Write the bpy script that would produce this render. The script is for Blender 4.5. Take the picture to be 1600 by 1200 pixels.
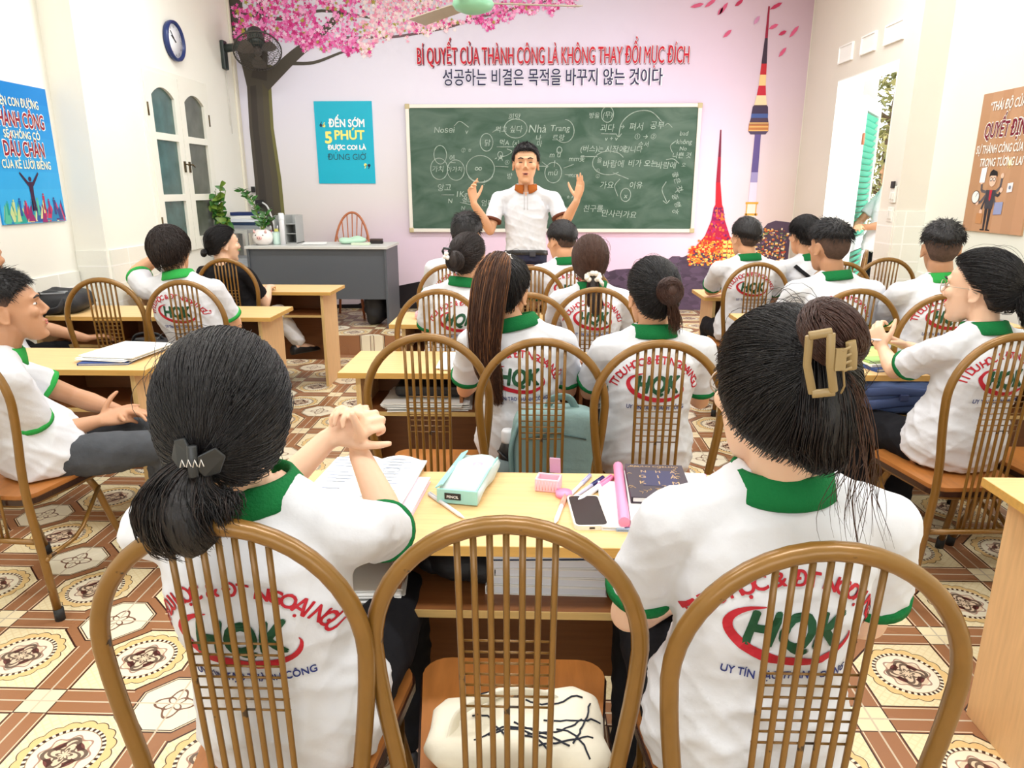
import bpy, bmesh, math, random
import numpy as np
from mathutils import Vector, Matrix, Quaternion
from mathutils.bvhtree import BVHTree

for _o in list(bpy.data.objects):
    bpy.data.objects.remove(_o)
SC = bpy.context.scene
COL = SC.collection
PI = math.pi
R = math.radians

# ------------------------------------------------------------------ camera
cam_data = bpy.data.cameras.new('camera')
cam_data.sensor_width = 36.0
cam_data.lens = 1110.0 / 1600.0 * 36.0
cam_data.clip_start = 0.05
cam_data.clip_end = 200
cam = bpy.data.objects.new('camera', cam_data)
cam.location = (0, 0, 1.45)
cam.rotation_euler = (R(90 - 15.46), 0, R(1.75))
COL.objects.link(cam)
SC.camera = cam

# ------------------------------------------------------------------ world, daylight, lamps, exposure
world = bpy.data.worlds.new('world')
SC.world = world
world.use_nodes = True
_wn = world.node_tree.nodes
_bg = _wn['Background']
_bg.inputs[0].default_value = (0.93, 0.97, 1.0, 1)
_bg.inputs[1].default_value = 3.0

def area_light(name, loc, rot, sx, sy, power, color=(1, 1, 1)):
    d = bpy.data.lights.new(name, 'AREA')
    d.shape = 'RECTANGLE'
    d.size, d.size_y = sx, sy
    d.energy = power
    d.color = color
    o = bpy.data.objects.new(name, d)
    o.location = loc
    o.rotation_euler = rot
    COL.objects.link(o)
    return o

# fluorescent battens under the ceiling (all above the frame)
for _x in (-1.9, 0.0, 1.7):
    for _y in (0.4, 3.0, 5.3):
        area_light('fluorescent_lamp', (_x, _y, 3.5), (0, 0, 0), 1.25, 0.30, 34, (0.97, 0.985, 1.0))
# daylight through the windows behind the photographer and through the right side door
area_light('rear_window_daylight', (-0.2, -2.85, 1.9), (R(90), 0, 0), 4.6, 1.9, 26, (0.95, 0.98, 1.0))
area_light('door_daylight', (3.05, 6.3, 1.35), (0, R(90), 0), 2.0, 1.0, 34, (1.0, 0.99, 0.97))

vs = SC.view_settings
SC.display_settings.display_device = 'sRGB'
vs.view_transform = 'Standard'
vs.look = 'None'
vs.gamma = 1.0
vs.exposure = -0.08
vs.use_curve_mapping = False
SC.cycles.use_denoising = True
SC.cycles.max_bounces = 7
SC.cycles.diffuse_bounces = 4
SC.cycles.glossy_bounces = 3
SC.cycles.transmission_bounces = 4
SC.cycles.transparent_max_bounces = 8
SC.cycles.caustics_reflective = False
SC.cycles.caustics_refractive = False
SC.cycles.use_adaptive_sampling = True

# ------------------------------------------------------------------ materials
def lin(c):
    return tuple(((v / 12.92) if v <= 0.04045 else ((v + 0.055) / 1.055) ** 2.4) for v in c)

def rgb(r, g, b):
    return lin((r / 255.0, g / 255.0, b / 255.0))

MATS = {}

def mat(name, col, rough=0.6, spec=0.5, metal=0.0, bump=0.0, bscale=60.0, var=0.0, vscale=8.0, stretch=None, alpha=1.0, coat=0.0, emit=0.0, trans=0.0):
    if name in MATS:
        return MATS[name]
    m = bpy.data.materials.new(name)
    m.use_nodes = True
    nt = m.node_tree
    b = nt.nodes['Principled BSDF']
    b.inputs['Base Color'].default_value = (*col, 1)
    b.inputs['Roughness'].default_value = rough
    b.inputs['Specular IOR Level'].default_value = spec
    b.inputs['Metallic'].default_value = metal
    b.inputs['Alpha'].default_value = alpha
    b.inputs['Coat Weight'].default_value = coat
    b.inputs['Transmission Weight'].default_value = trans
    if emit:
        b.inputs['Emission Color'].default_value = (*col, 1)
        b.inputs['Emission Strength'].default_value = emit
    if bump or var:
        tc = nt.nodes.new('ShaderNodeTexCoord')
        mp = nt.nodes.new('ShaderNodeMapping')
        if stretch:
            mp.inputs['Scale'].default_value = stretch
        nt.links.new(tc.outputs['Object'], mp.inputs['Vector'])
    if var:
        nz = nt.nodes.new('ShaderNodeTexNoise')
        nz.inputs['Scale'].default_value = vscale
        nz.inputs['Detail'].default_value = 6
        nt.links.new(mp.outputs['Vector'], nz.inputs['Vector'])
        mr = nt.nodes.new('ShaderNodeMapRange')
        mr.inputs[1].default_value = 0.3
        mr.inputs[2].default_value = 0.7
        mr.inputs[3].default_value = 1 - var
        mr.inputs[4].default_value = 1 + var
        nt.links.new(nz.outputs['Fac'], mr.inputs['Value'])
        vm = nt.nodes.new('ShaderNodeVectorMath')
        vm.operation = 'SCALE'
        vm.inputs[0].default_value = col
        nt.links.new(mr.outputs['Result'], vm.inputs['Scale'])
        nt.links.new(vm.outputs['Vector'], b.inputs['Base Color'])
    if bump:
        nb = nt.nodes.new('ShaderNodeTexNoise')
        nb.inputs['Scale'].default_value = bscale
        nb.inputs['Detail'].default_value = 5
        nt.links.new(mp.outputs['Vector'], nb.inputs['Vector'])
        bp = nt.nodes.new('ShaderNodeBump')
        bp.inputs['Strength'].default_value = bump
        bp.inputs['Distance'].default_value = 0.01
        nt.links.new(nb.outputs['Fac'], bp.inputs['Height'])
        nt.links.new(bp.outputs['Normal'], b.inputs['Normal'])
    MATS[name] = m
    return m

def vcol_mat(name, rough=0.55, spec=0.3):
    """A printed sheet: its colours are stored on its own faces."""
    if name in MATS:
        return MATS[name]
    m = bpy.data.materials.new(name)
    m.use_nodes = True
    nt = m.node_tree
    b = nt.nodes['Principled BSDF']
    b.inputs['Roughness'].default_value = rough
    b.inputs['Specular IOR Level'].default_value = spec
    a = nt.nodes.new('ShaderNodeAttribute')
    a.attribute_name = 'print_color'
    nt.links.new(a.outputs['Color'], b.inputs['Base Color'])
    MATS[name] = m
    return m

# ------------------------------------------------------------------ mesh helpers
def rotm(rx=0, ry=0, rz=0):
    return (Matrix.Rotation(rz, 3, 'Z') @ Matrix.Rotation(ry, 3, 'Y') @ Matrix.Rotation(rx, 3, 'X'))

class MB:
    """Collects shapes into one mesh."""
    def __init__(self):
        self.v, self.f, self.mi, self.sm, self.c = [], [], [], [], []

    def add(self, verts, faces, mi=0, smooth=False, col=None):
        n = len(self.v)
        self.v += [tuple(p) for p in verts]
        for f in faces:
            self.f.append(tuple(i + n for i in f))
            self.mi.append(mi)
            self.sm.append(smooth)
            self.c.append(col)
        return self

    def box(self, c, s, rz=0, mi=0, rx=0, ry=0, col=None, taper=None):
        M = rotm(rx, ry, rz)
        hx, hy, hz = s[0] / 2, s[1] / 2, s[2] / 2
        vs_ = []
        for z in (-hz, hz):
            k = taper if (taper and z > 0) else 1
            for x, y in ((-hx, -hy), (hx, -hy), (hx, hy), (-hx, hy)):
                vs_.append(Vector(c) + M @ Vector((x * k, y * k, z)))
        self.add(vs_, [(0, 3, 2, 1), (4, 5, 6, 7), (0, 1, 5, 4), (1, 2, 6, 5), (2, 3, 7, 6), (3, 0, 4, 7)], mi, False, col)
        return self

    def rings(self, rings, mi=0, smooth=True, cap=True, closed=False, col=None):
        n = len(rings[0])
        vs_ = [p for r in rings for p in r]
        fs = []
        m = len(rings)
        for i in range(m - (0 if closed else 1)):
            a, b = i * n, ((i + 1) % m) * n
            for j in range(n):
                k = (j + 1) % n
                fs.append((a + j, a + k, b + k, b + j))
        if cap and not closed:
            fs.append(tuple(range(n - 1, -1, -1)))
            fs.append(tuple((m - 1) * n + j for j in range(n)))
        self.add(vs_, fs, mi, smooth, col)
        return self

    def tube(self, pts, rad, sides=10, mi=0, smooth=True, cap=True, closed=False, flat=None, col=None, up=None):
        pts = [Vector(p) for p in pts]
        n = len(pts)
        if not hasattr(rad, '__len__'):
            rad = [rad] * n
        T = []
        for i in range(n):
            if closed:
                t = pts[(i + 1) % n] - pts[i - 1]
            else:
                t = pts[min(i + 1, n - 1)] - pts[max(i - 1, 0)]
            T.append(t.normalized() if t.length > 1e-9 else Vector((0, 0, 1)))
        if up is None:
            up = Vector((0, 0, 1)) if abs(T[0].z) < 0.9 else Vector((1, 0, 0))
        else:
            up = Vector(up)
        u = (up - T[0] * up.dot(T[0])).normalized()
        rs = []
        for i in range(n):
            if i:
                u = (u - T[i] * u.dot(T[i]))
                u = u.normalized() if u.length > 1e-6 else T[i].orthogonal().normalized()
            w = T[i].cross(u)
            r = rad[i]
            ru, rw = (r, r) if not hasattr(r, '__len__') else r
            if flat:
                ru, rw = r * flat[0], r * flat[1]
            rs.append([pts[i] + u * (ru * math.cos(2 * PI * j / sides)) + w * (rw * math.sin(2 * PI * j / sides)) for j in range(sides)])
        return self.rings(rs, mi, smooth, cap, closed, col)

    def lathe(self, prof, c=(0, 0, 0), sides=24, mi=0, M=None, sx=1, sy=1, smooth=True, cap=True, col=None):
        c = Vector(c)
        rs = []
        for r, z in prof:
            ring = []
            for j in range(sides):
                p = Vector((r * sx * math.cos(2 * PI * j / sides), r * sy * math.sin(2 * PI * j / sides), z))
                ring.append(c + (M @ p if M else p))
            rs.append(ring)
        return self.rings(rs, mi, smooth, cap, False, col)

    def ball(self, c, r, mi=0, M=None, seg=14, col=None):
        if not hasattr(r, '__len__'):
            r = (r, r, r)
        c = Vector(c)
        k = seg // 2
        rs = []
        for i in range(k + 1):
            th = PI * i / k
            th = min(max(th, 0.06), PI - 0.06)
            ring = []
            for j in range(seg):
                ph = 2 * PI * j / seg
                p = Vector((r[0] * math.sin(th) * math.cos(ph), r[1] * math.sin(th) * math.sin(ph), -r[2] * math.cos(th)))
                ring.append(c + (M @ p if M else p))
            rs.append(ring)
        return self.rings(rs, mi, True, True, False, col)

    def prism(self, outline, z0, z1, M=None, c=(0, 0, 0), mi=0, col=None, smooth=False):
        c = Vector(c)
        n = len(outline)
        f = lambda x, y, z: c + (M @ Vector((x, y, z)) if M else Vector((x, y, z)))
        vs_ = [f(x, y, z0) for x, y in outline] + [f(x, y, z1) for x, y in outline]
        self.add(vs_, [tuple(range(n - 1, -1, -1)), tuple(range(n, 2 * n))], mi, False, col)
        self.add(vs_, [(j, (j + 1) % n, n + (j + 1) % n, n + j) for j in range(n)], mi, smooth, col)
        return self

    def build(self, name, mats, parent=None, loc=None, bevel=0.0, origin=None, segs=2):
        me = bpy.data.meshes.new(name)
        vv = self.v
        if origin is not None:
            ox, oy, oz = origin
            vv = [(x - ox, y - oy, z - oz) for x, y, z in vv]
        me.from_pydata(vv, [], self.f)
        if not isinstance(mats, (list, tuple)):
            mats = [mats]
        for m in mats:
            me.materials.append(m)
        me.polygons.foreach_set('material_index', self.mi)
        me.polygons.foreach_set('use_smooth', self.sm)
        if any(c is not None for c in self.c):
            at = me.color_attributes.new('print_color', 'FLOAT_COLOR', 'CORNER')
            data = []
            for p, c in zip(me.polygons, self.c):
                cc = (*(c or (1, 1, 1)), 1.0)
                data.extend(cc * p.loop_total)
            at.data.foreach_set('color', data)
        me.validate()
        me.update()
        o = bpy.data.objects.new(name, me)
        COL.objects.link(o)
        if parent is not None:
            o.parent = parent
        if loc is not None:
            o.location = loc
        if bevel:
            md = o.modifiers.new('soft_edges', 'BEVEL')
            md.width = bevel
            md.segments = segs
            md.limit_method = 'ANGLE'
            md.angle_limit = R(40)
        return o

def thing(name, label, cat, loc=(0, 0, 0), rotz=0.0, group=None):
    o = bpy.data.objects.new(name, None)
    o.empty_display_size = 0.05
    COL.objects.link(o)
    o.location = loc
    o.rotation_euler = (0, 0, rotz)
    return tag(o, label, cat, group)

def tag(o, label, cat, group=None, kind=None):
    if label:
        o['label'] = label
    if cat:
        o['category'] = cat
    if group:
        o['group'] = group
    if kind:
        o['kind'] = kind
    return o

def struct(name, mb, mats, label=None, cat=None, bevel=0.0):
    o = mb.build(name, mats, None, bevel=bevel)
    o['kind'] = 'structure'
    if label:
        o['label'] = label
    if cat:
        o['category'] = cat
    return o

KIDS = {}

def kids(o):
    return [c for c in COL.objects if c.parent == o]

def copy_tree(o, parent=None):
    c = o.copy()
    COL.objects.link(c)
    if parent is not None:
        c.parent = parent
    for ch in kids(o):
        copy_tree(ch, c)
    return c

def place(proto, used, loc, rotz, label, group=None):
    """The first call places the prototype itself, later ones copies of it and its parts."""
    o = proto if not used[0] else copy_tree(proto)
    used[0] = True
    o.location = loc
    o.rotation_euler = (0, 0, rotz)
    o['label'] = label
    if group:
        o['group'] = group
    return o

# ------------------------------------------------------------------ lettering
_TXT = {}
HORNED = dict(zip('ƠỜỚỢỞỠ', 'OÒÓỌỎÕ'))

def text_geo(s, size=1.0, bold=0.0, shear=0.0, sx=1.0, align='CENTER'):
    """Flat lettering in the XY plane: (vertices, faces)."""
    key = (s, shear, align)
    if key not in _TXT and any(c in HORNED for c in s):
        # horned vowels: the plain vowel with its tone mark, and the horn as a small stroke of its own
        plain = ''.join(HORNED.get(c, c) for c in s)
        vv, ff = text_geo(plain, 1.0, 0, shear, 1.0, align)
        vv, ff = list(vv), list(ff)
        left = text_geo(plain, 1.0, 0, shear, 1.0, 'LEFT')[0]
        d = min(p[0] for p in vv) - min(p[0] for p in left)
        for i, c in enumerate(s):
            if c in HORNED:
                x = max(p[0] for p in text_geo(plain[:i + 1], 1.0, 0, shear, 1.0, 'LEFT')[0]) + d - shear * 0.25
                n = len(vv)
                vv += [(x - .10 + shear * .6, .64, .0003), (x - .02 + shear * .6, .56, .0003), (x + .05 + shear * .75, .70, .0003), (x + .05 + shear * .8, .79, .0003), (x - .03 + shear * .8, .79, .0003)]
                ff.append((n, n + 1, n + 2, n + 3, n + 4))
        _TXT[key] = (vv, ff)
    if key not in _TXT:
        cu = bpy.data.curves.new('lettering', 'FONT')
        cu.body = s
        cu.size = 1.0
        cu.shear = shear
        cu.align_x = align
        cu.resolution_u = 3
        o = bpy.data.objects.new('lettering', cu)
        COL.objects.link(o)
        dg = bpy.context.evaluated_depsgraph_get()
        me = bpy.data.meshes.new_from_object(o.evaluated_get(dg))
        bm = bmesh.new()
        bm.from_mesh(me)
        bmesh.ops.triangulate(bm, faces=bm.faces[:])
        bm.verts.ensure_lookup_table()
        vv = [(v.co.x, v.co.y, 0.0) for v in bm.verts]
        ff = [tuple(v.index for v in f.verts) for f in bm.faces if f.calc_area() > 1e-7]
        if any(c in 'ĐƠƯỜỚỢỞỠỪỨỰỬỮ' for c in s):
            # these letters have overlapping strokes: their faces lie a hair apart, so that no two share a plane
            v2, f2 = [], []
            for i, f in enumerate(ff):
                f2.append(tuple(range(len(v2), len(v2) + len(f))))
                v2 += [(vv[k][0], vv[k][1], (i % 13) * 0.000017) for k in f]
            vv, ff = v2, f2
        bm.free()
        bpy.data.objects.remove(o)
        bpy.data.curves.remove(cu)
        bpy.data.meshes.remove(me)
        _TXT[key] = (vv, ff)
    vv, ff = _TXT[key]
    if bold > 0:        # heavier lettering: the same glyphs repeated a hair's breadth apart
        out, fo = [], []
        for dx, dy in ((0, 0), (1, 0), (-1, 0), (0, 1), (0, -1), (.7, .7), (-.7, .7), (.7, -.7), (-.7, -.7)):
            n = len(out)
            out += [(x + dx * bold, y + dy * bold, l + n / len(vv) * 0.0001) for x, y, l in vv]
            fo += [tuple(i + n for i in f) for f in ff]
        return [(x * size * sx, y * size, l) for x, y, l in out], fo
    return [(x * size * sx, y * size, l) for x, y, l in vv], ff

def put_text(mb, s, M, size, bold=0.0, shear=0.0, sx=1.0, align='CENTER', mi=0, col=None, fit=None, lift=0.0):
    """Adds lettering to mb; M is a 4x4 placing the XY plane. fit = width to squeeze to."""
    vv, ff = text_geo(s, size, bold, shear, sx, align)
    if fit and vv:
        w = max(p[0] for p in vv) - min(p[0] for p in vv)
        k = fit / w
        vv = [(x * k, y, l) for x, y, l in vv]
    mb.add([M @ Vector((x, y, lift + l)) for x, y, l in vv], ff, mi, False, col)
    return mb

def frame4(o, x, y):
    """4x4 with origin o, X axis x, Y axis y."""
    x = Vector(x).normalized()
    z = x.cross(Vector(y)).normalized()
    y = z.cross(x)
    return Matrix((( x.x, y.x, z.x, o[0]), (x.y, y.y, z.y, o[1]), (x.z, y.z, z.z, o[2]), (0, 0, 0, 1)))

def arc_pts(c, r, a0, a1, n, plane='xz'):
    out = []
    for i in range(n + 1):
        a = a0 + (a1 - a0) * i / n
        p = (r * math.cos(a), r * math.sin(a))
        out.append((c[0] + p[0], c[1], c[2] + p[1]) if plane == 'xz' else (c[0] + p[0], c[1] + p[1], c[2]))
    return out

def bez(p0, p1, p2, p3, n):
    p0, p1, p2, p3 = map(Vector, (p0, p1, p2, p3))
    return [p0 * (1 - t) ** 3 + p1 * 3 * t * (1 - t) ** 2 + p2 * 3 * t * t * (1 - t) + p3 * t ** 3 for t in [i / n for i in range(n + 1)]]

def spline(pts, n=6):
    """Catmull-Rom through pts."""
    pts = [Vector(p) for p in pts]
    P_ = [pts[0] * 2 - pts[1]] + pts + [pts[-1] * 2 - pts[-2]]
    out = []
    for i in range(1, len(P_) - 2):
        a, b, c, d = P_[i - 1], P_[i], P_[i + 1], P_[i + 2]
        for k in range(n):
            t = k / n
            out.append(0.5 * ((2 * b) + (c - a) * t + (2 * a - 5 * b + 4 * c - d) * t * t + (3 * b - a - 3 * c + d) * t ** 3))
    out.append(pts[-1])
    return out

# ================================================================== THE SETTING
class NX:
    """Arithmetic on shader sockets."""
    def __init__(self, nt, s):
        self.nt, self.s = nt, s
    def _op(self, op, *o):
        n = self.nt.nodes.new('ShaderNodeMath')
        n.operation = op
        for i, v in enumerate((self,) + o):
            if isinstance(v, NX):
                self.nt.links.new(v.s, n.inputs[i])
            else:
                n.inputs[i].default_value = v
        return NX(self.nt, n.outputs[0])
    def __add__(self, o): return self._op('ADD', o)
    def __sub__(self, o): return self._op('SUBTRACT', o)
    def __mul__(self, o): return self._op('MULTIPLY', o)
    def __truediv__(self, o): return self._op('DIVIDE', o)
    def lt(self, o): return self._op('LESS_THAN', o)
    def gt(self, o): return self._op('GREATER_THAN', o)
    def abs(self): return self._op('ABSOLUTE')
    def floor(self): return self._op('FLOOR')
    def fract(self): return self._op('FRACT')
    def min(self, o): return self._op('MINIMUM', o)
    def max(self, o): return self._op('MAXIMUM', o)
    def sin(self): return self._op('SINE')
    def cos(self): return self._op('COSINE')
    def sqrt(self): return self._op('SQRT')
    def atan2(self, o): return self._op('ARCTAN2', o)
    def mod(self, o): return self._op('FLOORED_MODULO', o)

def tile_floor_material():
    m = bpy.data.materials.new('patterned_ceramic_tile')
    m.use_nodes = True
    nt = m.node_tree
    b = nt.nodes['Principled BSDF']
    tc = nt.nodes.new('ShaderNodeTexCoord')
    sp = nt.nodes.new('ShaderNodeSeparateXYZ')
    nt.links.new(tc.outputs['Object'], sp.inputs[0])
    X, Y = NX(nt, sp.outputs[0]), NX(nt, sp.outputs[1])
    u, v = (X + 1.435) / 0.4, (Y - 1.717) / 0.4
    fu, fv = u.fract(), v.fract()
    du, dv = fu.min(fu * -1 + 1), fv.min(fv * -1 + 1)       # distance to the nearest grout line
    edge = du.min(dv)
    par = ((u + 0.5).floor() + (v + 0.5).floor()).mod(2.0)   # 0: corner with a cream square, 1: octagon
    cx, cy = fu - 0.5, fv - 0.5
    r = (cx * cx + cy * cy).sqrt()
    a = cy.atan2(cx)
    def mix(c, new, mask):
        n = nt.nodes.new('ShaderNodeMix')
        n.data_type = 'RGBA'
        nt.links.new(mask.s, n.inputs[0])
        if isinstance(c, tuple):
            n.inputs[6].default_value = (*c, 1)
        else:
            nt.links.new(c, n.inputs[6])
        if isinstance(new, tuple):
            n.inputs[7].default_value = (*new, 1)
        else:
            nt.links.new(new, n.inputs[7])
        return n.outputs[2]
    cream, cream2 = rgb(240, 224, 184), rgb(228, 206, 158)
    brown, dark, ochre, pale = rgb(158, 110, 76), rgb(62, 36, 30), rgb(230, 196, 136), rgb(240, 230, 204)
    # lattice on the panel
    l1 = ((fu + fv) * 14).fract().lt(0.22)
    l2 = ((fu - fv) * 14 + 20).fract().lt(0.22)
    col = mix(cream, cream2, l1.max(l2) * 0.55)
    # scalloped medallion
    rs = (a * 8).cos().abs() * 0.022 + 0.285
    col = mix(col, dark, r.lt(rs + 0.007))
    col = mix(col, ochre, r.lt(rs))
    col = mix(col, dark, r.lt(0.247))
    chk = ((a * (36 / (2 * PI)) + 36).fract()).gt(0.5)
    col = mix(col, pale, r.lt(0.247) * chk)
    col = mix(col, rgb(160, 130, 100), r.lt(0.222))
    col = mix(col, pale, r.lt(0.216))
    # flower
    pet = (a * 4).cos()
    f1 = (r - pet * 0.028 - 0.115).abs().lt(0.014)
    f2 = (r - (a * 4 + 0.7).cos() * 0.03 - 0.08).abs().lt(0.012)
    f3 = (r - (a * 8).cos() * 0.016 - 0.155).abs().lt(0.007)
    f4 = (r - (a * 4).cos().abs() * 0.03 - 0.02).abs().lt(0.010)
    blob = ((a * 2).sin().abs().gt(0.72)) * (r.gt(0.075)) * (r.lt(0.12))
    col = mix(col, rgb(214, 172, 136), (r.lt(0.15)) * 0.5)
    col = mix(col, rgb(112, 62, 58), blob)
    col = mix(col, dark, f1.max(f2).max(f4) * 0.85)
    col = mix(col, rgb(150, 100, 86), f3 * 0.8)
    # brown bands along the tile edges
    o8 = du.max(dv).max((du + dv) * 0.72)
    isoct = par.gt(0.5)
    octwide = o8.lt(0.36 ) * isoct
    band = edge.lt(0.125).max(octwide)
    col = mix(col, dark, edge.lt(0.138).max((o8.lt(0.375)) * isoct))
    col = mix(col, brown, band)
    line = (edge - 0.113).abs().lt(0.004) * (o8.gt(0.36).max(isoct * -1 + 1))
    col = mix(col, rgb(235, 215, 185), line)
    # cream squares at one kind of corner
    sq = du.max(dv)
    even = isoct * -1 + 1
    col = mix(col, dark, sq.lt(0.128) * even)
    col = mix(col, cream, sq.lt(0.118) * even)
    # octagons at the other
    col = mix(col, dark, o8.lt(0.29) * isoct)
    col = mix(col, rgb(225, 205, 170), o8.lt(0.278) * isoct)
    col = mix(col, dark, o8.lt(0.268) * isoct)
    col = mix(col, pale, o8.lt(0.260) * isoct)
    ou, ov = (u + 0.5).fract() - 0.5, (v + 0.5).fract() - 0.5
    orr = (ou * ou + ov * ov).sqrt()
    oa = ov.atan2(ou)
    q1 = (orr - (oa * 4).cos() * 0.03 - 0.115).abs().lt(0.010)
    q2 = (orr - (oa * 4 + PI).cos() * 0.025 - 0.055).abs().lt(0.010)
    col = mix(col, rgb(120, 84, 66), q1.max(q2) * isoct)
    # grout
    col = mix(col, rgb(205, 190, 165), edge.lt(0.007))
    nt.links.new(col, b.inputs['Base Color'])
    b.inputs['Roughness'].default_value = 0.28
    nz = nt.nodes.new('ShaderNodeTexNoise')
    nz.inputs['Scale'].default_value = 3.0
    nt.links.new(tc.outputs['Object'], nz.inputs['Vector'])
    rr = NX(nt, nz.outputs['Fac']) * 0.25 + 0.16
    nt.links.new(rr.s, b.inputs['Roughness'])
    bp = nt.nodes.new('ShaderNodeBump')
    bp.inputs['Strength'].default_value = 0.5
    bp.inputs['Distance'].default_value = 0.002
    nt.links.new(edge.gt(0.007).s, bp.inputs['Height'])
    nt.links.new(bp.outputs['Normal'], b.inputs['Normal'])
    return m

M_TILE = tile_floor_material()
M_WALL = mat('white_wall_paint', rgb(243, 241, 231), 0.75, 0.25, bump=0.12, bscale=9, var=0.02, vscale=1.5)
M_WALLG = mat('greenish_white_wall_paint', rgb(232, 235, 224), 0.75, 0.25, bump=0.12, bscale=9, var=0.02, vscale=1.5)
M_WALLP = mat('cream_wall_paint', rgb(233, 226, 214), 0.75, 0.25, bump=0.12, bscale=9, var=0.02, vscale=1.5)
M_CEIL = mat('white_ceiling_paint', rgb(244, 243, 238), 0.85, 0.2, bump=0.05)

def wall_tile_material(name, axis):
    m = bpy.data.materials.new(name)
    m.use_nodes = True
    nt = m.node_tree
    b = nt.nodes['Principled BSDF']
    tc = nt.nodes.new('ShaderNodeTexCoord')
    sp = nt.nodes.new('ShaderNodeSeparateXYZ')
    cb = nt.nodes.new('ShaderNodeCombineXYZ')
    nt.links.new(tc.outputs['Object'], sp.inputs[0])
    nt.links.new(sp.outputs[axis], cb.inputs[0])
    nt.links.new(sp.outputs[2], cb.inputs[1])
    bt = nt.nodes.new('ShaderNodeTexBrick')
    bt.offset = 0.0
    bt.inputs['Scale'].default_value = 1.0
    bt.inputs['Brick Width'].default_value = 0.25
    bt.inputs['Row Height'].default_value = 0.13
    bt.inputs['Mortar Size'].default_value = 0.006
    bt.inputs['Color1'].default_value = (*rgb(240, 239, 230), 1)
    bt.inputs['Color2'].default_value = (*rgb(236, 236, 226), 1)
    bt.inputs['Mortar'].default_value = (*rgb(250, 249, 244), 1)
    nt.links.new(cb.outputs[0], bt.inputs['Vector'])
    nt.links.new(bt.outputs['Color'], b.inputs['Base Color'])
    b.inputs['Roughness'].default_value = 0.3
    nz = nt.nodes.new('ShaderNodeTexNoise')
    nz.inputs['Scale'].default_value = 30
    nt.links.new(tc.outputs['Object'], nz.inputs['Vector'])
    h = NX(nt, bt.outputs['Fac']) * 1.0 + NX(nt, nz.outputs['Fac']) * 0.35
    bp = nt.nodes.new('ShaderNodeBump')
    bp.inputs['Strength'].default_value = 0.5
    bp.inputs['Distance'].default_value = 0.006
    nt.links.new(h.s, bp.inputs['Height'])
    nt.links.new(bp.outputs['Normal'], b.inputs['Normal'])
    return m

M_WTY = wall_tile_material('white_wainscot_tile', 1)
M_WTX = wall_tile_material('white_wainscot_tile_front', 0)

XL, XR, YB, ZC = -3.02, 2.68, 7.63, 3.62
XLP, XRP = -3.24, 2.89          # recessed wall bays behind the posters
YR = -3.0                       # rear wall behind the photographer
PH = 0.18                       # podium height

mb = MB()
mb.box((0, 2.3, -0.05), (9, 11.4, 0.1))
struct('floor', mb, M_TILE)

# raised teaching podium: tiled top and front
mb = MB()
mb.box(((XL + XR) / 2, (6.165 + YB) / 2, PH / 2), (XR - XL - 0.02, YB - 6.165, PH))
pod = struct('floor_podium', mb, M_TILE)

mb = MB()
mb.box((0, 2.3, ZC + 0.05), (9, 11.4, 0.1))
struct('ceiling', mb, M_CEIL)

def holed_wall(mb, axis, at, thick, a0, a1, z0, z1, holes):
    """Wall slab in the plane axis=at with rectangular holes (a0,a1,z0,z1)."""
    A = sorted({a0, a1, *[h[0] for h in holes], *[h[1] for h in holes]})
    Zs = sorted({z0, z1, *[h[2] for h in holes], *[h[3] for h in holes]})
    for i in range(len(A) - 1):
        run = None
        for j in range(len(Zs) - 1):
            ca, cz = (A[i] + A[i + 1]) / 2, (Zs[j] + Zs[j + 1]) / 2
            solid = not any(h[0] < ca < h[1] and h[2] < cz < h[3] for h in holes)
            if solid:
                run = (run[0], Zs[j + 1]) if run else (Zs[j], Zs[j + 1])
            if run and (not solid or j == len(Zs) - 2):
                c, s = (A[i] + A[i + 1]) / 2, A[i + 1] - A[i]
                zc, zs = (run[0] + run[1]) / 2, run[1] - run[0]
                if axis == 'x':
                    mb.box((at, c, zc), (thick, s, zs))
                else:
                    mb.box((c, at, zc), (s, thick, zs))
                run = None

# back wall
mb = MB()
mb.box(((XL + XR) / 2, YB + 0.1, ZC / 2), (XR - XL + 1.4, 0.2, ZC))
struct('wall_back', mb, M_WALLP)

# left wall: protruding front section with the window opening, recessed bay with the poster
WY0, WY1, WZ0, WZ1 = 5.735, 6.90, 0.92, 2.364
mb = MB()
holed_wall(mb, 'x', XL - 0.14, 0.28, 5.0, YB, 0, ZC, [(WY0, WY1, WZ0, WZ1)])
struct('wall_left_front', mb, M_WALL)
mb = MB()
mb.box((XLP - 0.06, (YR + 5.02) / 2, ZC / 2), (0.12, 5.02 - YR, ZC))
struct('wall_left', mb, M_WALL)
# right wall
DY0, DY1, DZ1 = 5.76, 6.86, 2.362
mb = MB()
vents = [(6.61, 6.87, 2.50, 2.63), (6.19, 6.43, 2.50, 2.63), (5.745, 6.02, 2.50, 2.63)]
holed_wall(mb, 'x', XR + 0.11, 0.22, 5.5, YB, 0, ZC, [(DY0, DY1, 0, DZ1)])
struct('wall_right_front', mb, M_WALLP)
mb = MB()
mb.box((XRP + 0.06, (YR + 5.52) / 2, ZC / 2), (0.12, 5.52 - YR, ZC))
struct('wall_right', mb, M_WALLG)
# filled ventilation openings above the door: pale recess frames
for i, (y0, y1, z0, z1) in enumerate(vents):
    mb = MB()
    mb.box((XR - 0.006, (y0 + y1) / 2, (z0 + z1) / 2), (0.014, y1 - y0, z1 - z0))
    for yy in (y0, y1):
        mb.box((XR - 0.010, yy, (z0 + z1) / 2), (0.022, 0.012, z1 - z0 + 0.012))
    for zz in (z0, z1):
        mb.box((XR - 0.010, (y0 + y1) / 2, zz), (0.022, y1 - y0 - 0.012, 0.012))
    o = struct('trim_%d' % (i + 1), mb, mat('bright_plaster', rgb(250, 249, 245), 0.8))
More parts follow.
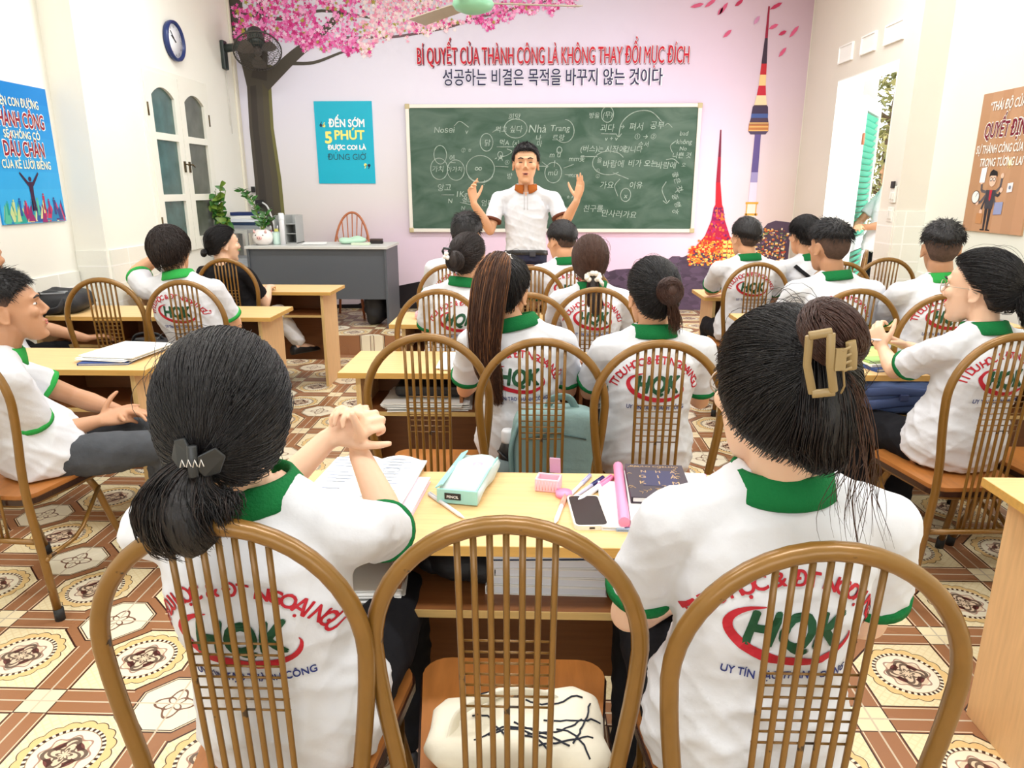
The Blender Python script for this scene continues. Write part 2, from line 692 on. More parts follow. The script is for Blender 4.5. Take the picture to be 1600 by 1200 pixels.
# wall behind the photographer with three windows
mb = MB()
holed_wall(mb, 'y', YR - 0.06, 0.12, XLP - 0.1, XRP + 0.1, 0, ZC, [(-2.6, -1.0, 1.0, 2.6), (-0.6, 0.7, 1.0, 2.6), (1.1, 2.4, 1.0, 2.6)])
struct('wall_rear', mb, M_WALL)

# tiled wainscot
mb = MB()
mb.box((XL + 0.005, (5.0 + WY0) / 2 - 0.002, 0.51), (0.014, WY0 - 5.0 - 0.06, 1.02))
struct('baseboard_left_front', mb, M_WTY)
mb = MB()
mb.box(((XLP + XL) / 2, 4.995, 0.51), (XL - XLP - 0.002, 0.014, 1.02))
struct('baseboard_left_pier', mb, M_WTX)
mb = MB()
mb.box((XLP + 0.006, (YR + 4.98) / 2, 0.44), (0.014, 4.98 - YR, 0.88))
struct('baseboard_left', mb, M_WTY)
mb = MB()
mb.box((XR - 0.005, (5.5 + DY0) / 2, 0.64), (0.014, DY0 - 5.5 - 0.02, 1.28))
struct('baseboard_right_front', mb, M_WTY)
mb = MB()
mb.box(((XRP + XR) / 2, 5.495, 0.64), (XRP - XR - 0.002, 0.014, 1.28))
struct('baseboard_right_pier', mb, M_WTX)
mb = MB()
mb.box((XRP - 0.006, (YR + 5.48) / 2, 0.42), (0.014, 5.48 - YR, 0.84))
struct('baseboard_right', mb, M_WTY)

# ------------------------------------------------------------------ left window: two shutter leaves with arched panes
M_CREAMWOOD = mat('cream_painted_wood', rgb(240, 238, 226), 0.45, 0.4, bump=0.06, bscale=25)
M_PANE = mat('dusty_window_glass', rgb(92, 96, 86), 0.22, 0.5, var=0.3, vscale=5, alpha=0.93)
M_PANET = mat('glass_painted_teal_reflection', rgb(72, 98, 94), 0.2, 0.5, var=0.35, vscale=6, alpha=0.93)  # teal reflection of things outside, put into the pane's base colour
M_BRASS = mat('dark_brass', rgb(90, 75, 50), 0.35, 0.5, 0.8)
win = thing('window_1', 'cream wooden casement window with arched dusty panes in the left wall', 'window', (XL, (WY0 + WY1) / 2, WZ0))
win['kind'] = 'structure'
mb = MB()
for yy in (WY0 + 0.02, WY1 - 0.02):
    mb.box((-0.06, yy - (WY0 + WY1) / 2, (WZ1 - WZ0) / 2), (0.14, 0.04, WZ1 - WZ0))
mb.box((-0.06, 0, WZ1 - WZ0 - 0.02), (0.14, WY1 - WY0 - 0.08, 0.04))
mb.box((-0.06, 0, 0.02), (0.14, WY1 - WY0 - 0.08, 0.04))
mb.build('window_frame', M_CREAMWOOD, win, bevel=0.003)

def window_leaf(y0, y1, zt, m_pane, handle_side):
    """One leaf: stiles, rails, arched head, three panes."""
    h = zt
    w = y1 - y0
    st = 0.085
    leaf = MB()
    for yy in (y0 + st / 2, y1 - st / 2):
        leaf.box((0, yy, h / 2), (0.045, st, h))
    zs = [0.0, 0.50, 1.02, h]
    rails = [(0.0, 0.11), (0.42, 0.475), (0.90, 0.955), (h - 0.10, h)]
    for a, b_ in rails:
        leaf.box((0, (y0 + y1) / 2, (a + b_) / 2), (0.045, w - 2 * st, b_ - a))
    # arched head: filler between the arc and the top rail
    n = 12
    ya, yb = y0 + st, y1 - st
    rise = 0.07
    zt_ = h - 0.10
    out = []
    for i in range(n + 1):
        t = i / n
        out.append((ya + (yb - ya) * t, zt_ - rise * (2 * t - 1) ** 2 ))
    for i in range(n):
        a, c = out[i], out[i + 1]
        leaf.add([(-0.0225, a[0], a[1]), (-0.0225, c[0], c[1]), (-0.0225, c[0], zt_ + 0.001), (-0.0225, a[0], zt_ + 0.001),
                  (0.0225, a[0], a[1]), (0.0225, c[0], c[1]), (0.0225, c[0], zt_ + 0.001), (0.0225, a[0], zt_ + 0.001)],
                 [(0, 1, 2, 3), (4, 7, 6, 5), (0, 4, 5, 1), (1, 5, 6, 2), (3, 2, 6, 7), (0, 3, 7, 4)])
    lf = leaf.build('window_leaf', M_CREAMWOOD, win, bevel=0.002)
    for a, b_ in ((0.11, 0.42), (0.475, 0.90), (0.955, h - 0.10)):
        p = MB()
        p.box((-0.004, (y0 + y1) / 2, (a + b_) / 2), (0.006, w - 2 * st + 0.004, b_ - a + 0.004))
        p.build('pane', m_pane, lf)
    hd = MB()
    for zz in (0.25, 1.12):
        hd.tube([(0.026, handle_side, zz - 0.05), (0.026, handle_side, zz + 0.05)], 0.007, 8)
    hd.build('hinge', M_BRASS, lf)
    lk = MB()
    yk = y1 - 0.04 if handle_side < (y0 + y1) / 2 else y0 + 0.04
    lk.box((0.028, yk, 0.70), (0.012, 0.022, 0.09))
    lk.tube([(0.03, yk, 0.72), (0.055, yk, 0.72), (0.06, yk + 0.03, 0.70)], 0.006, 8)
    lk.build('latch', M_BRASS, lf)

_hw = (WY1 - WY0) / 2
window_leaf(-_hw + 0.04, -0.004, WZ1 - WZ0 - 0.04, M_PANET, -_hw + 0.045)
window_leaf(0.004, _hw - 0.04, WZ1 - WZ0 - 0.04, M_PANE, _hw - 0.045)

# ------------------------------------------------------------------ doorway on the right: jamb lining, green louvred leaf, outside
mb = MB()
M_JAMB = mat('door_jamb_paint', rgb(244, 243, 236), 0.7)
for yy in (DY0 + 0.006, DY1 - 0.006):
    mb.box((XR + 0.11, yy, DZ1 / 2), (0.225, 0.012, DZ1))
mb.box((XR + 0.11, (DY0 + DY1) / 2, DZ1 - 0.006), (0.225, DY1 - DY0 - 0.024, 0.012))
struct('trim_door_jamb', mb, M_JAMB)

dr = thing('door_1', 'white and green louvred door leaf standing open outside the right doorway', 'door', (XR + 0.24, DY1 - 0.02, 0.02), R(58))
dr['kind'] = 'structure'
M_DWHITE = mat('door_white_paint', rgb(240, 240, 236), 0.5)
M_DGREEN = mat('door_green_paint', rgb(40, 190, 150), 0.5)
mb = MB()
dw, dh = 0.95, 2.22
for xx in (0.05, dw - 0.05):
    mb.box((xx, 0, dh / 2), (0.10, 0.045, dh))
for zz in (0.06, 0.9, dh - 0.06):
    mb.box((dw / 2, 0, zz), (dw - 0.2, 0.045, 0.12))
mb.build('door_frame', M_DWHITE, dr, bevel=0.003)
mb = MB()
for z0, z1 in ((0.13, 0.83), (0.97, dh - 0.13)):
    k = int((z1 - z0) / 0.055)
    for i in range(k):
        mb.box((dw / 2, 0, z0 + (i + 0.5) * (z1 - z0) / k), (dw - 0.2, 0.012, 0.05), rx=R(35))
mb.build('louvre_panel', M_DGREEN, dr)
mb = MB()
for zz in (0.35, 1.85):
    mb.tube([(0.0, -0.03, zz - 0.05), (0.0, -0.03, zz + 0.05)], 0.012, 8)
mb.build('hinge', mat('rusty_iron', rgb(150, 95, 70), 0.7, 0.4, 0.4), dr)

# yard outside the door
mb = MB()
mb.box((6.2, 6.5, -0.04), (6.5, 10, 0.06))
struct('ground_yard', mb, mat('pale_yard_concrete', rgb(215, 213, 206), 0.85, bump=0.3, bscale=20))
tr = thing('tree', 'bushy green tree growing outside the right doorway', 'tree', (4.65, 9.8, 0.0))
mb = MB()
mb.tube(spline([(0, 0, 0), (0.03, 0, 0.9), (-0.02, 0, 1.8), (0.05, 0.05, 2.8), (0.1, 0, 3.8)], 4), [0.16 - 0.004 * i for i in range(17)], 10)
for k in range(9):
    a = k * 2.4
    z = 1.0 + k * 0.3
    mb.tube([(0, 0, z), (0.35 * math.cos(a), 0.35 * math.sin(a), z + 0.2), (0.8 * math.cos(a), 0.8 * math.sin(a), z + 0.25)], [0.04, 0.028, 0.012], 6)
mb.build('trunk', mat('tree_bark', rgb(120, 98, 76), 0.9, bump=0.6, bscale=25, var=0.2), tr)
mb = MB()
rnd = random.Random(5)
for k in range(5200):
    a, z = rnd.uniform(0, 2 * PI), rnd.uniform(0.95, 4.0)
    rr = math.sqrt(rnd.random()) * (1.0 - abs(z - 2.3) * 0.15)
    c = Vector((rr * math.cos(a), rr * math.sin(a), z))
    M = Matrix.Rotation(rnd.uniform(0, 6.28), 3, 'Z') @ Matrix.Rotation(rnd.uniform(-1, 1), 3, 'X')
    l, w = rnd.uniform(0.09, 0.18), rnd.uniform(0.018, 0.04)
    pts = [(0, 0, 0), (w, l * 0.45, 0.01), (0, l, -0.01), (-w, l * 0.45, 0.01)]
    mb.add([c + M @ Vector(p) for p in pts], [(0, 1, 2, 3)], rnd.randrange(2))
mb.build('foliage', [mat('leaf_green', rgb(136, 136, 84), 0.6), mat('leaf_light', rgb(196, 188, 128), 0.6)], tr)

# ================================================================== THINGS ON THE WALLS
M_PRINT = vcol_mat('printed_sheet')
M_GLOSSPRINT = vcol_mat('glossy_printed_sheet', 0.35, 0.4)
WY = YB - 0.003

def wall_poly(mb, pts, lift, col, y=WY):
    """A printed shape on the back wall, given as (x, z) metres."""
    mb.add([(x, y - lift, z) for x, z in pts], [tuple(range(len(pts)))], 0, False, col)

mural = thing('wall_mural', 'wall-wide pink mural of blossom tree and lit towers behind the chalkboard', 'mural', (0, WY, 1.8))
def mural_part(mb, name, m=M_PRINT):
    return mb.build(name, m, mural, origin=(0, WY, 1.8))

# backdrop sheet: the printed evening sky, colour blended over a grid of faces
mb = MB()
gx, gz = 40, 28
x0, x1, z0, z1 = XL + 0.025, XR - 0.012, PH + 0.002, 3.55
stops = [(-3.02, [(0.2, (226, 222, 222)), (1.1, (228, 222, 210)), (1.5, (226, 222, 224)), (2.4, (224, 222, 240)), (3.5, (228, 226, 240))]),
         (-1.4, [(0.2, (226, 208, 222)), (0.9, (226, 206, 224)), (1.4, (228, 220, 222)), (2.4, (230, 226, 242)), (3.5, (226, 224, 242))]),
         (0.8, [(0.2, (238, 200, 226)), (0.9, (242, 206, 232)), (1.6, (236, 218, 238)), (2.4, (226, 212, 236)), (3.5, (216, 206, 226))]),
         (1.8, [(0.2, (240, 210, 228)), (0.9, (244, 220, 236)), (1.6, (236, 214, 236)), (2.4, (222, 200, 222)), (3.5, (216, 190, 208))]),
         (2.7, [(0.2, (220, 200, 200)), (0.9, (226, 206, 196)), (1.6, (222, 206, 200)), (2.4, (208, 186, 196)), (3.5, (188, 158, 172))])]
def _lerp(a, b, t):
    return tuple(p + (q - p) * t for p, q in zip(a, b))
def _col1(st, z):
    for (za, ca), (zb, cb) in zip(st, st[1:]):
        if z <= zb:
            return _lerp(ca, cb, min(max((z - za) / (zb - za), 0), 1))
    return st[-1][1]
def sky_col(x, z):
    for (xa, sa), (xb, sb) in zip(stops, stops[1:]):
        if x <= xb:
            return rgb(*_lerp(_col1(sa, z), _col1(sb, z), min(max((x - xa) / (xb - xa), 0), 1)))
    return rgb(*_col1(stops[-1][1], z))
me_v, me_f = [], []
for j in range(gz + 1):
    for i in range(gx + 1):
        me_v.append((x0 + (x1 - x0) * i / gx, WY - 0.001, z0 + (z1 - z0) * j / gz))
for j in range(gz):
    for i in range(gx):
        a = j * (gx + 1) + i
        me_f.append((a, a + 1, a + gx + 2, a + gx + 1))
mb.add(me_v, me_f, 0, False, (1, 1, 1))
bk = mural_part(mb, 'backdrop_sheet')
_at = bk.data.color_attributes['print_color'].data
_d = []
for lp in bk.data.loops:
    v = bk.data.vertices[lp.vertex_index].co
    _d.extend((*sky_col(v.x, v.z + 1.8), 1.0))
_at.foreach_set('color', _d)

# dark hills with night city
mb = MB()
hill = [(-3.0, 0.2), (-1.906, 0.228), (-1.70, 0.33), (-1.477, 0.425), (-1.233, 0.474), (-0.923, 0.40), (-0.2, 0.42), (0.451, 0.481), (0.869, 0.611), (1.193, 0.632), (1.524, 0.721), (1.686, 0.80), (1.916, 0.87), (2.20, 0.86), (2.337, 0.987), (2.42, 1.09), (2.50, 1.12), (2.665, 1.10)]
HC1, HC2 = rgb(30, 26, 30), rgb(88, 70, 92)
for (xa, za), (xb, zb) in zip(hill, hill[1:]):
    t = min(max(((xa + xb) / 2 + 0.2) / 1.2, 0), 1)
    c = _lerp(HC1, HC2, t)
    wall_poly(mb, [(xa, 0.182), (xb, 0.182), (xb, zb), (xa, za)], 0.003, c)
rnd = random.Random(3)
for k in range(260):     # mottled tree tops on the hill
    x = rnd.uniform(0.7, 2.6)
    zt = 0.6 if x < 1.2 else 0.75
    z = rnd.uniform(0.2, zt)
    s = rnd.uniform(0.02, 0.055)
    g = rnd.uniform(0.6, 1.35)
    wall_poly(mb, [(x + s * math.cos(a) * 1.5, z + s * math.sin(a) * 0.7) for a in (0, 1.05, 2.1, 3.14, 4.2, 5.2)], 0.004 + 0.0004 * rnd.random(), tuple(v * g for v in HC2))
mural_part(mb, 'hill_print')

mb = MB()   # the two lit towers
red, mag, yel, dk = rgb(205, 30, 48), rgb(150, 24, 90), rgb(245, 190, 80), rgb(70, 40, 60)
tk = [(2.01, 0.006, dk), (1.75, 0.014, rgb(120, 30, 60)), (1.50, 0.022, rgb(170, 30, 60)), (1.28, 0.034, red), (1.245, 0.05, red), (1.12, 0.07, mag), (0.96, 0.13, rgb(190, 30, 70)), (0.87, 0.20, red), (0.79, 0.30, rgb(225, 60, 40))]
cxs = [1.867, 1.874, 1.880, 1.902, 1.902, 1.908, 1.912, 1.912, 1.912]
for i in range(len(tk) - 1):
    (za, wa, ca), (zb, wb, cb) = tk[i], tk[i + 1]
    wall_poly(mb, [(cxs[i + 1] - wb, zb), (cxs[i + 1] + wb, zb), (cxs[i] + wa, za), (cxs[i] - wa, za)], 0.006, cb)
for k in range(120):     # lattice glints
    z = rnd.uniform(0.8, 1.25)
    w = np.interp(z, [0.79, 0.96, 1.12, 1.28], [0.28, 0.12, 0.065, 0.03])
    x = 1.91 + rnd.uniform(-w, w)
    s = rnd.uniform(0.006, 0.014)
    wall_poly(mb, [(x - s, z - s), (x + s, z - s), (x + s, z + s), (x - s, z + s)], 0.007 + 0.0004 * rnd.random(), rnd.choice([rgb(255, 120, 60), rgb(240, 60, 60), rgb(190, 40, 110), rgb(120, 30, 90)]))
# seoul tower
sx = 2.24
seg = [(3.13, .008, rgb(150, 40, 60)), (2.85, .014, rgb(150, 30, 60)), (2.62, .026, rgb(60, 45, 62)), (2.52, .030, rgb(190, 40, 50)), (2.42, .034, rgb(235, 200, 140)), (2.33, .045, rgb(195, 40, 60)), (2.24, .062, rgb(238, 210, 170)), (2.225, .075, rgb(70, 52, 70)), (2.16, .082, rgb(64, 50, 78)), (2.12, .084, rgb(70, 90, 150)), (2.06, .098, rgb(78, 58, 80)), (1.995, .10, rgb(190, 120, 70)), (1.965, .075, rgb(80, 66, 96))]
for i in range(len(seg) - 1):
    (za, wa, ca), (zb, wb, cb) = seg[i], seg[i + 1]
    wall_poly(mb, [(sx - wb, zb), (sx + wb, zb), (sx + wa, za), (sx - wa, za)], 0.006, cb)
for z in (2.065, 2.03, 1.995):
    wall_poly(mb, [(sx - .095, z), (sx + .095, z), (sx + .095, z + .012), (sx - .095, z + .012)], 0.0068, rgb(236, 180, 110))
for za, zb, wa, wb, c in ((1.965, 1.60, .030, .034, rgb(98, 82, 142)), (1.60, 1.50, .034, .036, rgb(160, 148, 196)), (1.50, 1.30, .036, .04, rgb(226, 214, 236)), (1.30, 1.10, .045, .045, rgb(240, 226, 214)), (1.10, 0.80, .046, .05, rgb(236, 224, 226))):
    wall_poly(mb, [(sx - wb, zb), (sx + wb, zb), (sx + wa, za), (sx - wa, za)], 0.006, c)
for z in (1.285, 1.17):
    wall_poly(mb, [(sx - .065, z), (sx + .065, z), (sx + .065, z + .022), (sx - .065, z + .022)], 0.0065, rgb(236, 170, 70))
for x in (-.05, .045):
    wall_poly(mb, [(sx + x - .006, 1.17), (sx + x + .006, 1.17), (sx + x + .006, 1.29), (sx + x - .006, 1.29)], 0.0065, rgb(236, 180, 90))
for k in range(900):     # city lights at the foot of the towers
    x = rnd.uniform(1.62, 2.64)
    ztop = 0.92 if x < 2.3 else 1.04
    z = rnd.uniform(0.66, ztop)
    if x < 1.72 and z > 0.86:
        continue
    w, h = rnd.uniform(0.004, 0.014), rnd.uniform(0.004, 0.011)
    c = rnd.choice([rgb(250, 180, 70), rgb(255, 214, 120), rgb(228, 70, 40), rgb(250, 130, 50), rgb(255, 90, 40)] if x < 2.25 else [rgb(240, 190, 110), rgb(250, 225, 190), rgb(200, 80, 60), rgb(120, 140, 90), rgb(150, 110, 140), rgb(230, 150, 60), rgb(90, 70, 70)])
    wall_poly(mb, [(x - w, z - h), (x + w, z - h), (x + w, z + h), (x - w, z + h)], 0.008 + 0.002 * rnd.random(), c)
for gy in range(5):
    for gx_ in range(6):
        x, z = 2.0 + gx_ * 0.045, 0.72 + gy * 0.045
        wall_poly(mb, [(x - .018, z - .014), (x + .018, z - .014), (x + .018, z + .014), (x - .018, z + .014)], 0.011, rgb(255, 220, 120))
mural_part(mb, 'tower_print')

mb = MB()   # tree trunk and branches
tr_l = [(-2.957, 2.72), (-2.907, 2.464), (-2.923, 2.038), (-2.919, 1.534), (-2.928, 1.011), (-2.945, 0.7)]
tr_r = [(-2.62, 2.62), (-2.66, 2.464), (-2.672, 2.037), (-2.636, 1.534), (-2.630, 1.011), (-2.60, 0.7)]
TB = [rgb(64, 58, 54), rgb(78, 72, 64), rgb(84, 78, 62), rgb(116, 112, 66)]
for i in range(len(tr_l) - 1):
    for k in range(8):
        a, b_ = k / 8, (k + 1) / 8
        lx = lambda p, q, t: (p[0] + (q[0] - p[0]) * t, p[1] + (q[1] - p[1]) * t)
        wall_poly(mb, [lx(tr_l[i + 1], tr_r[i + 1], a), lx(tr_l[i + 1], tr_r[i + 1], b_), lx(tr_l[i], tr_r[i], b_), lx(tr_l[i], tr_r[i], a)], 0.003, TB[[1, 0, 0, 1, 1, 2, 2, 3][k]])
_bl = [0.0034]
def branch(pts, w0, w1, col, lift=None):
    _bl[0] += 0.00012
    lift = _bl[0]
    P_ = spline([(x, 0, z) for x, z in pts], 5)
    n = len(P_)
    L, Rr = [], []
    for i, p in enumerate(P_):
        t = (P_[min(i + 1, n - 1)] - P_[max(i - 1, 0)]).normalized()
        w = w0 + (w1 - w0) * i / (n - 1)
        L.append((p.x - t.z * w, p.z + t.x * w))
        Rr.append((p.x + t.z * w, p.z - t.x * w))
    for i in range(n - 1):
        wall_poly(mb, [L[i], L[i + 1], Rr[i + 1], Rr[i]], lift, col)
branch([(-2.74, 2.45), (-2.60, 2.56), (-2.40, 2.72), (-2.20, 2.86), (-1.9, 3.1)], 0.075, 0.03, TB[1])
branch([(-2.80, 2.45), (-2.86, 2.7), (-2.95, 3.0), (-2.93, 3.4)], 0.11, 0.06, TB[1])
branch([(-2.78, 2.5), (-2.72, 2.8), (-2.7, 3.3)], 0.08, 0.03, TB[0])
branch([(-2.47, 2.645), (-2.216, 2.651), (-1.953, 2.735), (-1.75, 2.80)], 0.018, 0.008, TB[1])
branch([(-1.9, 2.88), (-1.497, 2.878), (-1.243, 2.90), (-0.861, 2.965), (-0.609, 3.036), (-0.295, 3.108), (0.077, 3.19), (0.5, 3.3)], 0.012, 0.012, rgb(110, 84, 90))
branch([(-2.95, 3.1), (-2.5, 3.05), (-2.1, 3.12), (-1.6, 3.05)], 0.02, 0.01, TB[1])
mural_part(mb, 'tree_print')

mb = MB()   # blossom canopy: individual flowers
bx = [-3.0, -2.78, -2.45, -2.33, -1.95, -1.76, -1.62, -1.52, -1.3, -1.18, -0.93, -0.735, -0.64, -0.484, -0.327, -0.139, 0.14, 0.386, 0.62]
bz = [2.86, 2.84, 2.86, 2.80, 2.78, 2.72, 2.76, 2.88, 2.90, 2.905, 2.955, 2.98, 3.05, 2.96, 3.01, 3.09, 3.12, 3.19, 3.24]
rnd = random.Random(11)
PINKS = [rgb(236, 110, 180), rgb(246, 150, 206), rgb(222, 60, 150), rgb(250, 186, 224), rgb(200, 40, 120), rgb(252, 214, 236), rgb(240, 132, 196), rgb(226, 90, 170)]
PALE = [rgb(250, 206, 222), rgb(246, 176, 200), rgb(252, 226, 232), rgb(240, 150, 180), rgb(250, 238, 240)]
n = 0
while n < 5200:
    x = rnd.uniform(-2.99, 0.7)
    zl = np.interp(x, bx, bz) + 0.03 * math.sin(x * 31) + rnd.gauss(0, 0.015)
    z = zl + (3.52 - zl) * rnd.random() ** 1.4
    if z < zl or (x > -1.3 and z > zl + 0.45 and rnd.random() < 0.3):
        continue
    if math.sin(x * 7.3 + 1.0) * math.sin(z * 9.1 + x * 2) > 0.72 and rnd.random() < 0.85:
        continue
    if x > -1.0 and rnd.random() < 0.35:
        n += 1
        continue
    n += 1
    soft = -1.75 < x < -0.7 and rnd.random() < 0.8
    c = rnd.choice(PALE if soft else PINKS)
    if rnd.random() < 0.06:
        c = rgb(170, 160, 70)
    s = rnd.uniform(0.012, 0.030)
    a0 = rnd.random() * 6.28
    y = 0.0045 + 0.004 * rnd.random()
    pts = []
    for k in range(10):
        rr = s if k % 2 == 0 else s * 0.45
        pts.append((x + rr * math.cos(a0 + k * PI / 5), z + rr * math.sin(a0 + k * PI / 5)))
    wall_poly(mb, pts, y, c)
for x, z in [(1.777, 3.088), (1.806, 3.111), (1.679, 3.162), (2.305, 3.13), (2.133, 3.008), (2.39, 2.893), (2.298, 2.95), (2.499, 2.904), (1.86, 2.89), (2.407, 2.722), (1.95, 3.16), (1.55, 3.14)]:
    a = rnd.uniform(0.2, 1.0)
    l, w = rnd.uniform(0.04, 0.07), 0.016
    ca, sa = math.cos(a), math.sin(a)
    P_ = [(-l, 0), (-l * .3, w), (l * .5, w), (l, 0), (l * .4, -w), (-l * .4, -w)]
    wall_poly(mb, [(x + p * ca - q * sa, z + p * sa + q * ca) for p, q in P_], 0.009, rnd.choice([rgb(190, 50, 90), rgb(214, 90, 130), rgb(206, 140, 180)]))
mural_part(mb, 'blossom_print')

# slogans: Vietnamese in red with pale outline, Korean in dark blue
def flat_on_back(x, z, lift):
    return frame4((x, WY - lift, z), (1, 0, 0), (0, 0, 1))
mb = MB()
s1, s2 = 'BÍ QUYẾT CỦA THÀNH CÔNG LÀ KHÔNG THAY ĐỔI MỤC ĐÍCH', '성공하는 비결은 목적을 바꾸지 않는 것이다'
put_text(mb, s1, flat_on_back(0.165, 2.632, 0.012), 0.215, bold=0.03, fit=2.69, col=rgb(250, 240, 246))
put_text(mb, s1, flat_on_back(0.172, 2.622, 0.0105), 0.215, bold=0.02, fit=2.68, col=rgb(120, 60, 80))
put_text(mb, s1, flat_on_back(0.165, 2.632, 0.014), 0.215, bold=0.009, fit=2.68, col=rgb(200, 22, 48))
put_text(mb, s2, flat_on_back(0.170, 2.440, 0.0105), 0.170, bold=0.03, fit=2.20, col=rgb(240, 236, 246))
put_text(mb, s2, flat_on_back(0.165, 2.444, 0.013), 0.170, bold=0.008, fit=2.18, col=rgb(40, 40, 76))
mural_part(mb, 'slogan_lettering')

# ------------------------------------------------------------------ turquoise poster on the back wall
def poster(name, label, w, h, loc, rz, builder, base_col):
    t = thing(name, label, 'poster', loc, rz)
    mb = MB()
    mb.box((0, 0.005, 0), (w, 0.01, h), col=base_col)
    mb.build('sheet', M_GLOSSPRINT, t)
    mb = MB()
    builder(mb, w, h)
    mb.build('print', M_GLOSSPRINT, t)
    return t

def P2(mb, pts, col, lift=0.0015):
    mb.add([(x, -lift, z) for x, z in pts], [tuple(range(len(pts)))], 0, False, col)

def T2(mb, s, x, z, size, col, fit=None, bold=0.0, lift=0.0032, outline=None, shear=0.0, ow=0.05):
    M = frame4((x, -lift, z), (1, 0, 0), (0, 0, 1))
    if outline:
        M0 = frame4((x, -lift + 0.0014, z), (1, 0, 0), (0, 0, 1))
        put_text(mb, s, M0, size, bold=bold + ow, fit=fit * 1.03 if fit else None, col=outline, shear=shear)
    put_text(mb, s, M, size, bold=bold, fit=fit, col=col, shear=shear)

def disc(cx, cz, r, n=14, sx=1.0, a0=0.0):
    return [(cx + r * sx * math.cos(a0 + 2 * PI * k / n), cz + r * math.sin(a0 + 2 * PI * k / n)) for k in range(n)]

def print_five(mb, w, h):
    W_, Yl, Dk = rgb(252, 252, 252), rgb(250, 240, 130), rgb(30, 90, 104)
    T2(mb, 'ĐẾN SỚM', 0.03, 0.155, 0.105, W_, 0.37, 0.03)
    T2(mb, '5', -0.165, 0.0, 0.155, Yl, 0.075, 0.04)
    T2(mb, 'PHÚT', 0.05, 0.035, 0.125, Yl, 0.31, 0.03)
    T2(mb, 'ĐƯỢC COI LÀ', 0.018, -0.065, 0.062, W_, 0.40, 0.045)
    T2(mb, 'ĐÚNG GIỜ', 0.012, -0.165, 0.085, Dk, 0.40, 0.0)
    for x, z, c in ((-0.235, 0.17, rgb(20, 50, 90)), (-0.205, 0.165, Yl), (0.20, -0.215, Yl), (0.238, -0.22, rgb(20, 50, 90))):
        P2(mb, disc(x, z, 0.015), c)
        up = 1 if x < 0 else -1
        P2(mb, [(x - 0.014 * up, z), (x - 0.004 * up, z), (x + 0.012 * up, z + 0.035 * up), (x + 0.004 * up, z + 0.035 * up)], c)
poster('wall_poster', 'turquoise poster with white and yellow slogan beside the chalkboard', 0.59, 0.80, (-1.945, YB - 0.014, 1.890), 0, print_five, rgb(0, 178, 208))

# ------------------------------------------------------------------ blue poster on the left wall
def print_blue(mb, w, h):
    cr, rd, wh = rgb(250, 244, 214), rgb(150, 20, 40), rgb(252, 252, 252)
    for k in range(8):
        z0_, z1_ = -h / 2 + k * h / 8, -h / 2 + (k + 1) * h / 8
        P2(mb, [(-w / 2, z0_), (w / 2, z0_), (w / 2, z1_), (-w / 2, z1_)], _lerp(rgb(60, 176, 232), rgb(0, 128, 208), k / 7), 0.0006)
    T2(mb, 'TRÊN CON ĐƯỜNG', 0, 0.285, 0.072, cr, 0.40, 0.018)
    T2(mb, 'THÀNH CÔNG', 0, 0.165, 0.125, rd, 0.46, 0.02, outline=wh)
    T2(mb, 'SẼ KHÔNG CÓ', 0, 0.095, 0.066, cr, 0.33, 0.018)
    T2(mb, 'DẤU CHÂN', 0, -0.01, 0.125, rd, 0.37, 0.02, outline=wh)
    T2(mb, 'CỦA KẺ LƯỜI BIẾNG', 0, -0.085, 0.070, cr, 0.45, 0.018)
    rnd = random.Random(8)
    cols = [rgb(40, 160, 150), rgb(90, 190, 160), rgb(200, 216, 150), rgb(232, 226, 160), rgb(40, 90, 160), rgb(150, 40, 110), rgb(206, 50, 90), rgb(60, 60, 130), rgb(30, 130, 180)]
    for k in range(90):
        x = -w / 2 + 0.03 + (w - 0.06) * k / 89
        hgt = 0.05 + 0.055 * abs(math.sin(k * 0.33 + 0.6)) + rnd.uniform(0, 0.02)
        zb = -h / 2 + rnd.uniform(0.0, 0.03)
        c = cols[min(int((x + w / 2) / w * 3) * 3 + rnd.randrange(3), 8)] if rnd.random() < 0.75 else rnd.choice(cols)
        s = rnd.uniform(0.02, 0.036)
        P2(mb, [(max(x - s, -w / 2), zb), (min(x + s, w / 2), zb), (x, zb + hgt)], c, 0.001 + 0.001 * rnd.random())
    def man(x, z, s, c, arms=True):
        P2(mb, disc(x, z + 0.155 * s, 0.02 * s), c, 0.003)
        P2(mb, [(x - .03 * s, z + .13 * s), (x + .03 * s, z + .13 * s), (x + .022 * s, z + .02 * s), (x + .03 * s, z - .12 * s), (x + .004 * s, z - .12 * s), (x, z - .02 * s), (x - .004 * s, z - .12 * s), (x - .03 * s, z - .12 * s), (x - .022 * s, z + .02 * s)], c, 0.003)
        if arms:
            for sg in (-1, 1):
                P2(mb, [(x + sg * .028 * s, z + .13 * s), (x + sg * .115 * s, z + .215 * s), (x + sg * .125 * s, z + .20 * s), (x + sg * .03 * s, z + .09 * s)], c, 0.0031)
    man(0.0, -0.26, 0.72, rgb(60, 24, 60))
    man(0.10, -0.30, 0.36, rgb(190, 40, 80), False)
    for k in range(9):
        man(-0.24 + k * 0.055, -0.33, 0.28 + 0.05 * (k % 3), cols[(k * 2) % 9], False)
poster('wall_poster', 'blue poster with red slogan and silhouettes of cheering people on the left wall', 0.60, 0.845, (XLP + 0.012, 4.63, 1.651), R(90), print_blue, rgb(10, 140, 214))

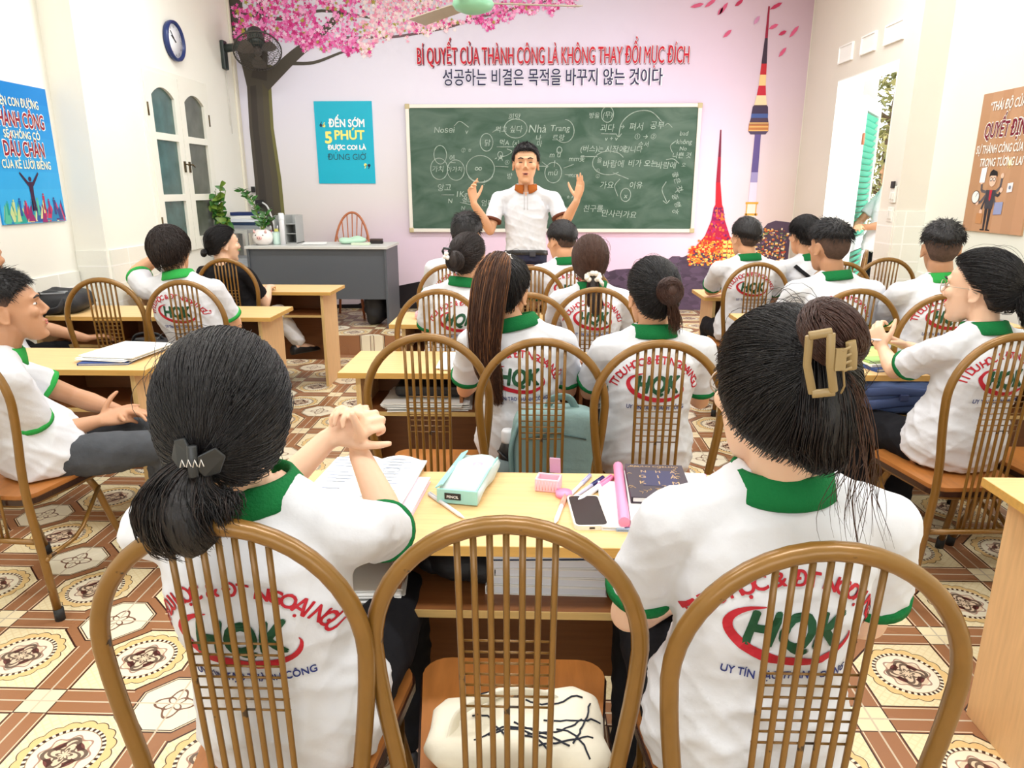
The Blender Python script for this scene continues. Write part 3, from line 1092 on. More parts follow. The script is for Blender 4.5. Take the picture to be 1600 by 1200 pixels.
# ------------------------------------------------------------------ brown poster on the right wall
def print_brown(mb, w, h):
    wh, rd = rgb(250, 246, 238), rgb(120, 16, 44)
    for k in range(6):
        x0_, x1_ = -w / 2 + k * w / 6, -w / 2 + (k + 1) * w / 6
        P2(mb, [(x0_, -h / 2), (x1_, -h / 2), (x1_, h / 2), (x0_, h / 2)], rgb(*[(186, 142, 104), (192, 148, 110), (188, 142, 104), (196, 152, 116), (190, 146, 110), (196, 150, 114)][k]), 0.0006)
    T2(mb, '“THÁI ĐỘ CỦA BẠN', 0.02, 0.315, 0.075, wh, 0.45, 0.02, shear=0.12)
    T2(mb, 'QUYẾT ĐỊNH', 0.0, 0.155, 0.125, rd, 0.45, 0.02, outline=wh, shear=0.12)
    T2(mb, 'SỰ THÀNH CÔNG CỦA BẠN', 0.0, 0.060, 0.070, wh, 0.56, 0.02, shear=0.12)
    T2(mb, 'TRONG TƯƠNG LAI”', 0.0, -0.020, 0.070, wh, 0.44, 0.02, shear=0.12)
    # a plain office worker with many arms
    sk, su, gr = rgb(238, 200, 176), rgb(62, 62, 70), rgb(96, 92, 96)
    x = -0.055
    for sg in (-1, 1):
        P2(mb, [(x + sg * .004, -.265), (x + sg * .034, -.265), (x + sg * .026, -.405), (x + sg * .008, -.405)], rgb(40, 38, 44), 0.002)
        P2(mb, [(x + sg * .006, -.405), (x + sg * .05, -.408), (x + sg * .05, -.415), (x + sg * .006, -.415)], rgb(20, 20, 24), 0.002)
    P2(mb, [(x - .05, -.165), (x + .05, -.165), (x + .04, -.28), (x - .04, -.28)], su, 0.0022)
    P2(mb, [(x - .014, -.165), (x + .014, -.165), (x + .01, -.22), (x, -.235), (x - .01, -.22)], rgb(190, 40, 60), 0.0026)
    P2(mb, disc(x, -.105, .04, 16, 0.85), sk, 0.003)
    P2(mb, [(x - .04, -.085), (x - .035, -.055), (x - .01, -.04), (x + .035, -.055), (x + .042, -.085), (x + .03, -.078), (x - .028, -.078)], rgb(30, 26, 28), 0.0034)
    for sg in (-1, 1):
        P2(mb, disc(x + sg * .016, -.10, .013, 10), rgb(40, 30, 34), 0.0036)
        P2(mb, disc(x + sg * .016, -.10, .009, 10), rgb(244, 226, 214), 0.004)
    def arm(x0_, z0_, x1_, z1_, x2, z2, c):
        for a, b_ in (((x0_, z0_), (x1_, z1_)), ((x1_, z1_), (x2, z2))):
            d = Vector((b_[0] - a[0], b_[1] - a[1])).normalized() * 0.009
            P2(mb, [(a[0] - d.y, a[1] + d.x), (a[0] + d.y, a[1] - d.x), (b_[0] + d.y, b_[1] - d.x), (b_[0] - d.y, b_[1] + d.x)], c, 0.0021)
        P2(mb, disc(x2, z2, .016, 10), sk, 0.003)
    arm(x - .04, -.18, x - .10, -.17, x - .11, -.115, gr)
    arm(x - .04, -.19, x - .09, -.24, x - .125, -.245, gr)
    arm(x - .04, -.21, x - .07, -.28, x - .07, -.30, su)
    arm(x + .04, -.18, x + .085, -.15, x + .09, -.08, gr)
    arm(x + .04, -.19, x + .08, -.20, x + .10, -.165, su)
    arm(x + .04, -.21, x + .07, -.27, x + .09, -.26, gr)
    P2(mb, [(x - .13, -.03), (x - .075, -.025), (x - .08, -.12), (x - .135, -.12)], rgb(244, 244, 246), 0.0035)
    P2(mb, disc(x - .15, -.21, .042, 18), rgb(60, 50, 50), 0.0034)
    P2(mb, disc(x - .15, -.21, .037, 18), rgb(248, 246, 242), 0.0038)
    P2(mb, [(x - .15, -.21), (x - .147, -.21), (x - .13, -.185), (x - .134, -.183)], rgb(40, 40, 90), 0.0042)
    P2(mb, [(x - .11, -.31), (x - .045, -.31), (x - .045, -.375), (x - .11, -.375)], rgb(196, 140, 90), 0.0032)
    P2(mb, [(x + .06, -.24), (x + .14, -.235), (x + .14, -.31), (x + .06, -.315)], rgb(150, 160, 200), 0.0035)
    P2(mb, [(x + .155, -.125), (x + .205, -.12), (x + .205, -.175), (x + .155, -.18)], rgb(240, 240, 244), 0.0035)
    P2(mb, disc(x + .18, -.15, .012, 10), rgb(130, 140, 160), 0.004)
    for k in range(9):
        a = k * 2 * PI / 9
        cx, cz = x + .14, -.005
        P2(mb, [(cx + .024 * math.cos(a - .1), cz + .024 * math.sin(a - .1)), (cx + .024 * math.cos(a + .1), cz + .024 * math.sin(a + .1)), (cx + .038 * math.cos(a), cz + .038 * math.sin(a))], rgb(244, 226, 130), 0.0032)
    P2(mb, disc(x + .14, -.005, .018, 12), rgb(248, 234, 150), 0.0033)
poster('wall_poster', 'brown poster with white slogan and cartoon office worker on the right wall', 0.60, 0.85, (XRP - 0.012, 4.675, 1.600), R(-90), print_brown, rgb(190, 146, 108))

# ------------------------------------------------------------------ chalkboard
M_BOARD = None
def board_material():
    m = mat('green_chalkboard', rgb(52, 84, 66), 0.55, 0.35, bump=0.03, bscale=40)
    nt = m.node_tree
    b = nt.nodes['Principled BSDF']
    tc = nt.nodes.new('ShaderNodeTexCoord')
    mp = nt.nodes.new('ShaderNodeMapping')
    mp.inputs['Scale'].default_value = (1.0, 1, 2.2)
    mp.inputs['Rotation'].default_value = (0, 0.5, 0)
    nt.links.new(tc.outputs['Object'], mp.inputs[0])
    nz = nt.nodes.new('ShaderNodeTexNoise')
    nz.inputs['Scale'].default_value = 2.2
    nz.inputs['Detail'].default_value = 8
    nz.inputs['Distortion'].default_value = 1.2
    nt.links.new(mp.outputs[0], nz.inputs['Vector'])
    cr = nt.nodes.new('ShaderNodeValToRGB')
    cr.color_ramp.elements[0].position = 0.35
    cr.color_ramp.elements[0].color = (*rgb(52, 82, 65), 1)
    cr.color_ramp.elements[1].position = 0.78
    cr.color_ramp.elements[1].color = (*rgb(98, 118, 106), 1)
    nt.links.new(nz.outputs['Fac'], cr.inputs[0])
    nt.links.new(cr.outputs[0], b.inputs['Base Color'])
    return m
BX0, BX1, BZ0, BZ1 = -1.305, 1.655, 1.0, 2.255
bc = ((BX0 + BX1) / 2, (BZ0 + BZ1) / 2)
board = thing('chalkboard', 'green chalkboard covered in handwriting on the mural wall', 'chalkboard', (bc[0], YB - 0.02, bc[1]))
bw, bh = BX1 - BX0, BZ1 - BZ0
mb = MB()
mb.box((0, -0.012, 0), (bw - 0.06, 0.024, bh - 0.06))
mb.build('writing_surface', board_material(), board)
mb = MB()
mb.box((0, -0.018, bh / 2 - 0.018), (bw, 0.036, 0.036))
mb.box((0, -0.018, -bh / 2 + 0.018), (bw, 0.036, 0.036))
mb.box((-bw / 2 + 0.018, -0.018, 0), (0.036, 0.036, bh - 0.072))
mb.box((bw / 2 - 0.018, -0.018, 0), (0.036, 0.036, bh - 0.072))
mb.build('frame', mat('board_frame_aluminium', rgb(232, 226, 216), 0.4, 0.5, 0.1), board, bevel=0.004)
for sx_ in (-1, 1):
    for sz_ in (-1, 1):
        mb = MB()
        mb.box((sx_ * (bw / 2 - 0.02), -0.019, sz_ * (bh / 2 - 0.02)), (0.05, 0.042, 0.05))
        mb.build('corner_cap', mat('beige_plastic', rgb(196, 180, 140), 0.5), board, bevel=0.008)

chalk = MB()
def CM(fx, fz, rot=0):
    """fx, fz: fraction across and down the board."""
    x, z = (fx - 0.5) * bw, (0.5 - fz) * bh
    c, s = math.cos(rot), math.sin(rot)
    return frame4((x, -0.0262, z), (c, 0, s), (-s, 0, c))
def ct(s, fx, fz, size=0.085, rot=0.0, fit=None, align='CENTER'):
    size *= 0.80
    put_text(chalk, s, CM(fx, fz, rot), size, bold=0, shear=0.15, fit=fit, align=align)
def cl(pts, w=0.004, n=5):
    P_ = spline([((fx - 0.5) * bw, -0.0255, (0.5 - fz) * bh) for fx, fz in pts], n) if len(pts) > 2 else [Vector(((fx - 0.5) * bw, -0.0255, (0.5 - fz) * bh)) for fx, fz in pts]
    chalk.tube(P_, w, 4, flat=(1, 0.25), up=(0, 0, 1))
def ce(fx, fz, rx, rz, a0=0.2, a1=6.6, w=0.004):
    cl([(fx + rx / bw * math.cos(a0 + (a1 - a0) * k / 14), fz + rz / bh * math.sin(a0 + (a1 - a0) * k / 14)) for k in range(15)], w, 3)
# left half (fractions read off the board itself)
ct('Noѕеi', 0.13, 0.215, 0.10)
cl([(0.165, 0.165), (0.185, 0.13), (0.215, 0.175)]); ct('v', 0.207, 0.225, 0.09)
ct('희망', 0.370, 0.115, 0.085)
ct('먹고', 0.325, 0.21, 0.08); ct('싶다', 0.375, 0.21, 0.09); ce(0.375, 0.185, 0.115, 0.09)
ct('닭', 0.277, 0.315, 0.09); ce(0.275, 0.29, 0.065, 0.085); cl([(0.295, 0.215), (0.315, 0.185)])
ct('먹A', 0.335, 0.31, 0.08); cl([(0.31, 0.325), (0.37, 0.325)]); ct('(x)', 0.375, 0.31, 0.08)
ct('Nhà', 0.448, 0.215, 0.135); ct('나', 0.452, 0.275, 0.08); ct('마', 0.455, 0.32, 0.08)
ct('Trang', 0.525, 0.205, 0.105); ct('트랑', 0.52, 0.275, 0.085); ce(0.54, 0.205, 0.10, 0.11, -1.5, 2.4)
ct('② ㅎ', 0.205, 0.365, 0.065)
ct('에', 0.155, 0.43, 0.085); ce(0.115, 0.385, 0.065, 0.09); cl([(0.147, 0.445), (0.167, 0.447)])
ct('가치', 0.105, 0.515, 0.085); ce(0.11, 0.495, 0.088, 0.105)
ct('아가치', 0.163, 0.515, 0.075); ce(0.168, 0.505, 0.088, 0.10)
ct('∞', 0.245, 0.515, 0.11); ce(0.253, 0.495, 0.145, 0.13); ce(0.253, 0.505, 0.145, 0.125, 0.5, 2.6)
ct('앙고', 0.125, 0.665, 0.10); cl([(0.115, 0.70), (0.16, 0.70)]); ct('N', 0.145, 0.765, 0.08)
ct('1Kg', 0.185, 0.715, 0.10); ct('얼마', 0.205, 0.765, 0.075); cl([(0.18, 0.76), (0.23, 0.785)]); ct('N', 0.19, 0.82, 0.07); ct('⋮', 0.265, 0.62, 0.08)
ct('엄마', 0.275, 0.785, 0.09); ct('A', 0.322, 0.43, 0.10); ce(0.322, 0.385, 0.025, 0.03); cl([(0.302, 0.42), (0.31, 0.41)]); ct('ⓢ', 0.345, 0.46, 0.07)
cl([(0.305, 0.475), (0.35, 0.48)]); ct('방', 0.353, 0.57, 0.08)
cl([(0.345, 0.34), (0.362, 0.36), (0.345, 0.39), (0.328, 0.40)])
# right half
ct('é', 0.452, 0.42, 0.09); ct('m̃ ũ', 0.51, 0.405, 0.09); ce(0.525, 0.35, 0.025, 0.03)
ct('mũ', 0.503, 0.545, 0.095); ce(0.505, 0.525, 0.085, 0.10)
cl([(0.44, 0.475), (0.475, 0.475), (0.485, 0.485)]); cl([(0.465, 0.44), (0.488, 0.48)])
cl([(0.51, 0.43), (0.508, 0.48)]); cl([(0.575, 0.46), (0.54, 0.49)]); cl([(0.57, 0.545), (0.545, 0.54)])
ct('mm웇', 0.585, 0.435, 0.085); ct('mmâ', 0.58, 0.56, 0.085)
ct('방을', 0.64, 0.105, 0.075); ct('(무)', 0.685, 0.10, 0.08); ce(0.685, 0.08, 0.06, 0.075)
ct('괴다', 0.685, 0.205, 0.10); cl([(0.665, 0.225), (0.715, 0.228)]); ct('v + v', 0.70, 0.28, 0.08)
ct('→', 0.735, 0.19, 0.08); ct('펴서', 0.783, 0.195, 0.10); ct('공부', 0.853, 0.185, 0.10)
cl([(0.725, 0.245), (0.735, 0.14), (0.775, 0.065), (0.83, 0.06), (0.875, 0.15)], 0.0045); cl([(0.715, 0.225), (0.725, 0.25), (0.735, 0.225)])
ct('① → ②', 0.815, 0.265, 0.08); ct('순서', 0.81, 0.325, 0.075); cl([(0.88, 0.165), (0.89, 0.15), (0.905, 0.18)])
ct('bad', 0.945, 0.24, 0.075); ct('không', 0.947, 0.305, 0.08); ct('No', 0.945, 0.355, 0.07); ct('나쁜 것', 0.942, 0.41, 0.08); ct('오', 0.95, 0.48, 0.06)
cl([(0.91, 0.37), (0.902, 0.32), (0.92, 0.28)])
ct('(버스)', 0.625, 0.36, 0.09); cl([(0.60, 0.40), (0.655, 0.40)]); ct('는', 0.665, 0.36, 0.08)
ct('시장에', 0.715, 0.365, 0.095); ct('갑니다', 0.775, 0.365, 0.085)
ct('을', 0.662, 0.445, 0.07); ct('바람에', 0.71, 0.48, 0.10); ce(0.695, 0.45, 0.165, 0.115, 0.9, 5.8)
ct('비가 오는', 0.81, 0.475, 0.095); ct('바람에', 0.89, 0.49, 0.095); cl([(0.89, 0.425), (0.915, 0.42), (0.935, 0.455)])
ct('①', 0.658, 0.52, 0.055); ct('②', 0.658, 0.565, 0.06)
ct('가요', 0.69, 0.645, 0.10); cl([(0.735, 0.575), (0.718, 0.63), (0.73, 0.71)]); ct('이유', 0.79, 0.645, 0.095); cl([(0.71, 0.525), (0.765, 0.575)])
ct('x', 0.757, 0.725, 0.09); ce(0.757, 0.70, 0.052, 0.065)
ct('좋은 것', 0.925, 0.60, 0.085, -1.2); ct('X', 0.935, 0.68, 0.09); ct('중 행', 0.925, 0.75, 0.085, -1.2); ct('ok', 0.93, 0.845, 0.085, -0.3)
cl([(0.895, 0.595), (0.882, 0.66), (0.90, 0.755)], 0.0045); cl([(0.887, 0.745), (0.90, 0.765), (0.91, 0.74)])
ct('친구를', 0.645, 0.83, 0.095); ct('만사러가요', 0.735, 0.875, 0.10, -0.06); ct('사기', 0.565, 0.83, 0.075); ct('ㅎㅊ', 0.565, 0.73, 0.06)
chalk.build('handwriting', mat('white_chalk', rgb(168, 182, 172), 0.9, 0.1, var=0.3, vscale=30), board)

# ------------------------------------------------------------------ wall clock
ck = thing('wall_clock', 'round wall clock with navy rim high on the left wall', 'clock', (XL + 0.002, 6.355, 2.622), R(90))
# local: x along the wall, -y into the room
MW = Matrix.Rotation(R(90), 3, 'X')
mb = MB()
mb.lathe([(0.152, 0.0), (0.158, 0.02), (0.155, 0.04), (0.142, 0.045), (0.132, 0.03), (0.132, 0.02), (0.0001, 0.019)], sides=40, M=MW, cap=True)
mb.build('rim', mat('navy_plastic', rgb(28, 48, 104), 0.3), ck)
mb = MB()
mb.lathe([(0.131, 0.018), (0.131, 0.022), (0.0001, 0.022)], sides=40, M=MW)
mb.build('dial', mat('clock_white', rgb(246, 247, 250), 0.4), ck)
mb = MB()
for k in range(12):
    a = PI / 2 - k * PI / 6
    put_text(mb, str(k or 12), frame4((0.108 * math.cos(a), -0.0235, 0.108 * math.sin(a) - 0.009), (1, 0, 0), (0, 0, 1)), 0.026)
mb.build('numerals', mat('clock_black', rgb(30, 30, 36), 0.5), ck)
mb = MB()
for a, l, w in ((R(148), 0.065, 0.006), (R(133), 0.095, 0.004)):
    d = Vector((math.cos(a), 0, math.sin(a)))
    mb.tube([d * -0.015 + Vector((0, -0.026, 0)), d * l + Vector((0, -0.026, 0))], w, 6, flat=(1, 0.2), up=(0, 1, 0))
mb.build('clock_hand', MATS['clock_black'], ck)

# ------------------------------------------------------------------ wall fan
M_FANB = mat('dark_green_grey_plastic', rgb(50, 60, 58), 0.45)
M_WIRE = mat('fan_wire', rgb(70, 66, 62), 0.4, 0.5, 0.3)
fan = thing('wall_fan', 'dark wall fan on a bracket left of the painted tree', 'fan', (XL, 7.36, 2.66))
mb = MB()
mb.box((0.02, 0, 0.02), (0.04, 0.09, 0.26))
mb.build('bracket', M_FANB, fan, bevel=0.012)
mb = MB()
mb.tube([(0.03, 0, 0.08), (0.14, -0.03, 0.085), (0.28, -0.08, 0.11)], [0.04, 0.036, 0.035], 10)
mb.build('arm', M_FANB, fan)
hc = Vector((0.42, -0.20, 0.02))
hax = Vector((0.28, -0.62, -0.78)).normalized()
hx = hax.cross(Vector((0, 0, 1))).normalized()
hy = hx.cross(hax)
HM = Matrix((hx, hy, hax)).transposed()
mb = MB()
mb.lathe([(0.03, -0.26), (0.07, -0.25), (0.078, -0.18), (0.085, -0.08), (0.06, -0.05)], hc, 20, M=HM)
mb.build('motor_housing', M_FANB, fan)
mb = MB()
for k in range(5):
    rr_ = [0.215, 0.19, 0.14, 0.09, 0.045][k]
    zz_ = [0.0, 0.045, 0.065, 0.075, 0.08][k]
    for sgn in ((1, -1) if k else (1,)):
        mb.tube([hc + HM @ Vector((rr_ * math.cos(a), rr_ * math.sin(a), zz_ * sgn)) for a in [i * 2 * PI / 28 for i in range(28)]], 0.007 if k == 0 else 0.0022, 6, closed=True)
for i in range(44):
    a = i * 2 * PI / 44
    for sgn in (1, -1):
        mb.tube([hc + HM @ Vector((r_ * math.cos(a), r_ * math.sin(a), z_ * sgn)) for r_, z_ in ((0.215, 0), (0.19, 0.045), (0.14, 0.065), (0.04, 0.08))], 0.0018, 4)
mb.build('guard', M_WIRE, fan)
mb = MB()
for k in range(3):
    a0 = k * 2 * PI / 3 + 0.4
    vs_, fs_ = [], []
    for i in range(7):
        r_ = 0.03 + 0.15 * i / 6
        for j, da in enumerate((-0.38, -0.1, 0.2, 0.45)):
            a = a0 + da * (0.5 + 0.75 * math.sin(PI * (i + 1) / 8))
            vs_.append(hc + HM @ Vector((r_ * math.cos(a), r_ * math.sin(a), 0.02 - 0.03 * da)))
    for i in range(6):
        for j in range(3):
            q = i * 4 + j
            fs_.append((q, q + 1, q + 5, q + 4))
    mb.add(vs_, fs_, 0, True)
mb.lathe([(0.035, -0.03), (0.035, 0.03), (0.02, 0.04)], hc, 14, M=HM)
mb.build('blade', mat('smoky_fan_blade', rgb(92, 84, 78), 0.35), fan)
mb = MB()
for dy in (0.0, 0.025):
    mb.tube([(0.012, dy, -0.10), (0.014, dy + 0.004, -0.4), (0.012, dy, -0.62 - dy * 3)], 0.0025, 5)
mb.build('pull_cord', mat('cord_white', rgb(220, 216, 206), 0.6), fan)

# ------------------------------------------------------------------ ceiling fan
cf = thing('ceiling_fan', 'ceiling fan with pale green cup hanging before the blossoms', 'fan', (-0.40, 5.0, 2.575))
M_MINT = mat('mint_enamel', rgb(150, 214, 178), 0.3, 0.5)
mb = MB()
mb.lathe([(0.0001, -0.055), (0.06, -0.05), (0.115, -0.03), (0.135, 0.0), (0.12, 0.03), (0.05, 0.04), (0.0001, 0.04)], sides=32)
mb.build('motor_cup', M_MINT, cf)
mb = MB()
mb.lathe([(0.05, 0.035), (0.09, 0.06), (0.09, 0.12), (0.05, 0.15)], sides=24)
mb.build('motor', mat('dark_motor', rgb(70, 84, 78), 0.4), cf)
mb = MB()
mb.tube([(0, 0, 0.14), (0, 0, ZC - 2.585)], 0.013, 10)
mb.lathe([(0.07, ZC - 2.575 - 0.09), (0.05, ZC - 2.575 - 0.02), (0.03, ZC - 2.576)], sides=20)
mb.build('down_rod', M_MINT, cf)
for k in range(3):
    a = R(9 + 120 * k)
    d, n_ = Vector((math.cos(a), math.sin(a), 0)), Vector((-math.sin(a), math.cos(a), 0))
    vs_ = []
    for r_, w0, w1 in ((0.10, -0.025, 0.025), (0.18, -0.05, 0.06), (0.70, -0.06, 0.075)):
        for w in (w0, w1):
            for dz in (0, 0.006):
                vs_.append(d * r_ + n_ * w + Vector((0, 0, 0.006 + dz + w * 0.18)))
    fs_ = []
    for q in (0, 4):
        fs_ += [(q, q + 4, q + 6, q + 2), (q + 1, q + 3, q + 7, q + 5), (q, q + 1, q + 5, q + 4), (q + 2, q + 6, q + 7, q + 3)]
    fs_ += [(0, 2, 3, 1), (8, 9, 11, 10)]
    mb = MB()
    mb.add(vs_, fs_)
    mb.build('blade', mat('fan_blade_taupe', rgb(190, 176, 160), 0.4), cf)

# ------------------------------------------------------------------ switches, sockets and conduit
def plate(label, loc, rz, gadgets, w=0.075, h=0.12):
    t = thing('wall_switch', label, 'switch', loc, rz)
    mb = MB()
    mb.box((0, -0.008, 0), (w, 0.016, h))
    mb.build('face_plate', mat('switch_white', rgb(238, 236, 228), 0.35), t, bevel=0.004)
    for nm, x, z, sx_, sz_, m in gadgets:
        mb = MB()
        mb.box((x, -0.020, z), (sx_, 0.012, sz_))
        mb.build(nm, m, t, bevel=0.002)
    return t
mat('switch_white', rgb(238, 236, 228), 0.35)
M_BLK = mat('black_plastic', rgb(26, 26, 28), 0.4)
M_SWW = MATS['switch_white']
plate('white switch plate with black top on the pier right of the doorway', (XR - 0.001, 5.56, 1.40), R(-90), [('indicator', 0, 0.07, 0.05, 0.05, M_BLK), ('rocker', -0.015, -0.01, 0.022, 0.05, M_SWW), ('rocker', 0.018, -0.01, 0.022, 0.05, M_SWW)], 0.08, 0.12)
plate('white switch plate below the black-topped one by the doorway', (XR - 0.001, 5.56, 1.255), R(-90), [('rocker', -0.015, 0, 0.022, 0.06, M_SWW), ('rocker', 0.018, 0, 0.022, 0.06, M_SWW)], 0.075, 0.11)
t = plate('wall socket with black plug by the painted tree trunk', (-2.955, YB - 0.012, 1.30), 0, [('plug', 0.075, 0.0, 0.09, 0.05, M_BLK), ('plug_pin', 0.02, 0.13, 0.04, 0.06, M_BLK)], 0.05, 0.10)
mb = MB()
mb.tube(spline([(0.11, -0.03, 0.0), (0.17, -0.05, -0.05), (0.24, -0.12, -0.20), (0.29, -0.2, -0.33), (0.30, -0.22, -0.5)], 5), 0.009, 8)
mb.build('cable', mat('cable_white', rgb(226, 226, 226), 0.5), t)
mb = MB()
mb.box((XL + 0.012, YB - 0.05, 1.9), (0.02, 0.03, 3.4))
o = mb.build('cable_conduit', mat('conduit_cream', rgb(236, 230, 214), 0.5), None)
tag(o, 'cream plastic cable conduit running up the front left corner', 'conduit')

# ================================================================== FURNITURE
def wood(name, c, stretch=(2, 30, 30), var=0.10, rough=0.42, vscale=3.0):
    return mat(name, c, rough, 0.45, bump=0.04, bscale=14, var=var, vscale=vscale, stretch=stretch)
M_BEECH = wood('light_beech_laminate', rgb(228, 190, 132))
M_BEECHV = wood('light_beech_laminate_upright', rgb(226, 184, 134), (30, 30, 2.5), var=0.07)
M_BEECHE = wood('beech_edge_band', rgb(206, 160, 84))
M_PANEL = wood('brown_back_panel', rgb(134, 84, 46), (2, 30, 30))
M_SEAT = wood('orange_brown_plywood', rgb(176, 112, 56), (14, 2.2, 14), var=0.16, rough=0.32)
M_SEATE = mat('dark_seat_edge', rgb(52, 30, 22), 0.25)
M_RUB = mat('black_rubber', rgb(38, 38, 38), 0.7)

def tube_paint():
    m = mat('bronze_tube_enamel', rgb(132, 96, 42), 0.30, 0.5, 0.2, coat=0.15)
    nt = m.node_tree
    b = nt.nodes['Principled BSDF']
    tc = nt.nodes.new('ShaderNodeTexCoord')
    nz = nt.nodes.new('ShaderNodeTexNoise')
    nz.inputs['Scale'].default_value = 16
    nz.inputs['Detail'].default_value = 8
    nt.links.new(tc.outputs['Object'], nz.inputs['Vector'])
    cr = nt.nodes.new('ShaderNodeValToRGB')
    e = cr.color_ramp.elements
    e[0].position, e[0].color = 0.315, (*rgb(58, 40, 24), 1)
    e[1].position, e[1].color = 0.33, (*rgb(136, 97, 42), 1)
    x = e.new(0.7)
    x.color = (*rgb(126, 90, 36), 1)
    nt.links.new(nz.outputs['Fac'], cr.inputs[0])
    nt.links.new(cr.outputs[0], b.inputs['Base Color'])
    return m
M_TUBE = tube_paint()

def hoop_half(z):
    """Half width of the chair's hooped back tube (centre line) at height z."""
    if z > 0.79:
        return 0.198 * math.sqrt(max(0, 1 - ((z - 0.79) / 0.207) ** 2))
    return float(np.interp(z, [0.0, 0.45, 0.55, 0.66, 0.72, 0.79], [0.192, 0.168, 0.172, 0.187, 0.194, 0.198]))

def hoop_y(z):
    return float(np.interp(z, [0, 0.45, 1.0], [-0.19, -0.205, -0.238]))

def make_chair():
    t = thing('hoop_back_chair', 'x', 'chair')
    mb = MB()
    zs = [0.02, 0.2, 0.38, 0.45, 0.52, 0.58, 0.64, 0.69, 0.74, 0.79]
    left = [(-hoop_half(z), hoop_y(z), z) for z in zs]
    top = [(0.198 * math.cos(a), hoop_y(0.79 + 0.207 * math.sin(a)), 0.79 + 0.207 * math.sin(a)) for a in [PI - PI * i / 22 for i in range(1, 22)]]
    right = [(hoop_half(z), hoop_y(z), z) for z in reversed(zs)]
    mb.tube(left + top + right, 0.0135, 12, up=(0, 1, 0))
    fr = mb.build('hoop_frame', M_TUBE, t)
    for s in (-1, 1):
        mb = MB()
        mb.tube([(s * 0.192, -0.19, 0.0), (s * 0.1915, -0.19, 0.045)], 0.0165, 10)
        mb.build('rubber_foot', M_RUB, fr)
    # seven slats from the hoop down to the crossbar
    mb = MB()
    for k in range(7):
        xt, xb = (k - 3) * 0.0235, (k - 3) * 0.0215
        zt = 0.79 + 0.207 * math.sqrt(1 - (xt / 0.198) ** 2) - 0.006
        pts = []
        for i in range(7):
            q = i / 6
            z = zt + (0.31 - zt) * q
            pts.append((xt + (xb - xt) * q, hoop_y(z) + 0.004, z))
        mb.tube(pts, 0.0050, 8, up=(1, 0, 0))
    mb.build('back_slats', M_TUBE, t)
    mb = MB()
    for k in range(7):
        z = 0.795 - 0.0205 * k
        mb.tube([(-0.071, hoop_y(z) + 0.0085, z), (0.071, hoop_y(z) + 0.0085, z)], 0.0020, 5)
    mb.build('back_wires', M_TUBE, t)
    mb = MB()
    mb.tube([(-0.18, -0.198, 0.30), (0.18, -0.198, 0.30)], 0.010, 10)
    mb.build('crossbar', M_TUBE, t)
    # seat: rounded board with dark edge
    def seat_outline(g=0.0):
        pts = []
        r = 0.055
        wb, wf, yb, yf = 0.160 + g, 0.195 + g, -0.185 - g, 0.20 + g
        for cx, cy, a0 in ((wf - r, yf - r, 0), (-wf + r, yf - r, PI / 2), (-wb + r, yb + r, PI), (wb - r, yb + r, 1.5 * PI)):
            for i in range(6):
                a = a0 + i * PI / 10
                pts.append((cx + r * math.cos(a), cy + r * math.sin(a)))
        return pts
    mb = MB()
    mb.prism(seat_outline(-0.003), 0.442, 0.457)
    mb.build('seat', M_SEAT, t, bevel=0.004)
    mb = MB()
    mb.prism(seat_outline(0.002), 0.424, 0.4425, smooth=True)
    mb.build('seat_edge', M_SEATE, t, bevel=0.005)
    mb = MB()
    o2 = seat_outline(-0.03)
    mb.tube([(x, y, 0.412) for x, y in o2], 0.011, 8, closed=True)
    mb.build('seat_ring', M_TUBE, t)
    for s in (-1, 1):
        mb = MB()
        mb.tube([(s * 0.15, 0.10, 0.412), (s * 0.155, 0.13, 0.36), (s * 0.172, 0.18, 0.18), (s * 0.19, 0.24, 0.02)], 0.0125, 10)
        lg = mb.build('front_leg', M_TUBE, t)
        mb = MB()
        mb.tube([(s * 0.190, 0.241, 0.0), (s * 0.189, 0.234, 0.045)], 0.016, 10)
        mb.build('rubber_foot', M_RUB, lg)
        mb = MB()
        mb.tube([(s * 0.186, -0.19, 0.235), (s * 0.192, -0.06, 0.245), (s * 0.190, -0.01, 0.265), (s * 0.166, 0.135, 0.36)], 0.0075, 8)
        mb.ball((s * 0.190, -0.195, 0.235), 0.010)
        mb.build('side_brace', M_TUBE, t)
    return t

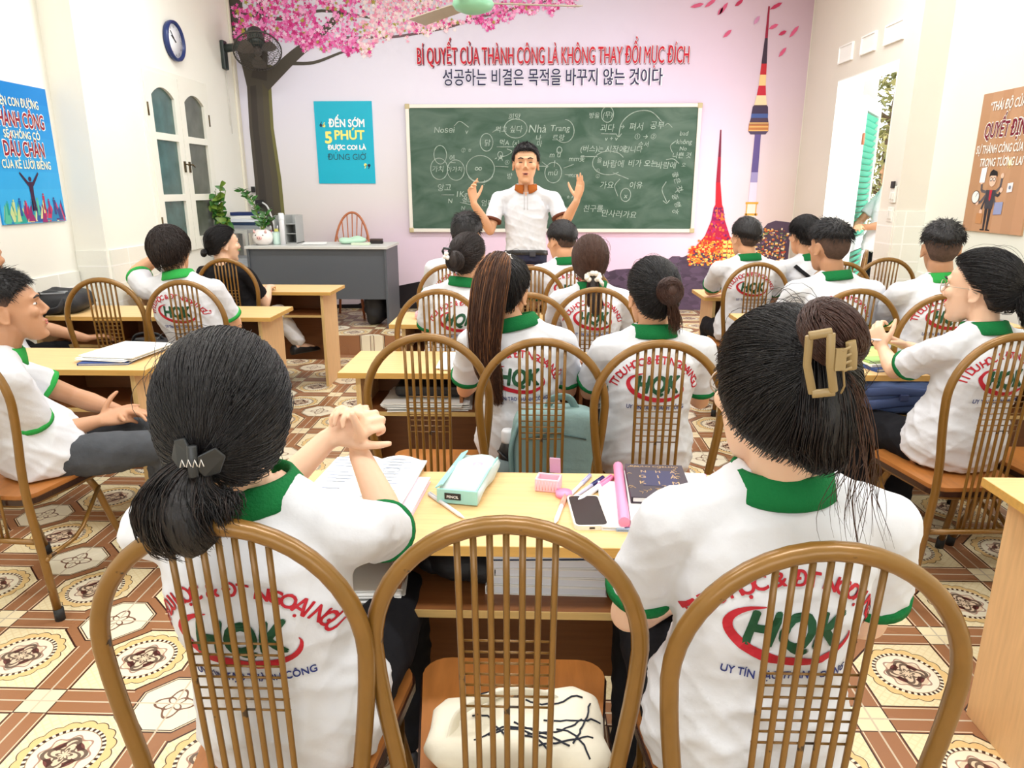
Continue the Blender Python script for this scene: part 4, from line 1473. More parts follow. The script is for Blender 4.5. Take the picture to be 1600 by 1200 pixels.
CHAIRS = [
    (-0.44, 1.122, 0, 'bronze hoop-back chair of the woman with a black bow clip, nearest left'),
    (-0.036, 1.14, 0, 'empty hoop-back chair with a cream tote bag on its seat, nearest middle'),
    (0.392, 1.078, 0, 'bronze hoop-back chair of the woman with the beige claw clip, nearest right'),
    (-1.816, 2.32, -4, 'hoop-back chair of the young man in grey jeans at the left edge'),
    (-0.338, 2.42, 0, 'empty hoop-back chair left of the woman with the long ponytail'),
    (0.028, 2.362, 0, 'hoop-back chair holding a teal bag behind the woman with the long ponytail'),
    (0.388, 2.345, 0, 'hoop-back chair of the woman with the messy bun in the middle column'),
    (1.526, 2.484, 3, 'hoop-back chair of the woman in glasses on the right'),
    (1.95, 2.52, 0, 'hoop-back chair half out of frame beyond the woman in glasses'),
    (-2.224, 3.80, 3, 'empty hoop-back chair with a dark bag beside it by the left wall'),
    (-1.747, 3.714, 0, 'hoop-back chair of the student holding a hand to their hair'),
    (-2.01, 4.835, 0, 'hoop-back chair of the girl in black'),
    (-0.43, 3.43, 0, 'hoop-back chair of the student with the white-beaded hair clip'),
    (-0.024, 3.34, 0, 'empty hoop-back chair between the beaded clip and the white scrunchie'),
    (0.289, 3.516, 0, 'hoop-back chair of the girl with the white scrunchie'),
    (-0.504, 4.52, 0, 'hoop-back chair of the short-haired student at the left end of the middle front desk'),
    (-0.016, 4.425, 0, 'empty hoop-back chair in front of the pale blue notebook'),
    (0.265, 4.435, 0, 'hoop-back chair of the short-haired student at the right end of the middle front desk'),
    (1.38, 4.68, 0, 'hoop-back chair of the student at the left end of the right front desk'),
    (1.48, 3.50, 0, 'hoop-back chair of the student with the shaved nape on the right'),
    (1.80, 3.36, 0, 'hoop-back chair just left of the woman in glasses, under the student below the brown poster'),
    (1.915, 4.75, 0, 'hoop-back chair of the student with a black shoulder strap'),
    (2.319, 5.01, 0, 'empty hoop-back chair in front of the tiled pier by the doorway'),
    (2.25, 5.52, 68, 'empty hoop-back chair turned sideways at the doorway'),
]
_proto, _used = make_chair(), [False]
for x, y, rz, lb in CHAIRS:
    place(_proto, _used, (x, y, 0), R(rz), lb, 'hoop-back chairs at the desks')

# ------------------------------------------------------------------ student desks
DW, DD, DH = 1.5, 0.405, 0.72
def make_desk():
    t = thing('student_desk', 'x', 'desk')
    mb = MB()
    mb.box((0, 0, DH - 0.0135), (DW, DD, 0.025))
    top = mb.build('desktop', M_BEECH, t, bevel=0.002)
    mb = MB()
    mb.box((0, -DD / 2 - 0.0008, DH - 0.0135), (DW, 0.0016, 0.023))
    for s in (-1, 1):
        mb.box((s * (DW / 2 + 0.0008), 0, DH - 0.0135), (0.0016, DD, 0.023))
    mb.build('edge_band', M_BEECHE, top)
    for s in (-1, 1):
        mb = MB()
        mb.box((s * (DW / 2 - 0.075), 0.005, (DH - 0.026) / 2), (0.02, DD - 0.05, DH - 0.026))
        pn = mb.build('end_panel', M_BEECHV, t, bevel=0.001)
        mb = MB()
        mb.box((s * (DW / 2 - 0.075), -DD / 2 + 0.0290, (DH - 0.026) / 2), (0.0205, 0.002, DH - 0.03))
        mb.build('edge_band', wood('beech_edge_band_upright', rgb(212, 178, 120), (30, 30, 3)), pn)
    w = DW - 0.172
    mb = MB()
    mb.box((0, DD / 2 - 0.045, (DH - 0.026 + 0.13) / 2), (w, 0.012, DH - 0.026 - 0.13))
    mb.build('back_panel', M_PANEL, t)
    mb = MB()
    mb.box((0, -0.005, 0.535), (w, DD - 0.07, 0.016))
    sh = mb.build('shelf', M_PANEL, t)
    mb = MB()
    mb.box((0, -DD / 2 + 0.0285, 0.535), (w, 0.003, 0.018))
    mb.build('edge_band', wood('beech_edge_shelf', rgb(196, 164, 104)), sh)
    for s in (-1, 1):
        mb = MB()
        mb.box((s * 0.25, 0.0, 0.6185), (0.014, DD - 0.10, 0.150))
        mb.build('divider', M_PANEL, t)
    return t

YM = [1.355, 2.795, 3.86, 4.80]
DESKS = [(-0.05, YM[0], 'nearest beech desk with the phone, pencil case and books on it'),
         (-0.05, YM[1], 'second beech desk of the middle column, before the woman with the ponytail'),
         (-0.05, YM[2], 'third beech desk of the middle column, with a pink pencil case'),
         (-0.05, YM[3], 'front beech desk of the middle column, with a pale blue notebook'),
         (-2.36, 2.81, 'beech desk with a stack of white paper beside the young man in jeans'),
         (-2.285, 4.05, 'beech desk under the black backpack on the left'),
         (-2.225, 5.10, 'front beech desk of the left column, before the girl in black'),
         (1.93, 1.36, 'beech desk cut off by the lower right edge of the photo'),
         (1.94, 2.82, 'beech desk with blue and green books and a blue backpack on its shelf'),
         (1.93, 3.88, 'beech desk in front of the student with the shaved nape'),
         (1.93, 4.92, 'front beech desk of the right column under the mural towers')]
_proto, _used = make_desk(), [False]
for x, y, lb in DESKS:
    place(_proto, _used, (x, y + DD / 2, 0), 0, lb, 'beech student desks')

# ------------------------------------------------------------------ teacher's desk on the podium
M_GTOP = mat('pale_grey_laminate', rgb(206, 206, 202), 0.4, bump=0.02)
M_CHAR = mat('charcoal_laminate', rgb(84, 88, 94), 0.5, 0.4, bump=0.05, bscale=120)
td = thing('teacher_desk', 'charcoal and grey office desk on the podium', 'desk', (-1.985, 6.78, PH))
mb = MB()
mb.box((0, 0, 0.7425), (1.31, 0.58, 0.025))
mb.build('desktop', M_GTOP, td, bevel=0.003)
for s in (-1, 1):
    mb = MB()
    mb.box((s * 0.632, 0.0, 0.365), (0.022, 0.55, 0.73))
    mb.build('end_panel', M_CHAR, td, bevel=0.002)
mb = MB()
mb.box((0, -0.25, 0.50), (1.24, 0.018, 0.46))
mb.build('modesty_panel', M_CHAR, td)
mb = MB()
mb.box((0.40, 0.02, 0.55), (0.40, 0.42, 0.30))
dr_ = mb.build('drawer_unit', M_CHAR, td)

# teacher's spindle-back chair
M_RED = wood('reddish_varnished_wood', rgb(178, 104, 66), (12, 12, 2), rough=0.3)
tcx = thing('spindle_chair', 'reddish wooden spindle-back chair behind the teacher desk', 'chair', (-1.86, 7.16, PH), R(180))
mb = MB()
mb.lathe([(0.0001, 0.43), (0.19, 0.43), (0.205, 0.445), (0.20, 0.46), (0.0001, 0.452)], sides=28)
mb.build('seat', M_RED, tcx)
mb = MB()
mb.tube([(0.175 * math.cos(a) * (1.08 if 0.3 < a < 2.8 else 1), -0.14 - 0.10 * math.sin(a), 0.46 + 0.565 * math.sin(a) ** 0.8) for a in [PI * i / 24 for i in range(25)]], 0.012, 10)
mb.build('back_hoop', M_RED, tcx)
for k in range(7):
    u_ = (k - 3) / 3.6
    zt = 0.46 + 0.565 * (1 - u_ * u_) ** 0.4
    mb = MB()
    mb.tube([(u_ * 0.11, -0.15, 0.455), (u_ * 0.188, -0.14 - 0.10 * math.sqrt(max(0, 1 - u_ * u_)), zt)], [0.006, 0.0055], 8)
    mb.build('spindle', M_RED, tcx)
for sx_ in (-1, 1):
    for sy_ in (-1, 1):
        mb = MB()
        mb.tube([(sx_ * 0.12, sy_ * 0.12, 0.44), (sx_ * 0.17, sy_ * 0.17, 0.0)], [0.018, 0.012], 10)
        mb.build('leg', M_RED, tcx)
for s in (-1, 1):
    mb = MB()
    mb.tube([(s * 0.146, -0.146, 0.2), (s * 0.146, 0.146, 0.2)], 0.008, 8)
    mb.build('stretcher', M_RED, tcx)

# low grey rack in the front left corner
rk = thing('metal_rack', 'low grey metal rack with books in the front left corner', 'rack', (-2.84, 7.00, PH))
M_RACK = mat('grey_rack_metal', rgb(186, 188, 184), 0.45, 0.5, 0.2)
for zz in (0.15, 0.50, 0.87):
    mb = MB()
    mb.box((0, 0, zz), (0.33, 0.64, 0.025))
    mb.build('shelf', M_RACK, rk)
for sx_ in (-1, 1):
    for sy_ in (-1, 1):
        mb = MB()
        mb.box((sx_ * 0.155, sy_ * 0.31, 0.445), (0.025, 0.025, 0.89))
        mb.build('post', M_RACK, rk)

# ================================================================== THINGS ON THE DESKS, SEATS AND SHELVES
M_PAPER = mat('white_paper', rgb(246, 246, 243), 0.7, 0.2)
M_PAPER2 = mat('bluish_paper', rgb(232, 236, 242), 0.7, 0.2)
M_INK = mat('printed_ink', rgb(150, 160, 180), 0.7)
M_PINK = mat('pink_cover', rgb(248, 150, 190), 0.4)
M_PALEPINK = mat('pale_pink_cover', rgb(250, 200, 214), 0.5)
rnd = random.Random(21)

def T(z):
    return z
TOP = DH - 0.001

def sheaf(name, label, cat, c, w, d, n, rz=0.0, spread=0.012, m=None, sheet=0.0022, group=None):
    """A loose stack of sheets: one thing, the slipped sheets are its shape."""
    mb = MB()
    for k in range(n):
        mb.box((rnd.uniform(-spread, spread), rnd.uniform(-spread, spread), sheet * (k + 0.5)), (w, d, sheet * 0.82), rnd.uniform(-0.06, 0.06))
    o = mb.build(name, m or M_PAPER, None, loc=c)
    o.rotation_euler = (0, 0, rz)
    return tag(o, label, cat, group)

def book(name, label, c, w, d, h, rz, cover, pages=None, cat='book', group=None, tilt=0):
    t = thing(name, label, cat, c, rz, group)
    mb = MB()
    mb.box((0, 0, 0.0012), (w, d, 0.0024))
    mb.box((0, 0, h - 0.0012), (w, d, 0.0024))
    mb.box((-w / 2 + 0.0012, 0, h / 2), (0.0024, d, h - 0.0048))
    mb.build('cover', cover, t)
    mb = MB()
    mb.box((0.001, 0, h / 2), (w - 0.008, d - 0.006, h - 0.0052))
    mb.build('pages', pages or M_PAPER, t)
    return t

# ---- nearest desk
nb = thing('open_notebook', 'open notebook with printed pages under the clasped hands', 'notebook', (-0.42, 1.645, TOP + 0.015), R(-4))
mb = MB()
for s in (-1, 1):
    n = 8
    vs_, fs_ = [], []
    for i in range(n + 1):
        u_ = i / n
        x = s * 0.125 * u_
        zt = 0.012 * math.sin(PI * min(u_ * 1.15, 1)) * 1.0 + 0.004
        for y in (-0.155, 0.155):
            vs_ += [(x, y, 0.0), (x, y, zt)]
    for i in range(n):
        a = i * 4
        fs_ += [(a + 1, a + 5, a + 7, a + 3), (a, a + 2, a + 6, a + 4), (a, a + 4, a + 5, a + 1), (a + 2, a + 3, a + 7, a + 6)]
    mb.add(vs_, fs_, 0, True)
mb.build('pages', M_PAPER, nb)
mb = MB()
for s in (-1, 1):
    for k in range(13):
        y = 0.125 - k * 0.02
        if k in (4, 9):
            continue
        l = rnd.uniform(0.05, 0.085)
        mb.box((s * 0.065 - (0.085 - l) / 2, y, 0.0165), (l, 0.0035, 0.0004))
mb.tube([(0.055 + 0.022 * math.cos(a), 0.05 + 0.014 * math.sin(a), 0.0165) for a in [i * PI / 8 for i in range(16)]], 0.0008, 4, closed=True)
mb.build('print', M_INK, nb)
pk = book('pink_workbook', 'pink workbook with a blue 15 lying under the open notebook', (-0.37, 1.56, TOP), 0.20, 0.27, 0.014, R(-4), M_PALEPINK, M_PAPER)
mb = MB()
put_text(mb, '15', Matrix.Translation((0.055, -0.112, 0.0146)), 0.04, bold=0.02)
mb.build('cover_number', mat('cyan_print', rgb(40, 170, 214), 0.5), pk)

def pen(label, a, b, col, cap, r=0.0048, cat='pen', z=0.0, name='pen'):
    t = thing(name, label, cat, (a[0], a[1], TOP + z))
    d = Vector((b[0] - a[0], b[1] - a[1], 0))
    l = d.length
    d.normalize()
    zz = Vector((0, 0, r))
    mb = MB()
    mb.tube([zz, zz + d * l * 0.12, zz + d * l * 0.93], [r * 0.35, r, r], 10)
    mb.build('barrel', col, t)
    mb = MB()
    mb.tube([zz + d * l * 0.62, zz + d * l * 0.99, zz + d * l], [r * 1.18, r * 1.18, r * 0.7], 10)
    p, q = zz + d * l * 0.66 + Vector((0, 0, r * 1.3)), zz + d * l * 0.97 + Vector((0, 0, r * 1.3))
    mb.tube([p, q], r * 0.3, 6)
    mb.build('cap', cap, t)
    return t
M_WP = mat('white_pen_plastic', rgb(240, 240, 244), 0.3)
M_NAVY = mat('navy_pen_plastic', rgb(44, 50, 110), 0.3)
M_LAV = mat('lavender_pen_plastic', rgb(196, 196, 230), 0.3)
M_PEACH = mat('peach_plastic', rgb(250, 170, 150), 0.35)
pen('white ballpoint pen with blue tip left of the mesh pencil case', (-0.155, 1.476), (-0.253, 1.607), M_WP, mat('silver_pen', rgb(200, 204, 210), 0.3))
pen('white marker with peach tip beside the phone', (0.052, 1.455), (0.081, 1.60), M_WP, M_PEACH, 0.0055)
pen('lavender-white pen, topmost of the fan of pens above the phone', (0.082, 1.585), (0.152, 1.735), M_WP, M_LAV)
pen('dark blue pen in the middle of the fan above the phone', (0.095, 1.585), (0.185, 1.722), M_LAV, M_NAVY)
pen('white highlighter with pink end in the fan above the phone', (0.108, 1.565), (0.206, 1.715), M_WP, M_PINK, 0.0075)

# pale pink sharpener box with an open lid
sp = thing('pencil_sharpener', 'small pale pink sharpener box with its lid up', 'sharpener', (0.041, 1.655, TOP), R(-12))
mb = MB()
mb.box((0, -0.02, 0.017), (0.062, 0.006, 0.034))
mb.box((0, 0.02, 0.017), (0.062, 0.006, 0.034))
mb.box((-0.028, 0, 0.017), (0.006, 0.034, 0.034))
mb.box((0.028, 0, 0.017), (0.006, 0.034, 0.034))
mb.box((0, 0, 0.003), (0.05, 0.034, 0.006))
mb.build('box', M_PALEPINK, sp, bevel=0.003)
mb = MB()
mb.box((0.012, 0.024, 0.055), (0.028, 0.004, 0.045), rx=R(12))
mb.build('lid', mat('mauve_plastic', rgb(214, 170, 200), 0.35, alpha=0.8), sp, bevel=0.003)
mb = MB()
for k in range(8):
    mb.tube([(-0.026 + k * 0.0075, -0.0235, 0.006), (-0.026 + k * 0.0075, -0.0235, 0.028)], 0.0012, 5)
mb.build('ribs', MATS['pale_pink_cover'], sp)
ct_ = thing('correction_tape', 'pink correction tape in front of the sharpener box', 'correction tape', (0.078, 1.612, TOP), R(40))
mb = MB()
mb.lathe([(0.0001, 0.0), (0.020, 0.0), (0.021, 0.006), (0.020, 0.013), (0.0001, 0.013)], sides=20)
mb.build('body', M_PINK, ct_)
mb = MB()
mb.box((0.0, -0.028, 0.006), (0.012, 0.024, 0.010))
mb.build('nose', M_PEACH, ct_, bevel=0.003)

# phone
ph = thing('mobile_phone', 'white-cased phone lying face up on the nearest desk', 'phone', (0.128, 1.515, TOP), R(4))
def rrect(w, h, r, n=5):
    out = []
    for cx, cy, a0 in ((w / 2 - r, h / 2 - r, 0), (-w / 2 + r, h / 2 - r, PI / 2), (-w / 2 + r, -h / 2 + r, PI), (w / 2 - r, -h / 2 + r, 1.5 * PI)):
        for i in range(n + 1):
            a = a0 + i * PI / 2 / n
            out.append((cx + r * math.cos(a), cy + r * math.sin(a)))
    return out
mb = MB()
mb.prism(rrect(0.078, 0.162, 0.014), 0, 0.0105, smooth=False)
mb.build('case', mat('ivory_case', rgb(236, 230, 218), 0.35), ph, bevel=0.002)
mb = MB()
mb.prism(rrect(0.070, 0.152, 0.011), 0.0100, 0.0112)
mb.build('screen', mat('dark_phone_screen', rgb(44, 36, 36), 0.18), ph)
mb = MB()
mb.box((0, -0.0812, 0.005), (0.012, 0.001, 0.004))
mb.build('port', M_BLK, ph)

# notebook, pink clip file and novel
ob = book('spiral_notebook', 'white exercise book between the phone and the pink file', (0.186, 1.56, TOP), 0.05, 0.255, 0.009, R(-3), M_PAPER2, M_PAPER, 'notebook')
ob2 = book('exercise_book', 'thin white exercise book with blue edge under the pink file', (0.31, 1.545, TOP), 0.235, 0.245, 0.006, R(-3), mat('blue_grey_cover', rgb(160, 180, 206), 0.5), M_PAPER, 'notebook')
pf = thing('pink_file', 'bright pink clip file under the dark novel', 'file', (0.328, 1.59, TOP + 0.0065), R(-4))
mb = MB()
mb.tube([(-0.113, -0.165, 0.014), (-0.113, 0.165, 0.014)], 0.013, 10)
mb.box((0, 0, 0.0015), (0.23, 0.32, 0.003))
mb.build('cover', M_PINK, pf, bevel=0.001)
mb = MB()
mb.box((0.004, -0.01, 0.009), (0.205, 0.29, 0.011))
mb.build('pages', M_PAPER, pf)
nv = book('novel', 'dark novel with gold lettering on the pink file', (0.308, 1.628, TOP + 0.0225), 0.145, 0.205, 0.016, R(-3), mat('dark_plum_cover', rgb(58, 46, 58), 0.5), M_PAPER)
mb = MB()
G = frame4((0, 0, 0.0163), (1, 0, 0), (0, 1, 0))
def gt(s, x, y, size, fit=None):
    put_text(mb, s, frame4((x, y, 0.0166), (1, 0, 0), (0, 1, 0)), size, fit=fit)
gt('PAULO COELHO', 0.0, 0.082, 0.013, 0.12)
for i, ch in enumerate('NHÀ'):
    gt(ch, -0.03 + i * 0.036, 0.046, 0.020)
for i, ch in enumerate('GIẢ'):
    gt(ch, -0.035 + i * 0.038, 0.012, 0.026)
for i, ch in enumerate('KIM'):
    gt(ch, -0.038 + i * 0.040, -0.026, 0.026)
rn = random.Random(4)
for k in range(34):
    x, y = rn.uniform(-0.065, 0.065), rn.uniform(-0.095, 0.095)
    if abs(x) < 0.048 and -0.04 < y < 0.07:
        continue
    a = rn.random() * 3
    mb.tube([(x, y, 0.0163), (x + 0.009 * math.cos(a), y + 0.009 * math.sin(a), 0.0163), (x + 0.014 * math.cos(a + .8), y + 0.014 * math.sin(a + .8), 0.0163)], 0.0007, 4)
mb.build('cover_lettering', mat('gold_print', rgb(206, 170, 120), 0.4, 0.5, 0.3), nv)
mb = MB()
mb.box((0.005, 0.012, 0.01635), (0.085, 0.095, 0.0004))
mb.build('cover_panel', mat('indigo_print', rgb(48, 46, 84), 0.5), nv)

# mesh pencil case
pc = thing('pencil_case', 'pale aqua mesh pencil case on the nearest desk', 'pencil case', (-0.158, 1.67, TOP), R(-10))
mb = MB()
rs = []
for i in range(9):
    t_ = i / 8
    y = -0.115 + 0.23 * t_
    wd = 0.052 + 0.004 * math.sin(PI * t_)
    h = 0.040 + 0.010 * math.sin(PI * t_)
    ring = []
    for j in range(16):
        a = 2 * PI * j / 16
        c_, s_ = math.cos(a), math.sin(a)
        x = wd * math.copysign(abs(c_) ** 0.55, c_)
        z = h / 2 + h / 2 * math.copysign(abs(s_) ** 0.6, s_)
        ring.append((x + 0.004 * math.sin(9 * t_ + j), y, max(z + 0.003 * math.sin(7 * t_ + j * 2), 0.0)))
    rs.append(ring)
mb.rings(rs)
mb.build('mesh_body', mat('aqua_mesh', rgb(222, 236, 234), 0.5, alpha=0.75), pc)
mb = MB()
mb.box((-0.045, 0, 0.044), (0.022, 0.232, 0.004), ry=R(-30))
mb.box((0.0, -0.117, 0.021), (0.10, 0.006, 0.036))
mb.tube([(0.046, -0.112, 0.036), (0.05, 0.0, 0.046), (0.046, 0.112, 0.036)], 0.003, 6)
mb.build('trim', mat('aqua_trim', rgb(158, 214, 208), 0.5), pc, bevel=0.002)
mb = MB()
mb.box((-0.01, -0.1205, 0.022), (0.04, 0.002, 0.016))
lb_ = mb.build('label', M_BLK, pc)
mb = MB()
put_text(mb, 'PENCIL', frame4((-0.01, -0.122, 0.0185), (1, 0, 0), (0, 0, 1)), 0.009, bold=0.02)
mb.build('label_print', M_PAPER, lb_)
mb = MB()
mb.ball((0.012, 0.03, 0.032), (0.022, 0.03, 0.02))
mb.tube([(-0.03, -0.08, 0.03), (0.0, 0.06, 0.035)], 0.004, 6)
mb.tube([(0.03, -0.09, 0.02), (0.036, 0.05, 0.03)], 0.004, 6)
mb.build('contents', mat('lilac_contents', rgb(196, 180, 222), 0.6), pc)

# shelf of the nearest desk
SH = 0.5432
for k in range(5):
    book('exercise_book', ['bottom book of the pile on the nearest desk shelf', 'second book of the pile on the nearest desk shelf', 'middle book of the pile on the nearest desk shelf', 'fourth book of the pile on the nearest desk shelf', 'dark blue topmost book of the pile on the nearest desk shelf'][k],
         (0.045 + rnd.uniform(-0.01, 0.01), 1.555, SH + k * 0.0225), 0.28, 0.21, 0.022, R(-90 + rnd.uniform(-3, 3)) if False else R(rnd.uniform(-3, 3)), mat('dark_blue_cover', rgb(30, 52, 84), 0.5) if k == 4 else M_PAPER, M_PAPER2, 'book', 'books on the nearest desk shelf')
sheaf('paper_stack', 'loose white papers at the left end of the nearest desk shelf', 'papers', (-0.40, 1.52, SH), 0.20, 0.27, 18, 0.1)
tag(MB().ball((0, 0, 0.05), (0.09, 0.11, 0.05)).ball((0.05, -0.03, 0.045), (0.07, 0.08, 0.045)).ball((-0.06, 0.02, 0.04), (0.06, 0.09, 0.04)).build('pouch', mat('black_nylon', rgb(26, 26, 28), 0.6, bump=0.3, bscale=40), None, loc=(-0.17, 1.56, SH)), 'black pouch left of the book pile on the nearest desk shelf', 'pouch')
for x, rz in ((0.29, 0), ):
    t = book('hardback_book', 'brown book standing at the right end of the nearest desk shelf', (0.30, 1.56, SH + 0.001), 0.145, 0.20, 0.03, 0, mat('tan_cover', rgb(176, 136, 90), 0.6), M_PAPER)
    t.rotation_euler = (0, R(-90), 0)
    t.location = (0.24, 1.56, SH + 0.0735)

# second desk of the middle column
sheaf('paper_stack', 'white papers on the second middle desk, left of the ponytail', 'papers', (-0.29, 2.99, TOP), 0.22, 0.30, 4, 0.05)
sheaf('paper_stack', 'open white papers beside the elbow of the woman with the bun', 'papers', (0.24, 2.92, TOP), 0.16, 0.22, 4, -0.5)
sheaf('paper_stack', 'grey-white papers on the left shelf of the second middle desk', 'papers', (-0.45, 2.97, SH), 0.34, 0.27, 16, 0.03, 0.02)
sheaf('paper_stack', 'white papers on the right shelf of the second middle desk', 'papers', (0.42, 2.97, SH), 0.24, 0.26, 18, -0.1, 0.02)
tag(MB().box((0, 0, 0.03), (0.30, 0.2, 0.05)).build('document_case', M_BLK, None, loc=(-0.44, 3.0, SH + 0.0365), bevel=0.015), 'black document case on the papers of the second middle shelf', 'case')
t = thing('mobile_phone', 'grey phone at the right of the second middle desk', 'phone', (0.175, 3.03, TOP), R(10))
MB().prism(rrect(0.075, 0.155, 0.012), 0, 0.009).build('case', mat('grey_case', rgb(120, 124, 128), 0.4), t, bevel=0.002)
MB().prism(rrect(0.068, 0.146, 0.01), 0.0088, 0.0098).build('screen', MATS['dark_phone_screen'], t)
# third desk: pink pencil case, front desk: pale blue notebook
t = thing('pencil_case', 'dusty pink pencil case at the left of the third middle desk', 'pencil case', (-0.585, 4.05, TOP), R(8))
MB().box((0, 0, 0.022), (0.20, 0.085, 0.044)).build('body', mat('dusty_pink_cloth', rgb(214, 170, 176), 0.7, bump=0.3, bscale=30), t, bevel=0.018, segs=3)
MB().tube([(-0.085, -0.03, 0.0435), (0.085, -0.03, 0.0435)], 0.003, 6).build('zip', mat('zip_grey', rgb(150, 150, 154), 0.4), t)
book('notebook', 'pale blue notebook on the front middle desk', (0.03, 5.02, TOP), 0.21, 0.29, 0.012, R(3), mat('pale_blue_cover', rgb(196, 222, 236), 0.5), M_PAPER, 'notebook')
# left desk with a slipped stack of paper on a blue book
book('workbook', 'blue workbook under the white paper stack on the left desk', (-1.85, 3.03, TOP), 0.21, 0.29, 0.010, R(6), mat('blue_cover', rgb(40, 74, 140), 0.5), M_PAPER)
sheaf('paper_stack', 'slipped stack of white paper on the left desk', 'papers', (-1.83, 3.06, TOP + 0.0105), 0.23, 0.30, 9, -0.12, 0.02)
# right desk with books
book('workbook', 'blue workbook, lowest of the pile on the right desk', (1.47, 3.03, TOP), 0.20, 0.29, 0.014, R(14), MATS['blue_cover'], M_PAPER2, 'book', 'books on the right desk')
book('workbook', 'white workbook in the middle of the pile on the right desk', (1.475, 3.05, TOP + 0.0145), 0.20, 0.28, 0.010, R(10), M_PAPER, M_PAPER, 'book', 'books on the right desk')
t = book('workbook', 'light green workbook on top of the pile on the right desk', (1.472, 3.065, TOP + 0.025), 0.20, 0.27, 0.009, R(10), mat('light_green_cover', rgb(176, 220, 130), 0.45), M_PAPER, 'book', 'books on the right desk')
mb = MB()
mb.box((0, 0.02, 0.0093), (0.15, 0.14, 0.0006))
mb.build('cover_picture', mat('yellow_green_print', rgb(214, 226, 140), 0.5), t)
sheaf('paper_stack', 'white papers under the elbow of the student below the brown poster', 'papers', (1.66, 4.03, TOP), 0.24, 0.28, 5, 0.1)

# blue backpack on the right desk shelf
def lump(name, label, cat, loc, size, m, rz=0.0, seed=1, pw=0.55, amp=0.006):
    t = thing(name, label, cat, loc, rz)
    mb = MB()
    rr_ = random.Random(seed)
    ph_ = [rr_.uniform(0, 6.28) for _ in range(6)]
    rs = []
    n, k = 28, 20
    for i in range(n + 1):
        th = min(max(PI * i / n, 0.05), PI - 0.05)
        ring = []
        for j in range(k):
            a = 2 * PI * j / k
            d = (math.sin(th) * math.cos(a), math.sin(th) * math.sin(a), -math.cos(th))
            p = [math.copysign(abs(v) ** pw, v) * s / 2 for v, s in zip(d, size)]
            w = amp * (math.sin(p[0] * 45 + ph_[0]) + math.sin(p[1] * 50 + ph_[1] + p[2] * 30) + math.sin(p[2] * 60 + ph_[2] + p[0] * 25))
            ring.append((p[0] + d[0] * w, p[1] + d[1] * w, p[2] + d[2] * w + size[2] / 2))
        rs.append(ring)
    mb.rings(rs)
    b = mb.build('body', m, t)
    return t, b
M_BLUEBAG = mat('steel_blue_nylon', rgb(84, 104, 150), 0.65, bump=0.35, bscale=30)
t, b = lump('backpack', 'steel blue backpack stuffed on the shelf of the right desk', 'backpack', (1.57, 2.925, SH + 0.004), (0.46, 0.24, 0.15), M_BLUEBAG, 0.05, 3)
mb = MB()
mb.tube(spline([(-0.21, -0.115, 0.05), (-0.05, -0.14, 0.075), (0.1, -0.13, 0.07), (0.2, -0.11, 0.05)], 5), 0.014, 8, flat=(1.5, 0.5))
mb.tube(spline([(-0.22, -0.10, 0.10), (-0.12, -0.135, 0.115), (0.04, -0.135, 0.105), (0.18, -0.11, 0.11)], 5), 0.012, 8, flat=(1.5, 0.5))
mb.build('strap', mat('dark_blue_webbing', rgb(60, 76, 118), 0.7), t)
mb = MB()
for x in (-0.09, 0.02):
    mb.box((x, -0.145, 0.09), (0.035, 0.012, 0.028))
mb.build('buckle', mat('navy_buckle', rgb(44, 56, 96), 0.4), t, bevel=0.003)

# black backpack on the left desk
M_BLACKBAG = mat('black_backpack_nylon', rgb(28, 28, 32), 0.6, bump=0.35, bscale=25)
t, b = lump('backpack', 'black backpack lying on the left desk against the wall', 'backpack', (-2.87, 4.24, TOP), (0.30, 0.34, 0.13), M_BLACKBAG, 0.3, 5)
mb = MB()
mb.box((-0.03, -0.09, 0.125), (0.15, 0.09, 0.008), rz=0.1)
mb.build('mesh_patch', mat('grey_mesh_cloth', rgb(136, 138, 140), 0.7), t, bevel=0.003)
mb = MB()
mb.tube(spline([(0.05, -0.16, 0.09), (0.02, -0.2, 0.04), (-0.06, -0.215, 0.02), (-0.1, -0.225, -0.08)], 5), 0.016, 8, flat=(1.4, 0.4))
mb.build('strap', M_BLACKBAG, t)
t, b = lump('shoulder_bag', 'black bag on the seat of the empty chair by the left wall', 'bag', (-2.16, 3.86, 0.4575), (0.24, 0.22, 0.17), M_BLACKBAG, 0.2, 6)
mb = MB()
mb.tube(spline([(-0.1, 0, 0.13), (-0.06, -0.02, 0.2), (0.05, -0.02, 0.2), (0.09, 0, 0.13)], 5), 0.008, 8)
mb.build('handle', M_BLACKBAG, t)

# teal bag on the chair behind the ponytail, bottle in its side pocket
M_TEAL = mat('teal_grey_canvas', rgb(140, 170, 168), 0.75, bump=0.3, bscale=40)
t, b = lump('backpack', 'teal grey backpack on the chair behind the woman with the ponytail', 'backpack', (0.075, 2.245, 0.4575), (0.29, 0.105, 0.30), M_TEAL, 0.0, 7, 0.5, 0.003)
mb = MB()
mb.tube(spline([(-0.03, 0.0, 0.28), (-0.01, -0.01, 0.325), (0.04, -0.01, 0.33), (0.07, 0.0, 0.285)], 5), 0.009, 8, flat=(1.4, 0.6))
mb.tube(spline([(-0.12, -0.03, 0.25), (-0.145, -0.035, 0.16), (-0.14, -0.03, 0.04)], 5), 0.018, 8, flat=(0.5, 1.2))
mb.build('strap', mat('teal_webbing', rgb(118, 152, 152), 0.7), t)
mb = MB()
mb.tube([(-0.10, -0.05, 0.20), (0.0, -0.062, 0.225), (0.10, -0.05, 0.20)], 0.003, 6)
mb.build('zip', mat('teal_zip', rgb(96, 124, 126), 0.5), t)
mb = MB()
mb.lathe([(0.044, 0.0), (0.048, 0.05), (0.047, 0.11)], (-0.158, 0.01, 0.0), 16, sx=0.8)
